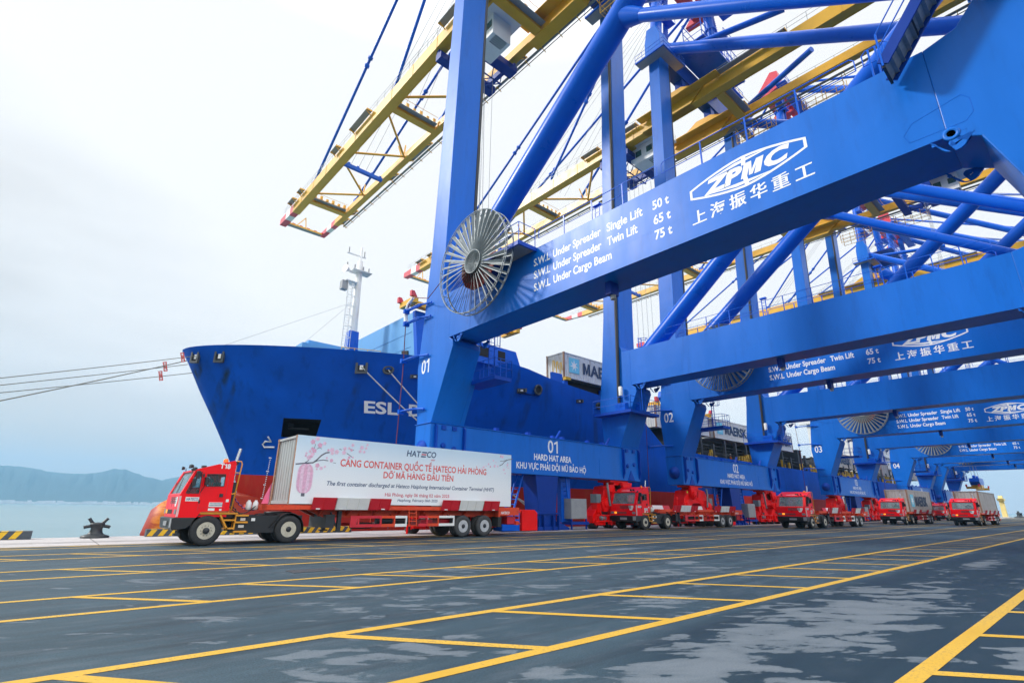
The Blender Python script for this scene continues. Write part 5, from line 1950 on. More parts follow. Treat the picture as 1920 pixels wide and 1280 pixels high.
# red pylon head
mb = MB()
mb.prism([(1.2, 75.2), (17.8, 75.2), (17.0, 77.0), (14, 77.6), (5, 77.6), (2, 77.0)], 'y', 24.4, 26.0)
mb2 = MB()
for q in (1.2, 9.0, 16.6):
    mb2.prism([(24.0, 74.4), (27.0, 73.6), (29.0, 73.8), (27.5, 75.6), (25.4, 78.2), (24.2, 77.8)], 'x', X(q), X(q + 1.1))
mb2.add([(a + XA, b, c) for a, b, c in mb.v], mb.f)
mb2.box(X(2.0), X(17), 26.0, 27.6, 73.9, 74.5)
hd = mb2.build('pylon_head', M['tipred'], crane)
mb = MB()
mb.box(X(-.5), X(19.5), 22.6, 24.3, 73.4, 73.55)
for k in range(13):
    mb.tube((X(-.5 + k * 1.66), 22.6, 73.5), (X(-.5 + k * 1.66), 22.6, 74.7), .04, 6)
mb.tube((X(-.5), 22.6, 74.7), (X(19.5), 22.6, 74.7), .04, 6)
mb.tube((X(-.5), 22.6, 74.1), (X(19.5), 22.6, 74.1), .04, 6)
mb.build('head_platform', M['blue_tube'], hd)
# trolley with the white operator cabin
mb = MB()
mb.box(X(GX[0] - .2), X(GX[1] + .2), 33.8, 35.0, GZ0 - 1.3, GZ0 - .5)
mb.box(X(GX[0] - .2), X(GX[1] + .2), 37.6, 38.6, GZ0 - 1.3, GZ0 - .5)
for q in (GX[0] + .9, GX[1] - 1.1):
    mb.box(X(q), X(q + .5), 33.8, 38.6, GZ0 - 1.2, GZ0 - .5)
for q in (GX[0] - .2, GX[1] - .1):
    for yy in (34, 38):
        mb.box(X(q), X(q + .3), yy, yy + .5, GZ0 - .6, GZ0 + .1)
for k in range(5):
    mb.bar((X(GX[0] + 1 + k * 1.2), 34.4, GZ0 - 1.3), (X(GX[0] + 1.6 + k * 1.2), 35.6, GZ0 - 2.1), .09, .09)
    mb.bar((X(GX[0] + 1 + k * 1.2), 37.6, GZ0 - 1.3), (X(GX[0] + 1.6 + k * 1.2), 35.6, GZ0 - 2.1), .09, .09)
mb.bar((X(GX[0] + .6), 35.6, GZ0 - 2.1), (X(GX[1] - .6), 35.6, GZ0 - 2.1), .12, .12)
tr = mb.build('trolley', M['blue_dark'], crane)
mb = MB()
cx0, cx1 = 7.3, 9.6
mb.prism([(30.9, GZ0 - 2.3), (34.1, GZ0 - 2.3), (34.5, GZ0 - 1.7), (34.5, GZ0 + .3), (30.9, GZ0 + .3)], 'x', X(cx0), X(cx1), 0)
mb.box(X(cx0 + .3), X(cx1 - .3), 34.45, 34.52, GZ0 - 1.5, GZ0 - .1, 1)
mb.box(X(cx0 - .02), X(cx0), 31.1, 32.0, GZ0 - 1.3, GZ0 - .4, 1)
mb.box(X(cx0 - .02), X(cx0), 32.8, 33.7, GZ0 - 1.3, GZ0 - .4, 1)
for k in range(5):
    mb.box(X(cx0 + .4), X(cx1 - .4), 31.0 + k * .22, 31.1 + k * .22, GZ0 - 2.33, GZ0 - 2.3, 1)
mb.build('operator_cabin', [M['white'], M['glass_dark']], tr)
mb = MB()
for zz in (0, .5, 1.0):
    mb.path([(X(cx0 - .8), 29.2, GZ0 + .3 + zz), (X(cx1 + .8), 29.2, GZ0 + .3 + zz), (X(cx1 + .8), 34, GZ0 + .3 + zz)], .03, 6)
for k in range(7):
    mb.tube((X(cx0 - .8 + k * .63), 29.2, GZ0 + .3), (X(cx0 - .8 + k * .63), 29.2, GZ0 + 1.5), .03, 6)
mb.box(X(cx0 - .8), X(cx1 + .8), 29.2, 34, GZ0 + .32, GZ0 + .42)
for a in (cx0 - .8, cx1 + .8):
    mb.bar((X(a), 29.3, GZ0 + .4), (X(a), 33.9, GZ0 + 1.7), .08, .08)
mb.build('cabin_gallery', M['white'], tr)
mb = MB()
for q in (7.5, 8.6, 9.7, 10.8):
    mb.tube((X(q), 35.2, GZ0 - 1.2), (X(q), 35.4, 16.0), .022, 5)
ropes = mb.build('hoist_fall', M['cabinet'], tr)
# tower of open frames and machinery on the girders near the legs
mb = MB()
for q in (-1, 1):
    for yy in (21.0, 23.4):
        mb.tube((X(9.3 + q * 5.4), yy, 55.9), (X(9.3 + q * 5.4), yy, 59.5), .06, 6)
for zz in (57, 58.2, 59.5):
    mb.path([(X(3.9), 21, zz), (X(14.7), 21, zz), (X(14.7), 23.4, zz), (X(3.9), 23.4, zz)], .05, 6, closed=True)
for k in range(12):
    mb.tube((X(3.9 + k * .98), 21, 57), (X(3.9 + k * .98), 21, 59.5), .035, 5)
mb.box(X(3.9), X(14.7), 20.8, 24.7, 56.0, 56.15)
mb.build('service_platform', M['blue_tube'], crane)
mb = MB()
mb.box(X(4.6), X(14.0), -14, -4, GZ1 + .6, GZ1 + 5.6)
for k in range(9):
    mb.box(X(4.58), X(4.6), -13.4 + k * 1.05, -12.8 + k * 1.05, GZ1 + 1, GZ1 + 2.2)
mb.build('machinery_house', M['cabinet'], crane)
# inspection baskets hung under the landward girders
for yy in (12.5, 20.5):
    mb = MB()
    for zz in (0, .6, 1.2):
        mb.path([(X(13.9), yy - 2.2, GZ0 - 1.9 + zz), (X(15.6), yy - 2.2, GZ0 - 1.9 + zz), (X(15.6), yy + 2.2, GZ0 - 1.9 + zz), (X(13.9), yy + 2.2, GZ0 - 1.9 + zz)], .04, 6, closed=True)
    for a, b in ((13.9, -2.2), (15.6, -2.2), (15.6, 2.2), (13.9, 2.2), (13.9, 0), (15.6, 0), (15.6, -1.1), (15.6, 1.1)):
        mb.tube((X(a), yy + b, GZ0 - 1.9), (X(a), yy + b, GZ0 + .4), .04, 6)
    mb.build('inspection_basket', M['yellow'], crane)

# --- numbers: "01" on leg and sill, then the copies
LAB = ['blue crane numbered 01 whose portal beam shows its whole lettering, behind the banner truck',
       'blue crane numbered 02 with its sill beam behind the unloaded second truck',
       'blue crane numbered 03 with a pale sill beam, standing beside a truck without load',
       'blue crane numbered 04 behind the truck with the emblem container',
       'blue crane with hidden number, its sill beam behind the truck with the plain container']
CR_X = [16.75, 44.46, 83.3, 123.4, 152.2]


def numbers(root, num):
    kids = {c.name.split('.')[0]: c for c in reversed(list(root.children))}
    lg = [c for c in root.children if c.name.split('.')[0] == 'sea_leg'][0]
    mb = MB()
    write(mb, num, (X(0), 28.0, 9.55), size=.88, width=1.05, bold=.012, **NX)
    mb.build('leg_number', M['letter'], lg)
    mb = MB()
    write(mb, num, (X(10.5), 26.45, 5.26), size=.86, width=1.22, align='c', bold=.012, **NY)
    mb.build('sill_number', M['letter'], kids['sill_beam'])


cranes = [crane]
for k in range(1, 5):
    c = copy_tree(crane)
    if k == 1:                  # this crane's boom reaches a little farther out
        for q in c.children:
            if q.name.split('.')[0] in ('boom_girder', 'tip_platform', 'boom_cross_beam', 'boom_lacing', 'rope_support'):
                q.location.y += 4.5
    if k == 2:                  # this crane's trolley stands far landward
        [q for q in c.children if q.name.split('.')[0] == 'trolley'][0].location.y -= 25.5
    c.location = Vector(crane.location) + Vector((CR_X[k] - XA, 0, 0))
    tag(c, LAB[k])
    cranes.append(c)
for k, c in enumerate(cranes):
    numbers(c, '0%d' % (k + 1))


# --- spreaders that hang from the cranes
def spreader(x, y, z, label, first=[None]):
    if first[0] is None:
        t = thing('container_spreader', label, 'spreader', (x, y, z), 'spreaders hanging from the cranes')
        mb = MB()
        mb.box(x - 6, x + 6, y - .35, y - .1, z + .1, z + .55)
        mb.box(x - 6, x + 6, y + .1, y + .35, z + .1, z + .55)
        for s_ in (-1, 1):
            mb.box(x + s_ * 6 - .25, x + s_ * 6 + .25, y - 1.2, y + 1.2, z, z + .5)
        mb.box(x - 1.6, x + 1.6, y - .9, y + .9, z + .3, z + 1.0)
        mb.build('frame', M['yellow'], t)
        mb = MB()
        for sx in (-1, 1):
            for sy in (-1, 1):
                mb.prism([(x + sx * 5.9, z + .5), (x + sx * 6.5, z + .5), (x + sx * 6.5, z + 1.0), (x + sx * 6.2, z + 1.0)], 'y', y + sy * 1.1 - .15, y + sy * 1.1 + .15)
        mb.build('flipper', M['tipred'], t)
        mb = MB()
        mb.prism([(x - 2.2, z + 1.0), (x + 2.2, z + 1.0), (x + 2.9, z + 1.7), (x + 2.6, z + 2.5), (x - 2.6, z + 2.5), (x - 2.9, z + 1.7)], 'y', y - .9, y + .9)
        for q in (-1.8, 1.8):
            mb.lathe([(.45, 0), (.45, .5)], (x + q, y - .25, z + 2.7), (0, 1, 0), 14)
        mb.build('headblock', M['blue_tube'], t)
        mb = MB()
        for q in (-1.8, 1.8):
            for s_ in (-.3, .3):
                mb.tube((x + q, y + s_, z + 2.8), (x + q * .7, y + s_, z + 36 if z < 12 else 47), .03, 5)
        mb.build('hoist_rope', M['cabinet'], t)
        first[0] = t
        return t
    c = copy_tree(first[0])
    c.location = (x, y, z)
    tag(c, label)
    return c


spreader(58.5, 34.8, 13.1, 'yellow and blue spreader standing on the pale container with red marks')
spreader(163, 21.5, 6.6, 'blue topped spreader lowered over the plain grey truck container')
t = spreader(27.0, 38.0, 18.4, 'yellow spreader with red corner guides beside the breakwater wall')


# ================================================================ TERMINAL TRUCKS
TX, TY = 3.65, 22.8          # front bumper and near side of the first truck
TW = 2.5


def tx(a):
    return TX + a


def ty(b):
    return TY + b


def wheel(parent, a, b, r, wd, rim_m, dual=False, rubber=None, out=-1, front=False):
    """tyre and rim; the outer face is at depth b, facing -Y when out is -1"""
    mb = MB()
    h = wd
    o, ax = (tx(a), ty(b), r + .004), (0, -out, 0)
    mb.lathe([(r * .56, .015), (r * .60, .0), (r * .90, .0), (r * .965, h * .10), (r, h * .22), (r, h * .78), (r * .965, h * .9), (r * .9, h), (r * .58, h)], o, ax, 44)
    for k in range(44):                                  # tread blocks
        if k % 2:
            continue
        an = 2 * math.pi * k / 44
        c, s_ = math.cos(an), math.sin(an)
        p = Vector((o[0] + r * c, o[1] - out * h * .5, o[2] + r * s_))
        tn = Vector((-s_, 0, c))
        rd = Vector((c, 0, s_))
        q = [p + tn * k1 * .028 + Vector((0, k2 * h * .26, 0)) + rd * .008 for k1, k2 in ((-1, -1), (1, -1), (1, 1), (-1, 1))]
        mb.add(q, [(0, 1, 2, 3)])
    if dual:
        o2 = (o[0], o[1] - out * (h + .04), o[2])
        mb.lathe([(r * .58, 0), (r * .9, 0), (r * .965, h * .1), (r, h * .22), (r, h * .78), (r * .965, h * .9), (r * .9, h), (r * .58, h)], o2, ax, 36)
    ob = mb.build('tyre', rubber or M['rubber'], parent)
    mb = MB()
    dish = .10 if not front else .03
    mb.lathe([(r * .60, .012), (r * .56, .03), (r * .53, .05), (r * .50, dish + .03), (r * .40, dish + .01), (r * .30, dish - .01), (r * .20, dish - .02)], o, ax, 32, 0)
    for k in range(10):
        an = 2 * math.pi * k / 10
        mb.lathe([(.017, 0), (.017, .02), (0, .021)], (o[0] + r * .34 * math.cos(an), o[1] - out * (dish - .005), o[2] + r * .34 * math.sin(an)), (0, out, 0), 8, 1)
        an += .3
        mb.lathe([(.028, 0), (.0, .001)], (o[0] + r * .445 * math.cos(an), o[1] - out * (dish + .016), o[2] + r * .445 * math.sin(an)), (0, out, 0), 8, 1)
    mb.lathe([(r * .21, dish - .0), (r * .20, dish - .10), (r * .12, dish - .13), (0, dish - .135)], o, ax, 20, 1)
    mb.build('rim', [rim_m, M['dark']], ob)
    return ob


def build_person(name, label, joints, edges, radii, mats, zones, parent=None, cat='person', hat=None):
    """a body grown as one skin over joints; zones: list of (joint index set, material index)"""
    me = bpy.data.meshes.new(name)
    me.from_pydata(joints, edges, [])
    o = bpy.data.objects.new(name, me)
    COL.objects.link(o)
    md = o.modifiers.new('skin', 'SKIN')
    md.use_smooth_shade = True
    for v, r_ in zip(me.skin_vertices[0].data, radii):
        v.radius = r_ if isinstance(r_, tuple) else (r_, r_)
    me.skin_vertices[0].data[0].use_root = True
    sb = o.modifiers.new('sub', 'SUBSURF')
    sb.levels = sb.render_levels = 1
    dg = bpy.context.evaluated_depsgraph_get()
    m2 = bpy.data.meshes.new_from_object(o.evaluated_get(dg))
    o.modifiers.clear()
    o.data = m2
    m2.name = name
    m2.materials.clear()
    for m_ in mats:
        m2.materials.append(m_)
    J = [Vector(j) for j in joints]
    own = {}
    for mi, js in enumerate(zones):
        for j in js:
            own[j] = mi
    for p in m2.polygons:
        c = p.center
        best = min(edges, key=lambda e: ((J[e[0]] + J[e[1]]) / 2 - c).length if False else _segd(c, J[e[0]], J[e[1]]))
        j = best[0] if (J[best[0]] - c).length < (J[best[1]] - c).length else best[1]
        p.material_index = own.get(j, 0)
        p.use_smooth = True
    if label:
        tag(o, label, cat)
    return o


def _segd(p, a, b):
    ab = b - a
    t_ = max(0, min(1, (p - a).dot(ab) / max(ab.length_squared, 1e-9)))
    return (a + ab * t_ - p).length


def driver(cloth, label, skin_hat=None):
    """seated, facing -X, at the origin of the hips; hands on the wheel"""
    J = [(0, 0, 0), (.02, 0, .22), (.03, 0, .42), (.01, 0, .53), (-.01, 0, .60), (-.015, 0, .70), (-.01, 0, .78),
         (.02, -.19, .42), (-.06, -.25, .20), (-.30, -.20, .24), (-.40, -.15, .27),
         (.02, .19, .42), (-.06, .25, .20), (-.30, .20, .24), (-.40, .15, .27),
         (-.05, -.10, -.02), (-.44, -.12, .04), (-.50, -.12, -.36), (-.60, -.12, -.42),
         (-.05, .10, -.02), (-.44, .12, .04), (-.50, .12, -.36), (-.60, .12, -.42)]
    E_ = [(0, 1), (1, 2), (2, 3), (3, 4), (4, 5), (5, 6), (2, 7), (7, 8), (8, 9), (9, 10), (2, 11), (11, 12), (12, 13), (13, 14), (0, 15), (15, 16), (16, 17), (17, 18), (0, 19), (19, 20), (20, 21), (21, 22)]
    rad = [(.15, .12), (.15, .11), (.15, .10), .055, .065, .09, .06, .065, .05, .042, .036, .065, .05, .042, .036, .085, .07, .05, .05, .085, .07, .05, .05]
    o = build_person('person', label, J, E_, rad, [cloth, M['skin'], M['trousers']], [[1, 2, 7, 8, 9, 11, 12, 13], [3, 4, 5, 6, 10, 14], [0, 15, 16, 17, 18, 19, 20, 21, 22]])
    mb = MB()
    mb.lathe([(.105, .0), (.108, .05), (.09, .11), (.05, .14), (0, .15)], (0, 0, .705), (.12, 0, 1), 16)
    h = mb.build('hair', M['hair'])
    h.parent = o
    return o


# --- tractor
tr0 = thing('terminal_truck', 'red terminal truck with T18 on its roof side, pulling the banner container', 'truck', (tx(2.4), ty(1.25), 0), 'red terminal trucks in line along the quay')


def holes(pts):
    return pts


mb = MB()
for y, sgn in ((0.02, 1), (TW - .02, -1)):
    outline = [(.21, 1.0), (.21, 1.80), (.50, 2.56), (.58, 2.72), (1.86, 3.12), (1.92, 3.02), (1.92, 1.24), (.98, 1.20), (.86, 1.0)]
    win = [(.38, 1.86), (.605, 2.60), (.79, 2.62), (.79, 1.86)]
    dwin = [(1.0, 2.12), (.97, 2.56), (1.60, 2.58), (1.60, 2.14)]
    P = [outline, win, dwin]
    if sgn > 0:
        mb.plane(P, (tx(0), ty(y), 0), (1, 0, 0), (0, 0, 1), .05)
    else:
        mb.plane([[(-a, b) for a, b in q] for q in P], (tx(0), ty(y), 0), (-1, 0, 0), (0, 0, 1), .05)
# front below the windshield, windshield frame, roof, back
mb.box(tx(.20), tx(.25), ty(.07), ty(TW - .07), 1.0, 1.80)
wu = Vector((.37, 0, .92))
wl = wu.length
wu.normalize()
mb.plane([[(-(TW - .07), 0), (-.07, 0), (-.07, wl), (-(TW - .07), wl)], [(-(TW - .22), .05), (-.22, .05), (-.26, wl - .06), (-(TW - .26), wl - .06)]], (tx(.21), ty(0), 1.80), (0, -1, 0), wu, .05)
mb.add([(tx(.58), ty(.07), 2.722), (tx(1.86), ty(.07), 3.122), (tx(1.86), ty(TW - .07), 3.122), (tx(.58), ty(TW - .07), 2.722)], [(0, 1, 2, 3)])
mb.box(tx(.55), tx(.62), ty(.07), ty(TW - .07), 2.66, 2.722)
mb.plane([[(.07, 1.24), (TW - .07, 1.24), (TW - .07, 3.06), (.07, 3.06)], [(.5, 2.0), (TW - .5, 2.0), (TW - .5, 2.55), (.5, 2.55)]], (tx(1.91), ty(0), 0), (0, 1, 0), (0, 0, 1), .04)
mb.box(tx(.25), tx(1.88), ty(.07), ty(TW - .07), 1.02, 1.10)
cab = mb.build('cab', M['truckred'], tr0, bevel=.012)
mb = MB()
mb.box(tx(.3), tx(.75), ty(.2), ty(TW - .2), 1.12, 1.72, 0)
mb.box(tx(1.45), tx(1.62), ty(.55), ty(1.15), 1.5, 2.3, 0)
mb.box(tx(1.0), tx(1.5), ty(.5), ty(1.2), 1.3, 1.52, 0)
mb.path([(tx(.93) - .05 * math.sin(k), ty(.82) + .2 * math.cos(k), 1.86 + .12 * math.sin(k)) for k in [j * math.pi / 10 for j in range(20)]], .018, 6, 0, closed=True)
mb.tube((tx(.93), ty(.82), 1.86), (tx(.75), ty(.82), 1.6), .03, 6, 0)
mb.build('cab_interior', M['interior'], cab)
for nm, P, y in (('side_window', win, .045), ('door_window', dwin, .045), ('side_window', win, TW - .045), ('door_window', dwin, TW - .045)):
    mb = MB()
    mb.plane([P], (tx(0), ty(y), 0), (1, 0, 0), (0, 0, 1), .008)
    mb.build(nm, M['glass'], cab)
    mb = MB()
    for k in range(4):
        a, b = P[k], P[(k + 1) % 4]
        mb.bar((tx(a[0]), ty(.012 if y < 1 else TW - .012), a[1]), (tx(b[0]), ty(.012 if y < 1 else TW - .012), b[1]), .022, .022)
    if nm == 'door_window':
        mb.bar((tx(1.32), ty(y), 2.13), (tx(1.32), ty(y), 2.57), .02, .02)
    mb.build('window_seal', M['black'], cab)
mb = MB()
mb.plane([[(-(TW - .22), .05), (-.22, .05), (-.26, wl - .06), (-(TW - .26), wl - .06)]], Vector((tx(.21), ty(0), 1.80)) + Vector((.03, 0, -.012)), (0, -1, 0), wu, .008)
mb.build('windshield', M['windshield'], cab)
mb = MB()
one('wiper', M['black'], cab, lambda mb: mb.bar(Vector((tx(.19), ty(.7), 1.86)), Vector((tx(.40), ty(1.15), 2.42)), .02, .02))
one('wiper', M['black'], cab, lambda mb: mb.bar(Vector((tx(.19), ty(1.5), 1.86)), Vector((tx(.34), ty(2.0), 2.28)), .02, .02))
mb = MB()
mb.box(tx(.845), tx(.858), ty(.008), ty(.02), 1.22, 2.68, 0)
mb.box(tx(1.72), tx(1.733), ty(.008), ty(.02), 1.30, 2.70, 0)
mb.box(tx(.845), tx(1.73), ty(.008), ty(.02), 1.345, 1.355, 0)
mb.box(tx(1.50), tx(1.62), ty(-.03), ty(.02), 1.74, 1.86, 1)
for z in (1.5, 2.45):
    mb.box(tx(.83), tx(.88), ty(-.02), ty(.02), z, z + .12, 1)
mb.build('door', [M['guardred'], M['black']], cab)
# grille, lamps, badge on the front
mb = MB()
for z in (1.50, 1.56, 1.62, 1.68):
    mb.box(tx(.185), tx(.2), ty(.5), ty(1.5), z, z + .03, 0)
for k in range(8):
    mb.box(tx(.185), tx(.2), ty(.95 + k * .13), ty(1.03 + k * .13), 1.12, 1.27, 0)
mb.build('grille', M['interior'], cab)
for y0 in (.12, TW - .40):
    mb = MB()
    mb.box(tx(.175), tx(.2), ty(y0), ty(y0 + .28), 1.12, 1.28, 0)
    mb.build('headlight', M['galv'], cab)
mb = MB()
mb.box(tx(.178), tx(.2), ty(TW - .66), ty(TW - .46), 1.13, 1.27, 0)
mb.build('indicator', M['lamp_amber'], cab)
mb = MB()
mb.plane([[(-.72, 1.72), (-.28, 1.72), (-.28, 1.60), (-.40, 1.38), (-.60, 1.38), (-.72, 1.60)]], (tx(.195), ty(0), 0), (0, -1, 0), (0, 0, 1), .004)
mb.build('front_badge', M['white'], cab)
for x0, x1, z0, z1 in ((.40, .84, 1.57, 1.72), (1.20, 1.66, 1.38, 1.54), (1.20, 1.42, 1.24, 1.33), (1.58, 1.66, 1.24, 1.31), (1.76, 1.86, 1.56, 1.66)):
    one('sticker', M['white'], cab, lambda mb: mb.box(tx(x0), tx(x1), ty(.012), ty(.018), z0, z1))
mb = MB()
write(mb, 'HATECO', (tx(.43), ty(.010), 1.605), size=.085, width=.38, bold=.02, **NY)
for z in (1.485, 1.42):
    x = 1.225
    while x < 1.63:
        mb.box(tx(x), tx(x + .03), ty(.006), ty(.011), z, z + .03)
        x += .045
mb.build('sticker_lettering', M['bannavy'], cab)
mb = MB()
mb.box(tx(.20), tx(.26), ty(.0), ty(.06), 1.02, 1.75)
mb.build('corner_trim', mat('faded_corner_film', (.75, .45, .45), .4), cab)
# roof: beacon, lamps, exhaust, marker
mb = MB()
mb.lathe([(.09, 0), (.09, .10), (.06, .15), (0, .16)], (tx(1.62), ty(.45), 3.05), (0, 0, 1), 14)
mb.build('beacon', M['beacon'], cab)
for yy in (.35, .6, TW - .5):
    mb = MB()
    mb.lathe([(.05, 0), (.07, .06), (.07, .10)], (tx(.52), ty(yy), 2.84), (-1, 0, .05), 10)
    mb.tube((tx(.58), ty(yy), 2.72), (tx(.56), ty(yy), 2.84), .015, 6)
    mb.build('work_lamp', M['black'], cab)
one('roof_vent', M['black'], cab, lambda mb: mb.box(tx(.9), tx(1.05), ty(.8), ty(1.0), 2.84, 2.92))
one('sun_visor', M['black'], cab, lambda mb: mb.bar((tx(.42), ty(.05), 2.68), (tx(.60), ty(.05), 2.76), .05, .10))
mb = MB()
mb.path([(tx(1.98), ty(.35), 2.2), (tx(1.98), ty(.35), 3.15), (tx(2.06), ty(.35), 3.62)], .055, 10)
mb.build('exhaust_pipe', M['chrome'], tr0)
mb = MB()
mb.bar((tx(2.0), ty(.35), 1.4), (tx(2.0), ty(.35), 2.3), .22, .2)
mb.build('exhaust_box', M['dark'], tr0)
one('rear_lamp', M['dark'], cab, lambda mb: mb.box(tx(1.92), tx(2.02), ty(.12), ty(.36), 2.96, 3.10))
# mirrors
for (a, b, z) in ((.94, -.16, 2.30), (.64, -.10, 2.52), (.55, -.06, 2.24), (.94, TW + .16, 2.3)):
    mb = MB()
    s_ = -1 if b < 1 else 1
    mb.box(tx(a - .05), tx(a + .06), ty(b - .10), ty(b + .08), z - .14, z + .14)
    mb.tube((tx(a), ty(b - s_ * .05), z + .10), (tx(a - .04), ty(.02 if b < 1 else TW - .02), z + .12), .014, 6)
    mb.tube((tx(a), ty(b - s_ * .05), z - .12), (tx(a - .1), ty(.02 if b < 1 else TW - .02), z - .42), .014, 6)
    mb.build('mirror', M['black'], cab, bevel=.02)
# bumper and plate
mb = MB()
mb.prism([(tx(.13), .60), (tx(.09), .98), (tx(.17), 1.0), (tx(.86), 1.0), (tx(.72), .74), (tx(.60), .62), (tx(.20), .56)], 'y', ty(.02), ty(TW - .02))
mb.build('bumper', M['black'], tr0, bevel=.02)
mb = MB()
mb.box(tx(.07), tx(.095), ty(.85), ty(1.45), .70, .86, 0)
mb.plane([[(-.26, -.15), (.0, -.15), (.0, .15), (-.26, .15)]], (tx(.085), ty(.04), .81), (0, -1, 0), (0, 0, 1), .02, 0)
pp = mb.build('number_plate', M['cabinet'], tr0)
mb = MB()
mb.tube((tx(.35), ty(.15), .56), (tx(.35), ty(.15), .42), .06, 8)
mb.box(tx(.25), tx(.45), ty(.1), ty(.3), .36, .46)
mb.build('tow_hook', M['dark'], tr0)
# chassis, steps, boxes
mb = MB()
for yy in (.72, 1.62):
    mb.box(tx(.7), tx(4.75), ty(yy), ty(yy + .14), .62, 1.0)
mb.box(tx(2.20), tx(4.2), ty(.15), ty(.72), .42, 1.07)
mb.box(tx(2.0), tx(4.9), ty(.4), ty(TW - .4), .82, 1.07)
mb.box(tx(2.3), tx(3.6), ty(1.78), ty(2.4), .45, 1.05)
for a in (1.25, 4.26):
    mb.tube((tx(a), ty(.3), .52), (tx(a), ty(TW - .3), .52), .09, 8)
mb.box(tx(.98), tx(2.25), ty(.25), ty(TW - .25), .98, 1.12)
mb.prism([(tx(.80), .98), (tx(.74), .70), (tx(.66), .70), (tx(.70), 1.05), (tx(1.0), 1.17), (tx(1.9), 1.17), (tx(1.9), 1.12), (tx(1.05), 1.12)], 'y', ty(.05), ty(.38))
mb.build('chassis', M['black'], tr0)
for x0, x1, z0, z1 in ((2.42, 2.60, .88, .98), (2.38, 2.58, .62, .72), (2.82, 2.96, .86, .97)):
    one('sticker', M['white'], tr0, lambda mb: mb.box(tx(x0), tx(x1), ty(.135), ty(.15), z0, z1))
mb = MB()
for p, q in (((.96, 1.13), (2.26, 1.13)), ((1.66, 1.10), (1.97, .58)), ((2.22, 1.10), (2.20, .56)), ((1.80, .90), (2.2, .90)), ((1.93, .60), (2.22, .60))):
    mb.bar((tx(p[0]), ty(.06), p[1]), (tx(q[0]), ty(.06), q[1]), .05, .055)
    if p[0] != .96:
        mb.bar((tx(p[0]), ty(.32), p[1]), (tx(q[0]), ty(.32), q[1]), .05, .05)
mb.box(tx(.96), tx(2.26), ty(.0), ty(.4), 1.14, 1.17)
for z in (1.07, .82, .48):
    mb.box(tx(2.20), tx(2.66), ty(-.02), ty(.16), z - .03, z + .03)
for z in (.60, .90):
    mb.box(tx(1.8), tx(2.2), ty(.06), ty(.32), z - .015, z + .015)
mb.build('step', M['orange'], tr0)
mb = MB()
mb.path([(tx(1.93), ty(.06), 1.2), (tx(2.0), ty(.0), 1.26), (tx(2.12), ty(.0), 3.0), (tx(2.08), ty(.02), 3.10), (tx(1.94), ty(.05), 3.10)], .025, 8)
for z, x in ((2.66, 2.10), (1.86, 2.045)):
    mb.path([(tx(1.9), ty(.06), z), (tx(x), ty(.0), z)], .022, 6)
mb.path([(tx(1.9), ty(.06), 1.9), (tx(1.95), ty(.03), 1.85), (tx(2.03), ty(.0), 1.9)], .022, 6)
mb.build('grab_rail', M['orange'], tr0)
mb = MB()
rr = .60
arc = [(4.26 + rr * math.cos(a) * 1.02, .54 + rr * math.sin(a) * 1.06) for a in [math.pi - .55 - k * (math.pi - .55) / 14 for k in range(15)]]
arc = [(3.54, .62)] + arc + [(4.90, .42)]
for y0, y1 in ((.0, .72), (TW - .72, TW)):
    mb = MB()
    for (a, b), (c, d) in zip(arc, arc[1:]):
        mb.add([(tx(a), ty(y0), b), (tx(c), ty(y0), d), (tx(c), ty(y1), d), (tx(a), ty(y1), b), (tx(a), ty(y0), b - .025), (tx(c), ty(y0), d - .025), (tx(c), ty(y1), d - .025), (tx(a), ty(y1), b - .025)],
               [(0, 1, 2, 3), (7, 6, 5, 4), (0, 4, 5, 1), (3, 2, 6, 7)])
    mb.build('mudguard', M['black'], tr0)
mb = MB()
mb.lathe([(.55, 0), (.55, .07), (.2, .09)], (tx(4.15), ty(1.25), 1.13), (0, 0, 1), 20)
mb.box(tx(3.5), tx(4.7), ty(.8), ty(1.7), 1.02, 1.13)
mb.build('fifth_wheel', M['dark'], tr0)
mb = MB()
for k, q in enumerate((.5, .75)):
    pts = [(tx(1.95 + t_ * 1.25), ty(q + .05 * math.sin(t_ * 60)), 2.0 - .25 * k - .62 * math.sin(t_ * math.pi * .5) - .22 * math.sin(t_ * math.pi) + .02 * math.cos(t_ * 60)) for t_ in [j / 40 for j in range(41)]]
    mb.path(pts, .022, 6, k)
pts = [(tx(1.95 + t_ * 1.0), ty(.3), 1.42 - .28 * math.sin(t_ * math.pi)) for t_ in [j / 20 for j in range(21)]]
mb.path(pts, .022, 6, 1)
mb.build('air_hose', [M['hose'], M['black']], tr0)
for q in (2.72, 2.98):
    mb = MB()
    mb.lathe([(.08, 0), (.10, .03), (.11, .12), (.10, .27), (.05, .34), (.05, .37)], (tx(q), ty(.45), 1.28), (0, 0, 1), 14)
    mb.build('white_canister', M['plastic_white'], tr0)
wheel(tr0, 1.26, .0, .53, .32, M['rim'], front=True)
wheel(tr0, 1.26, TW, .53, .32, M['rim'], out=1, front=True)
wheel(tr0, 4.27, .0, .53, .29, M['rim'], dual=True)
wheel(tr0, 4.27, TW, .53, .29, M['rim'], dual=True, out=1)

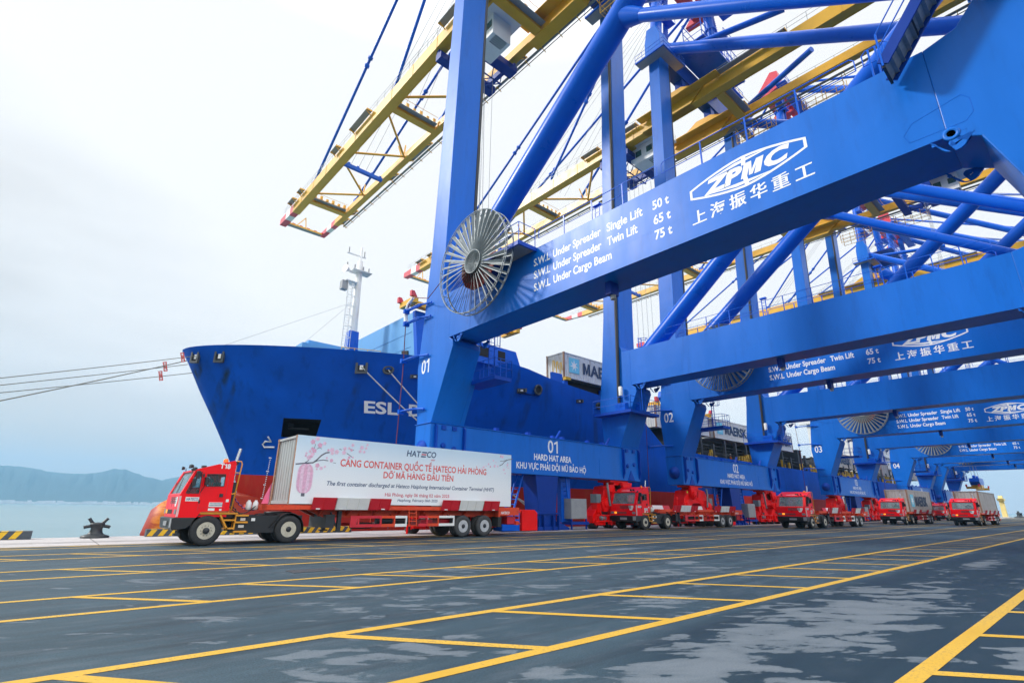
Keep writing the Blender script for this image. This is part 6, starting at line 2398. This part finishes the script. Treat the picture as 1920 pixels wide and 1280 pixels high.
# --- skeletal trailer
tl0 = thing('container_trailer', 'orange red trailer with flared guide plates under the printed banner', 'trailer', (tx(10.5), ty(1.25), 0), 'container trailers behind the red trucks')
mb = MB()
for yy in (.62, 1.68):
    mb.prism([(tx(3.1), 1.28), (tx(3.1), 1.47), (tx(17.0), 1.47), (tx(17.0), 1.05), (tx(16.2), .98), (tx(5.9), .98), (tx(5.2), 1.28)], 'y', ty(yy), ty(yy + .18))
for a in (3.15, 4.4, 5.6, 6.9, 8.2, 9.5, 10.8, 12.1, 13.4, 14.7, 16.0, 16.85):
    mb.box(tx(a), tx(a + .14), ty(.08), ty(TW - .08), 1.31, 1.46)
for a in (5.6, 6.9, 8.2, 9.5, 10.8, 12.1, 13.4, 14.7):
    mb.prism([(ty(.08), 1.31), (ty(.62), 1.31), (ty(.62), 1.02)], 'x', tx(a + .03), tx(a + .09))
for yy in (.03, TW - .11):
    mb.box(tx(3.1), tx(17.0), ty(yy), ty(yy + .08), 1.30, 1.48)
mb.box(tx(3.08), tx(3.3), ty(.03), ty(TW - .03), 1.28, 1.49)
tf = mb.build('trailer_frame', M['trailerred'], tl0)
mb = MB()
for yy in (.06, TW - .12):
    mb.box(tx(15.62), tx(17.0), ty(yy), ty(yy + .06), 1.06, 1.30, 0)
    mb.box(tx(15.5), tx(15.62), ty(yy), ty(yy + .35), .95, 1.3, 0)
mb.box(tx(16.85), tx(17.05), ty(.1), ty(TW - .1), .55, .75, 0)
mb.box(tx(16.95), tx(17.0), ty(.4), ty(.5), .7, 1.3, 0)
mb.box(tx(16.95), tx(17.0), ty(2.0), ty(2.1), .7, 1.3, 0)
for z in (1.22, .62):
    mb.tube((tx(17.05), ty(.0), z), (tx(17.05), ty(TW), z), .04, 8, 0)
mb.box(tx(16.3), tx(16.9), ty(.25), ty(TW - .25), .6, 1.0, 1)
tb = mb.build('rear_bumper', [M['trailerred'], M['guardred']], tl0)
mb = MB()
write(mb, 'HATECO', (tx(15.66), ty(.055), 1.13), size=.13, width=.62, bold=.03, shear=.2, **NY)
mb.build('trailer_lettering', M['letter'], tb)
mb = MB()
mb.box(tx(17.02), tx(17.1), ty(.15), ty(.4), .85, 1.0)
mb.box(tx(17.02), tx(17.1), ty(TW - .4), ty(TW - .15), .85, 1.0)
mb.build('tail_lamp', M['guardred'], tb)
# flared guide plates: red, white, red groups on both sides
for s_ in (-1, 1):
    for (g0, g1) in ((5.08, 8.74), (11.66, 15.38)):
        n_ = 7 if g0 < 8 else 7
        cols = ['r', 'r', 'w', 'w', 'w', 'r', 'r']
        wseg = (g1 - g0) / n_
        for nm, sel in (('guide_plate', ((0, 2, 'guardred'), (2, 5, 'white'), (5, 7, 'guardred'))),):
            for a, b, mm in sel:
                mb = MB()
                x0, x1 = tx(g0 + a * wseg), tx(g0 + b * wseg)
                yb, yt = (ty(-.01), ty(-.17)) if s_ < 0 else (ty(TW + .01), ty(TW + .17))
                th = .03 * s_
                mb.add([(x0, yb, 1.30), (x1, yb, 1.30), (x1, yt, 1.80), (x0, yt, 1.80), (x0, yb - th, 1.30), (x1, yb - th, 1.30), (x1, yt - th, 1.80), (x0, yt - th, 1.80)],
                       [(0, 1, 2, 3), (7, 6, 5, 4), (0, 4, 5, 1), (1, 5, 6, 2), (2, 6, 7, 3), (3, 7, 4, 0)])
                for k in range(a, b + 1):
                    xx = tx(g0 + k * wseg)
                    mb.add([(xx - .012, yb + s_ * .035, 1.31), (xx + .012, yb + s_ * .035, 1.31), (xx + .012, yt + s_ * .03, 1.79), (xx - .012, yt + s_ * .03, 1.79), (xx - .012, yb, 1.31), (xx + .012, yb, 1.31), (xx + .012, yt, 1.79), (xx - .012, yt, 1.79)],
                           [(0, 1, 2, 3), (7, 6, 5, 4), (0, 4, 5, 1), (1, 5, 6, 2), (2, 6, 7, 3), (3, 7, 4, 0)])
                mb.build(nm, M[mm], tl0)
        mb = MB()
        for k in range(4):
            xx = g0 + .2 + k * (g1 - g0 - .6) / 3
            mb.box(tx(xx), tx(xx + .18), (ty(-.03) if s_ < 0 else ty(TW + .015)), (ty(-.015) if s_ < 0 else ty(TW + .03)), 1.315, 1.36)
        mb.build('reflector', M['white'], tl0)
# side under-run guard: frames of red, orange and white tube, with a ladder
for s_ in (-1, 1):
    yy = .04 if s_ < 0 else TW - .10
    for a, b, mm in ((6.92, 7.35, 'guardred'), (7.35, 8.45, 'guardred'), (8.45, 9.15, 'trailerred'), (9.15, 9.78, 'white'), (10.42, 10.95, 'guardred'), (10.95, 11.6, 'trailerred'), (11.6, 12.55, 'white')):
        mb = MB()
        mb.box(tx(a), tx(b), ty(yy), ty(yy + .06), .94, 1.05)
        mb.box(tx(a), tx(b), ty(yy), ty(yy + .06), .56, .69)
        if a == 6.92:
            mb.box(tx(a), tx(a + .3), ty(yy), ty(yy + .06), .69, .94)
        mb.box(tx(b - .07), tx(b), ty(yy), ty(yy + .06), .69, .94)
        mb.build('side_guard', M[mm], tl0)
    for a in (7.4, 9.0, 10.9, 12.3):
        one('guard_strut', M['trailerred'], tl0, lambda mb: mb.bar((tx(a), ty(yy + .03), 1.0), (tx(a + .2), ty(.62 if s_ < 0 else TW - .62), 1.1), .05, .06))
    mb = MB()
    for a in (9.86, 10.26):
        mb.bar((tx(a), ty(yy + .03), 1.3), (tx(a + .05), ty(yy), .56), .05, .05)
    for z in (.58, .78, .98, 1.15):
        mb.box(tx(9.86), tx(10.3), ty(yy), ty(yy + .05), z, z + .04)
    mb.build('side_ladder', M['trailerred'], tl0)
    mb = MB()
    a = 6.55
    y0 = .35 if s_ < 0 else TW - .5
    mb.box(tx(a - .08), tx(a + .08), ty(y0), ty(y0 + .16), .42, 1.25)
    mb.box(tx(a - .17), tx(a + .17), ty(y0 - .05), ty(y0 + .2), .36, .42)
    mb.bar((tx(a - .4), ty(y0 + .1), 1.2), (tx(a - .1), ty(y0 + .1), .6), .06, .06)
    mb.build('landing_leg', M['dark'], tl0)
    mb = MB()
    mb.box(tx(15.45), tx(15.68), ty(.02 if s_ < 0 else TW - .6), ty(.6 if s_ < 0 else TW - .02), .46, .98)
    mb.build('mud_flap', M['rubber'], tl0)
one('tool_locker', M['dark'], tl0, lambda mb: mb.box(tx(5.9), tx(6.3), ty(.3), ty(TW - .3), .55, 1.1))
one('spare_wheel', M['rubber'], tl0, lambda mb: mb.lathe([(.2, 0), (.5, 0), (.52, .05), (.52, .2), (.5, .25), (.2, .25)], (tx(7.9), ty(1.0), .48), (0, 0, 1), 26))
for a in (8.6, 9.6):
    one('air_tank', M['dark'], tl0, lambda mb: mb.tube((tx(a), ty(.9), .8), (tx(a + .8), ty(.9), .8), .16, 12))
for a in (13.1, 14.5):
    one('axle', M['dark'], tl0, lambda mb: mb.tube((tx(a), ty(.3), .53), (tx(a), ty(TW - .3), .53), .09, 8))
    for y0 in (.55, 1.8):
        one('spring_hanger', M['dark'], tl0, lambda mb: mb.box(tx(a - .4), tx(a + .4), ty(y0), ty(y0 + .15), .6, .98))
for a in (11.0, 12.2):
    one('brake_tank', M['guardred'], tl0, lambda mb: mb.box(tx(a), tx(a + .7), ty(.8), ty(1.7), .55, .85))
for a in (13.11, 14.52):
    wheel(tl0, a, .02, .53, .29, M['rim2'], dual=True, rubber=M['rubber_dusty'])
    wheel(tl0, a, TW - .02, .53, .29, M['rim2'], dual=True, rubber=M['rubber_dusty'], out=1)

# --- copies in the line
LT = ['', 'red terminal truck without load, second in line, in front of the 02 sill beam', 'red terminal truck without load beside the pale 03 sill beam', 'red terminal truck pulling the container with pale blue star emblem',
      'red terminal truck pulling the plain grey container', 'small distant red terminal truck between the two loaded trucks']
LR = ['', 'faded red empty trailer with striped guide plates behind the second truck', 'empty red trailer with two grey plates beside the 03 sill beam', 'trailer loaded with the emblem container',
      'trailer loaded with the plain grey container', 'distant empty trailer behind the small truck between loaded ones']
POS = [(TX, TY), (33.4, 24.1), (49.9, 18.3), (79.2, 18.0), (82.7, 11.55), (127.4, 22.2)]
trucks, trailers = [tr0], [tl0]
for k in range(1, 6):
    dv = Vector((POS[k][0] - TX, POS[k][1] - TY, 0))
    a = copy_tree(tr0)
    a.location = Vector(tr0.location) + dv
    tag(a, LT[k])
    trucks.append(a)
    b = copy_tree(tl0)
    b.location = Vector(tl0.location) + dv
    tag(b, LR[k])
    trailers.append(b)
cab0 = [c for c in tr0.children if c.name.split('.')[0] == 'cab'][0]
mb = MB()
write(mb, 'T18', (tx(1.36), ty(.02), 2.80), size=.17, width=.36, bold=.04, **NY)
mb.build('number_lettering', M['letter'], cab0)
for k in range(1, 6):
    cb = [c for c in trucks[k].children if c.name.split('.')[0] == 'cab'][0]
    mb = MB()
    dx = Vector((1.28, 0, .40)).normalized()
    write(mb, 'HATECO', Vector((tx(.80), ty(1.75), 2.795)), Vector((0, -1, 0)), dx, size=.16, width=1.0, bold=.03, lift=.012)
    mb.build('roof_lettering', M['letter'], cb)

PL = ['driver in orange shirt in the T18 cab, looking ahead', 'driver in lime vest in the second truck', 'driver in orange shirt in the truck beside the 03 sill beam', 'driver in lime vest in the truck with the emblem container', 'driver in orange shirt in the truck with the plain container']
for k in range(5):
    p = driver(M['person_orange'] if k % 2 == 0 else M['person_lime'], PL[k])
    p['group'] = 'truck drivers'
    p.location = (POS[k][0] + 1.30, POS[k][1] + .85, 1.60)

# pink pennant standing on the trailer nose
t = thing('pennant', 'pink pennant on a short staff between cab and printed container', 'flag', (tx(3.36), ty(.3), 1.49))
mb = MB()
mb.tube((tx(3.42), ty(.3), 1.48), (tx(3.46), ty(.3), 2.35), .012, 6)
mb.build('staff', M['galv'], t)
mb = MB()
vs = []
for i in range(9):
    z = 2.32 - i * .10
    wd_ = .03 + i * .030
    for j in range(5):
        q = j / 4
        vs.append((tx(3.455 - i * .006 - wd_ * q), ty(.3 + .03 * math.sin(q * 5 + i * .6)), z))
mb.add(vs, [(i * 5 + j, i * 5 + j + 1, (i + 1) * 5 + j + 1, (i + 1) * 5 + j) for i in range(8) for j in range(4)], 0, True)
mb.add([(x, y + .006, z) for x, y, z in vs], [((i + 1) * 5 + j, (i + 1) * 5 + j + 1, i * 5 + j + 1, i * 5 + j) for i in range(8) for j in range(4)], 0, True)
mb.build('cloth', M['flagpink'], t)

# --- the container with the printed banner, and the other truck loads
CX0 = tx(4.14)
container(CX0, ty(.04), 1.50, 12.19, 'grey ribbed container on the T18 trailer, its side covered by a banner', M['cont_mid'], H=2.86, group='containers on trucks')
container(POS[3][0] + 4.0, POS[3][1] + .03, 1.50, 12.19, 'rusty grey truck container with pale blue star emblem and dark lettering', M['cont_old'], 'full', H=2.75, group='containers on trucks', logo_x=1.2)
container(POS[4][0] + 4.0, POS[4][1] + .03, 1.50, 12.19, 'plain grey weathered container without emblem on the last loaded truck', M['cont_old'], H=2.55, group='containers on trucks')

BY = ty(.04) - .03
t = thing('printed_banner', 'white and pale blue banner with red headline and blossom branches on the truck container', 'banner', (CX0 + 6.1, BY, 1.5))


def banner_mat():
    m, nt, b = new_mat('banner_print')
    tc = nnode(nt, 'ShaderNodeTexCoord')
    sp = nnode(nt, 'ShaderNodeSeparateXYZ')
    link(nt, tc.outputs['Object'], sp.inputs[0])
    f = math_node(nt, 'MULTIPLY', sp.outputs[2], 1 / 2.8)
    c = ramp(nt, f, [(.30, (.85, .87, .89)), (.72, (.74, .82, .89)), (1.0, (.56, .72, .85))])
    link(nt, c, b.inputs['Base Color'])
    b.inputs['Roughness'].default_value = .55
    tcn = nnode(nt, 'ShaderNodeTexNoise', i_Scale=1.1, i_Detail=2.0)
    link(nt, tc.outputs['Object'], tcn.inputs['Vector'])
    bp = nnode(nt, 'ShaderNodeBump', i_Strength=.12, i_Distance=.03)
    link(nt, tcn.outputs[0], bp.inputs['Height'])
    link(nt, bp.outputs[0], b.inputs['Normal'])
    return m


mb = MB()
mb.box(CX0 + .0, CX0 + 12.2, BY, BY + .018, 1.53, 4.36)
bs = mb.build('banner_sheet', banner_mat(), t)


# writing positions measured from the banner: x from its left edge, z above ground
def bw(text, xc, z, size, width, m_, name, bold=.03, shear=0.0):
    mb = MB()
    write(mb, text, (CX0 + xc, BY, z), size=size, width=width, align='c', bold=bold, shear=shear, **NY)
    mb.build(name, M[m_], bs)


def pxb(u, v):
    d = pxray(u, v)
    k = BY / d.y
    return (d.x * k, 1.47 + d.z * k)


def bpx(u0, v0, u1, v1):
    a, b = pxb(u0, v0), pxb(u1, v1)
    return (a[0] + b[0]) / 2 - CX0, (a[1] + b[1]) / 2, b[0] - a[0]


s44 = 1920 / 440


def q4(a, b):
    return (540 + a / s44, 800 + b / s44)


def bline(text, l, r_, size, m_, name, bold=.03, shear=0.0):
    xc, z, wd_ = bpx(*q4(*l), *q4(*r_))
    bw(text, xc, z, size, wd_, m_, name, bold, shear)


bline('HAT', (968, 238), (1082, 247), .28, 'bannavy', 'headline_logo', .02, .12)
bline('CO', (1132, 248), (1210, 254), .28, 'bannavy', 'headline_logo', .02, .12)
mb = MB()
ex0, ez0 = pxb(*q4(1086, 247))
ex1, _ = pxb(*q4(1126, 247))
for k, mm in ((0, 0), (1, 1), (2, 0)):
    z = ez0 + .0 + k * .105
    mb.add([(ex0 + .03 * k, BY - .004, z), (ex1 + .03 * k, BY - .004, z), (ex1 + .03 * k + .015, BY - .004, z + .065), (ex0 + .03 * k + .015, BY - .004, z + .065)], [(0, 1, 2, 3)], mm)
mb.build('headline_logo', [M['bannavy'], M['banred2']], bs)
bline('HHIT', (1168, 277), (1202, 279), .07, 'banred2', 'small_logo', .03, .2)
bline('C\u1ea2NG CONTAINER QU\u1ed0C T\u1ebe HATECO H\u1ea2I PH\u00d2NG', (424, 322), (1624, 390), .30, 'banred', 'headline', .022)
bline('D\u1ee0 M\u00c3 H\u00c0NG \u0110\u1ea6U TI\u00caN', (776, 418), (1354, 444), .28, 'banred', 'headline', .022)
bline('The first container discharged at Hateco Haiphong International Container Terminal (HHIT)', (310, 480), (1684, 524), .175, 'bannavy', 'subtitle', .016, .2)
bline('H\u1ea3i Ph\u00f2ng, ng\u00e0y 06 th\u00e1ng 02 n\u0103m 2025', (790, 566), (1320, 578), .145, 'banred2', 'date_line', .012)
bline('Haiphong, February 06th 2025', (893, 610), (1222, 613), .115, 'bannavy', 'date_line', .012, .2)
# blossom branches and the lantern
mb = MB()


def twig(pts, w0):
    mb.ribbon([pxb(*q4(*p)) for p in pts], w0, (0, BY - .005, 0), (1, 0, 0), (0, 0, 1))


twig([(62, 303), (120, 298), (205, 292), (240, 265), (275, 232), (310, 212), (340, 208)], .055)
twig([(205, 292), (240, 276), (290, 270), (330, 276)], .035)
twig([(130, 297), (150, 285), (172, 270)], .03)
twig([(215, 178), (225, 140)], .02)
twig([(235, 180), (262, 168), (275, 180)], .022)
twig([(420, 180), (440, 188)], .025)
twig([(480, 215), (505, 232), (525, 248)], .03)
twig([(500, 180), (540, 190)], .02)
twig([(1838, 263), (1800, 268), (1770, 285), (1755, 305), (1730, 318)], .04)
twig([(1790, 268), (1760, 280), (1735, 280)], .025)
twig([(1800, 290), (1790, 330)], .02)
twig([(160, 300), (156, 330)], .012)
twig([(370, 292), (392, 296)], .018)
mb.build('branch_print', M['branch'], bs)
mb = MB()
rnd = random.Random(5)


def flower(u, v, r_, mi):
    cx, cz = pxb(*q4(u, v))
    a0 = rnd.random() * 6
    for k in range(5):
        a = a0 + k * 2 * math.pi / 5
        px_, pz_ = cx + r_ * .55 * math.cos(a), cz + r_ * .55 * math.sin(a)
        pts = [(px_ + r_ * .42 * math.cos(a + j * math.pi / 4) * (1.15 if j in (0, 4) else 1), BY - .007 - .0006 * k - .0001 * (len(mb.f) % 7), pz_ + r_ * .42 * math.sin(a + j * math.pi / 4)) for j in range(8)]
        mb.add([p for p in reversed(pts)] if False else pts, [tuple(range(8))], mi)
    mb.add([(cx + r_ * .2 * math.cos(j), BY - .012, cz + r_ * .2 * math.sin(j)) for j in (0, 1.05, 2.1, 3.14, 4.2, 5.2)], [tuple(range(6))], 1)


for u, v, s_ in ((243, 97, 22), (205, 122, 24), (262, 150, 24), (300, 135, 18), (200, 178, 16), (215, 195, 22), (150, 215, 12), (180, 200, 14), (200, 222, 20), (172, 250, 24), (190, 240, 16), (145, 235, 10),
                 (360, 190, 24), (398, 205, 24), (362, 215, 18), (330, 190, 12), (465, 178, 20), (458, 210, 22), (500, 175, 14), (530, 150, 18), (520, 190, 14), (605, 170, 22), (590, 200, 18), (622, 205, 16), (640, 175, 14), (650, 148, 14),
                 (500, 250, 14), (488, 265, 10), (530, 250, 10), (355, 275, 18), (240, 315, 22), (270, 338, 18), (300, 325, 12), (235, 345, 10), (318, 255, 12),
                 (1755, 245, 20), (1740, 240, 14), (1680, 275, 12), (1640, 305, 14), (1600, 330, 16), (1655, 325, 12), (1690, 320, 18), (1715, 322, 12), (1795, 310, 16), (1765, 350, 14), (1800, 335, 10), (1775, 380, 10), (1620, 320, 8), (1580, 340, 8), (1700, 290, 8)):
    flower(u, v, s_ / s44 * .021, 0 if rnd.random() < .7 else 1)
mb.build('blossom_print', [M['pink'], M['pink2']], bs)
mb = MB()
lc = pxb(*q4(137, 420))
lw, lh = .34, .60
for k in range(7):
    a0, a1 = -1 + 2 * k / 7, -1 + 2 * (k + 1) / 7
    pts = [(lc[0] + lw * math.sin(a0 * math.pi / 2 * .98) * math.sqrt(1 - (j / 6) ** 4 * .82), BY - .006, lc[1] + lh * j / 6) for j in range(-6, 7)]
    pts2 = [(lc[0] + lw * math.sin(a1 * math.pi / 2 * .98) * math.sqrt(1 - (j / 6) ** 4 * .82), BY - .006, lc[1] + lh * j / 6) for j in range(-6, 7)]
    mb.add(pts + pts2, [(j, j + 13, j + 14, j + 1) for j in range(12)], k % 2)
mb.build('lantern_print', [M['pink'], M['pink2']], bs)
mb = MB()
for z0, z1, w_ in ((lc[1] + lh, lc[1] + lh + .07, .17), (lc[1] - lh - .13, lc[1] - lh, .15)):
    mb.box(lc[0] - w_ / 2, lc[0] + w_ / 2, BY - .008, BY - .004, z0, z1)
mb.build('lantern_cap_print', M['branch'], bs)

# --- worker in orange on the ship's deck
J = [(0, 0, .95), (0, 0, 1.2), (0, 0, 1.42), (0, 0, 1.53), (-.01, 0, 1.60), (-.02, 0, 1.69), (-.01, 0, 1.76),
     (-.19, 0, 1.42), (-.25, -.05, 1.14), (-.20, -.26, .98), (-.17, -.33, .96), (.19, 0, 1.42), (.25, -.05, 1.14), (.20, -.26, .98), (.17, -.33, .96),
     (-.1, 0, .88), (-.12, 0, .48), (-.12, .02, .08), (-.12, -.12, .04), (.1, 0, .88), (.12, 0, .48), (.12, .02, .08), (.12, -.12, .04)]
E_ = [(0, 1), (1, 2), (2, 3), (3, 4), (4, 5), (5, 6), (2, 7), (7, 8), (8, 9), (9, 10), (2, 11), (11, 12), (12, 13), (13, 14), (0, 15), (15, 16), (16, 17), (17, 18), (0, 19), (19, 20), (20, 21), (21, 22)]
rad = [(.15, .11), (.16, .11), (.16, .10), .055, .065, .09, .06, .065, .05, .042, .036, .065, .05, .042, .036, .09, .065, .05, .045, .09, .065, .05, .045]
p = build_person('person', 'deck worker in orange overalls and helmet standing at the rail of the ship', J, E_, rad, [M['person_orange'], M['skin'], M['black']], [[0, 1, 2, 7, 8, 9, 11, 12, 13, 15, 16, 19, 20], [3, 4, 5, 6, 10, 14], [17, 18, 21, 22]])
p.location = (70.2, 34.3, 7.0)
mb = MB()
mb.lathe([(.14, -.02), (.115, .0), (.112, .06), (.08, .12), (0, .14)], (0, 0, 1.72), (0, 0, 1), 16)
h = mb.build('helmet', M['white'])
h.parent = p

# ================================================================ HAZE over the bay
HZ = True
if HZ:
    m = bpy.data.materials.new('bay_haze')
    m.use_nodes = True
    nt = m.node_tree
    for n in list(nt.nodes):
        nt.nodes.remove(n)
    out = nt.nodes.new('ShaderNodeOutputMaterial')
    pv = nt.nodes.new('ShaderNodeVolumePrincipled')
    pv.inputs['Color'].default_value = (.30, .64, 1.0, 1)
    pv.inputs['Density'].default_value = 0.00030
    pv.inputs['Anisotropy'].default_value = 0.2
    nt.links.new(pv.outputs[0], out.inputs['Volume'])
    mb = MB()
    mb.box(-4300, 4300, -4300, 4300, -7, 260)
    tag(mb.build('haze', m), kind='stuff')

for o in list(sc.objects):
    if '_o' in o:
        del o['_o']
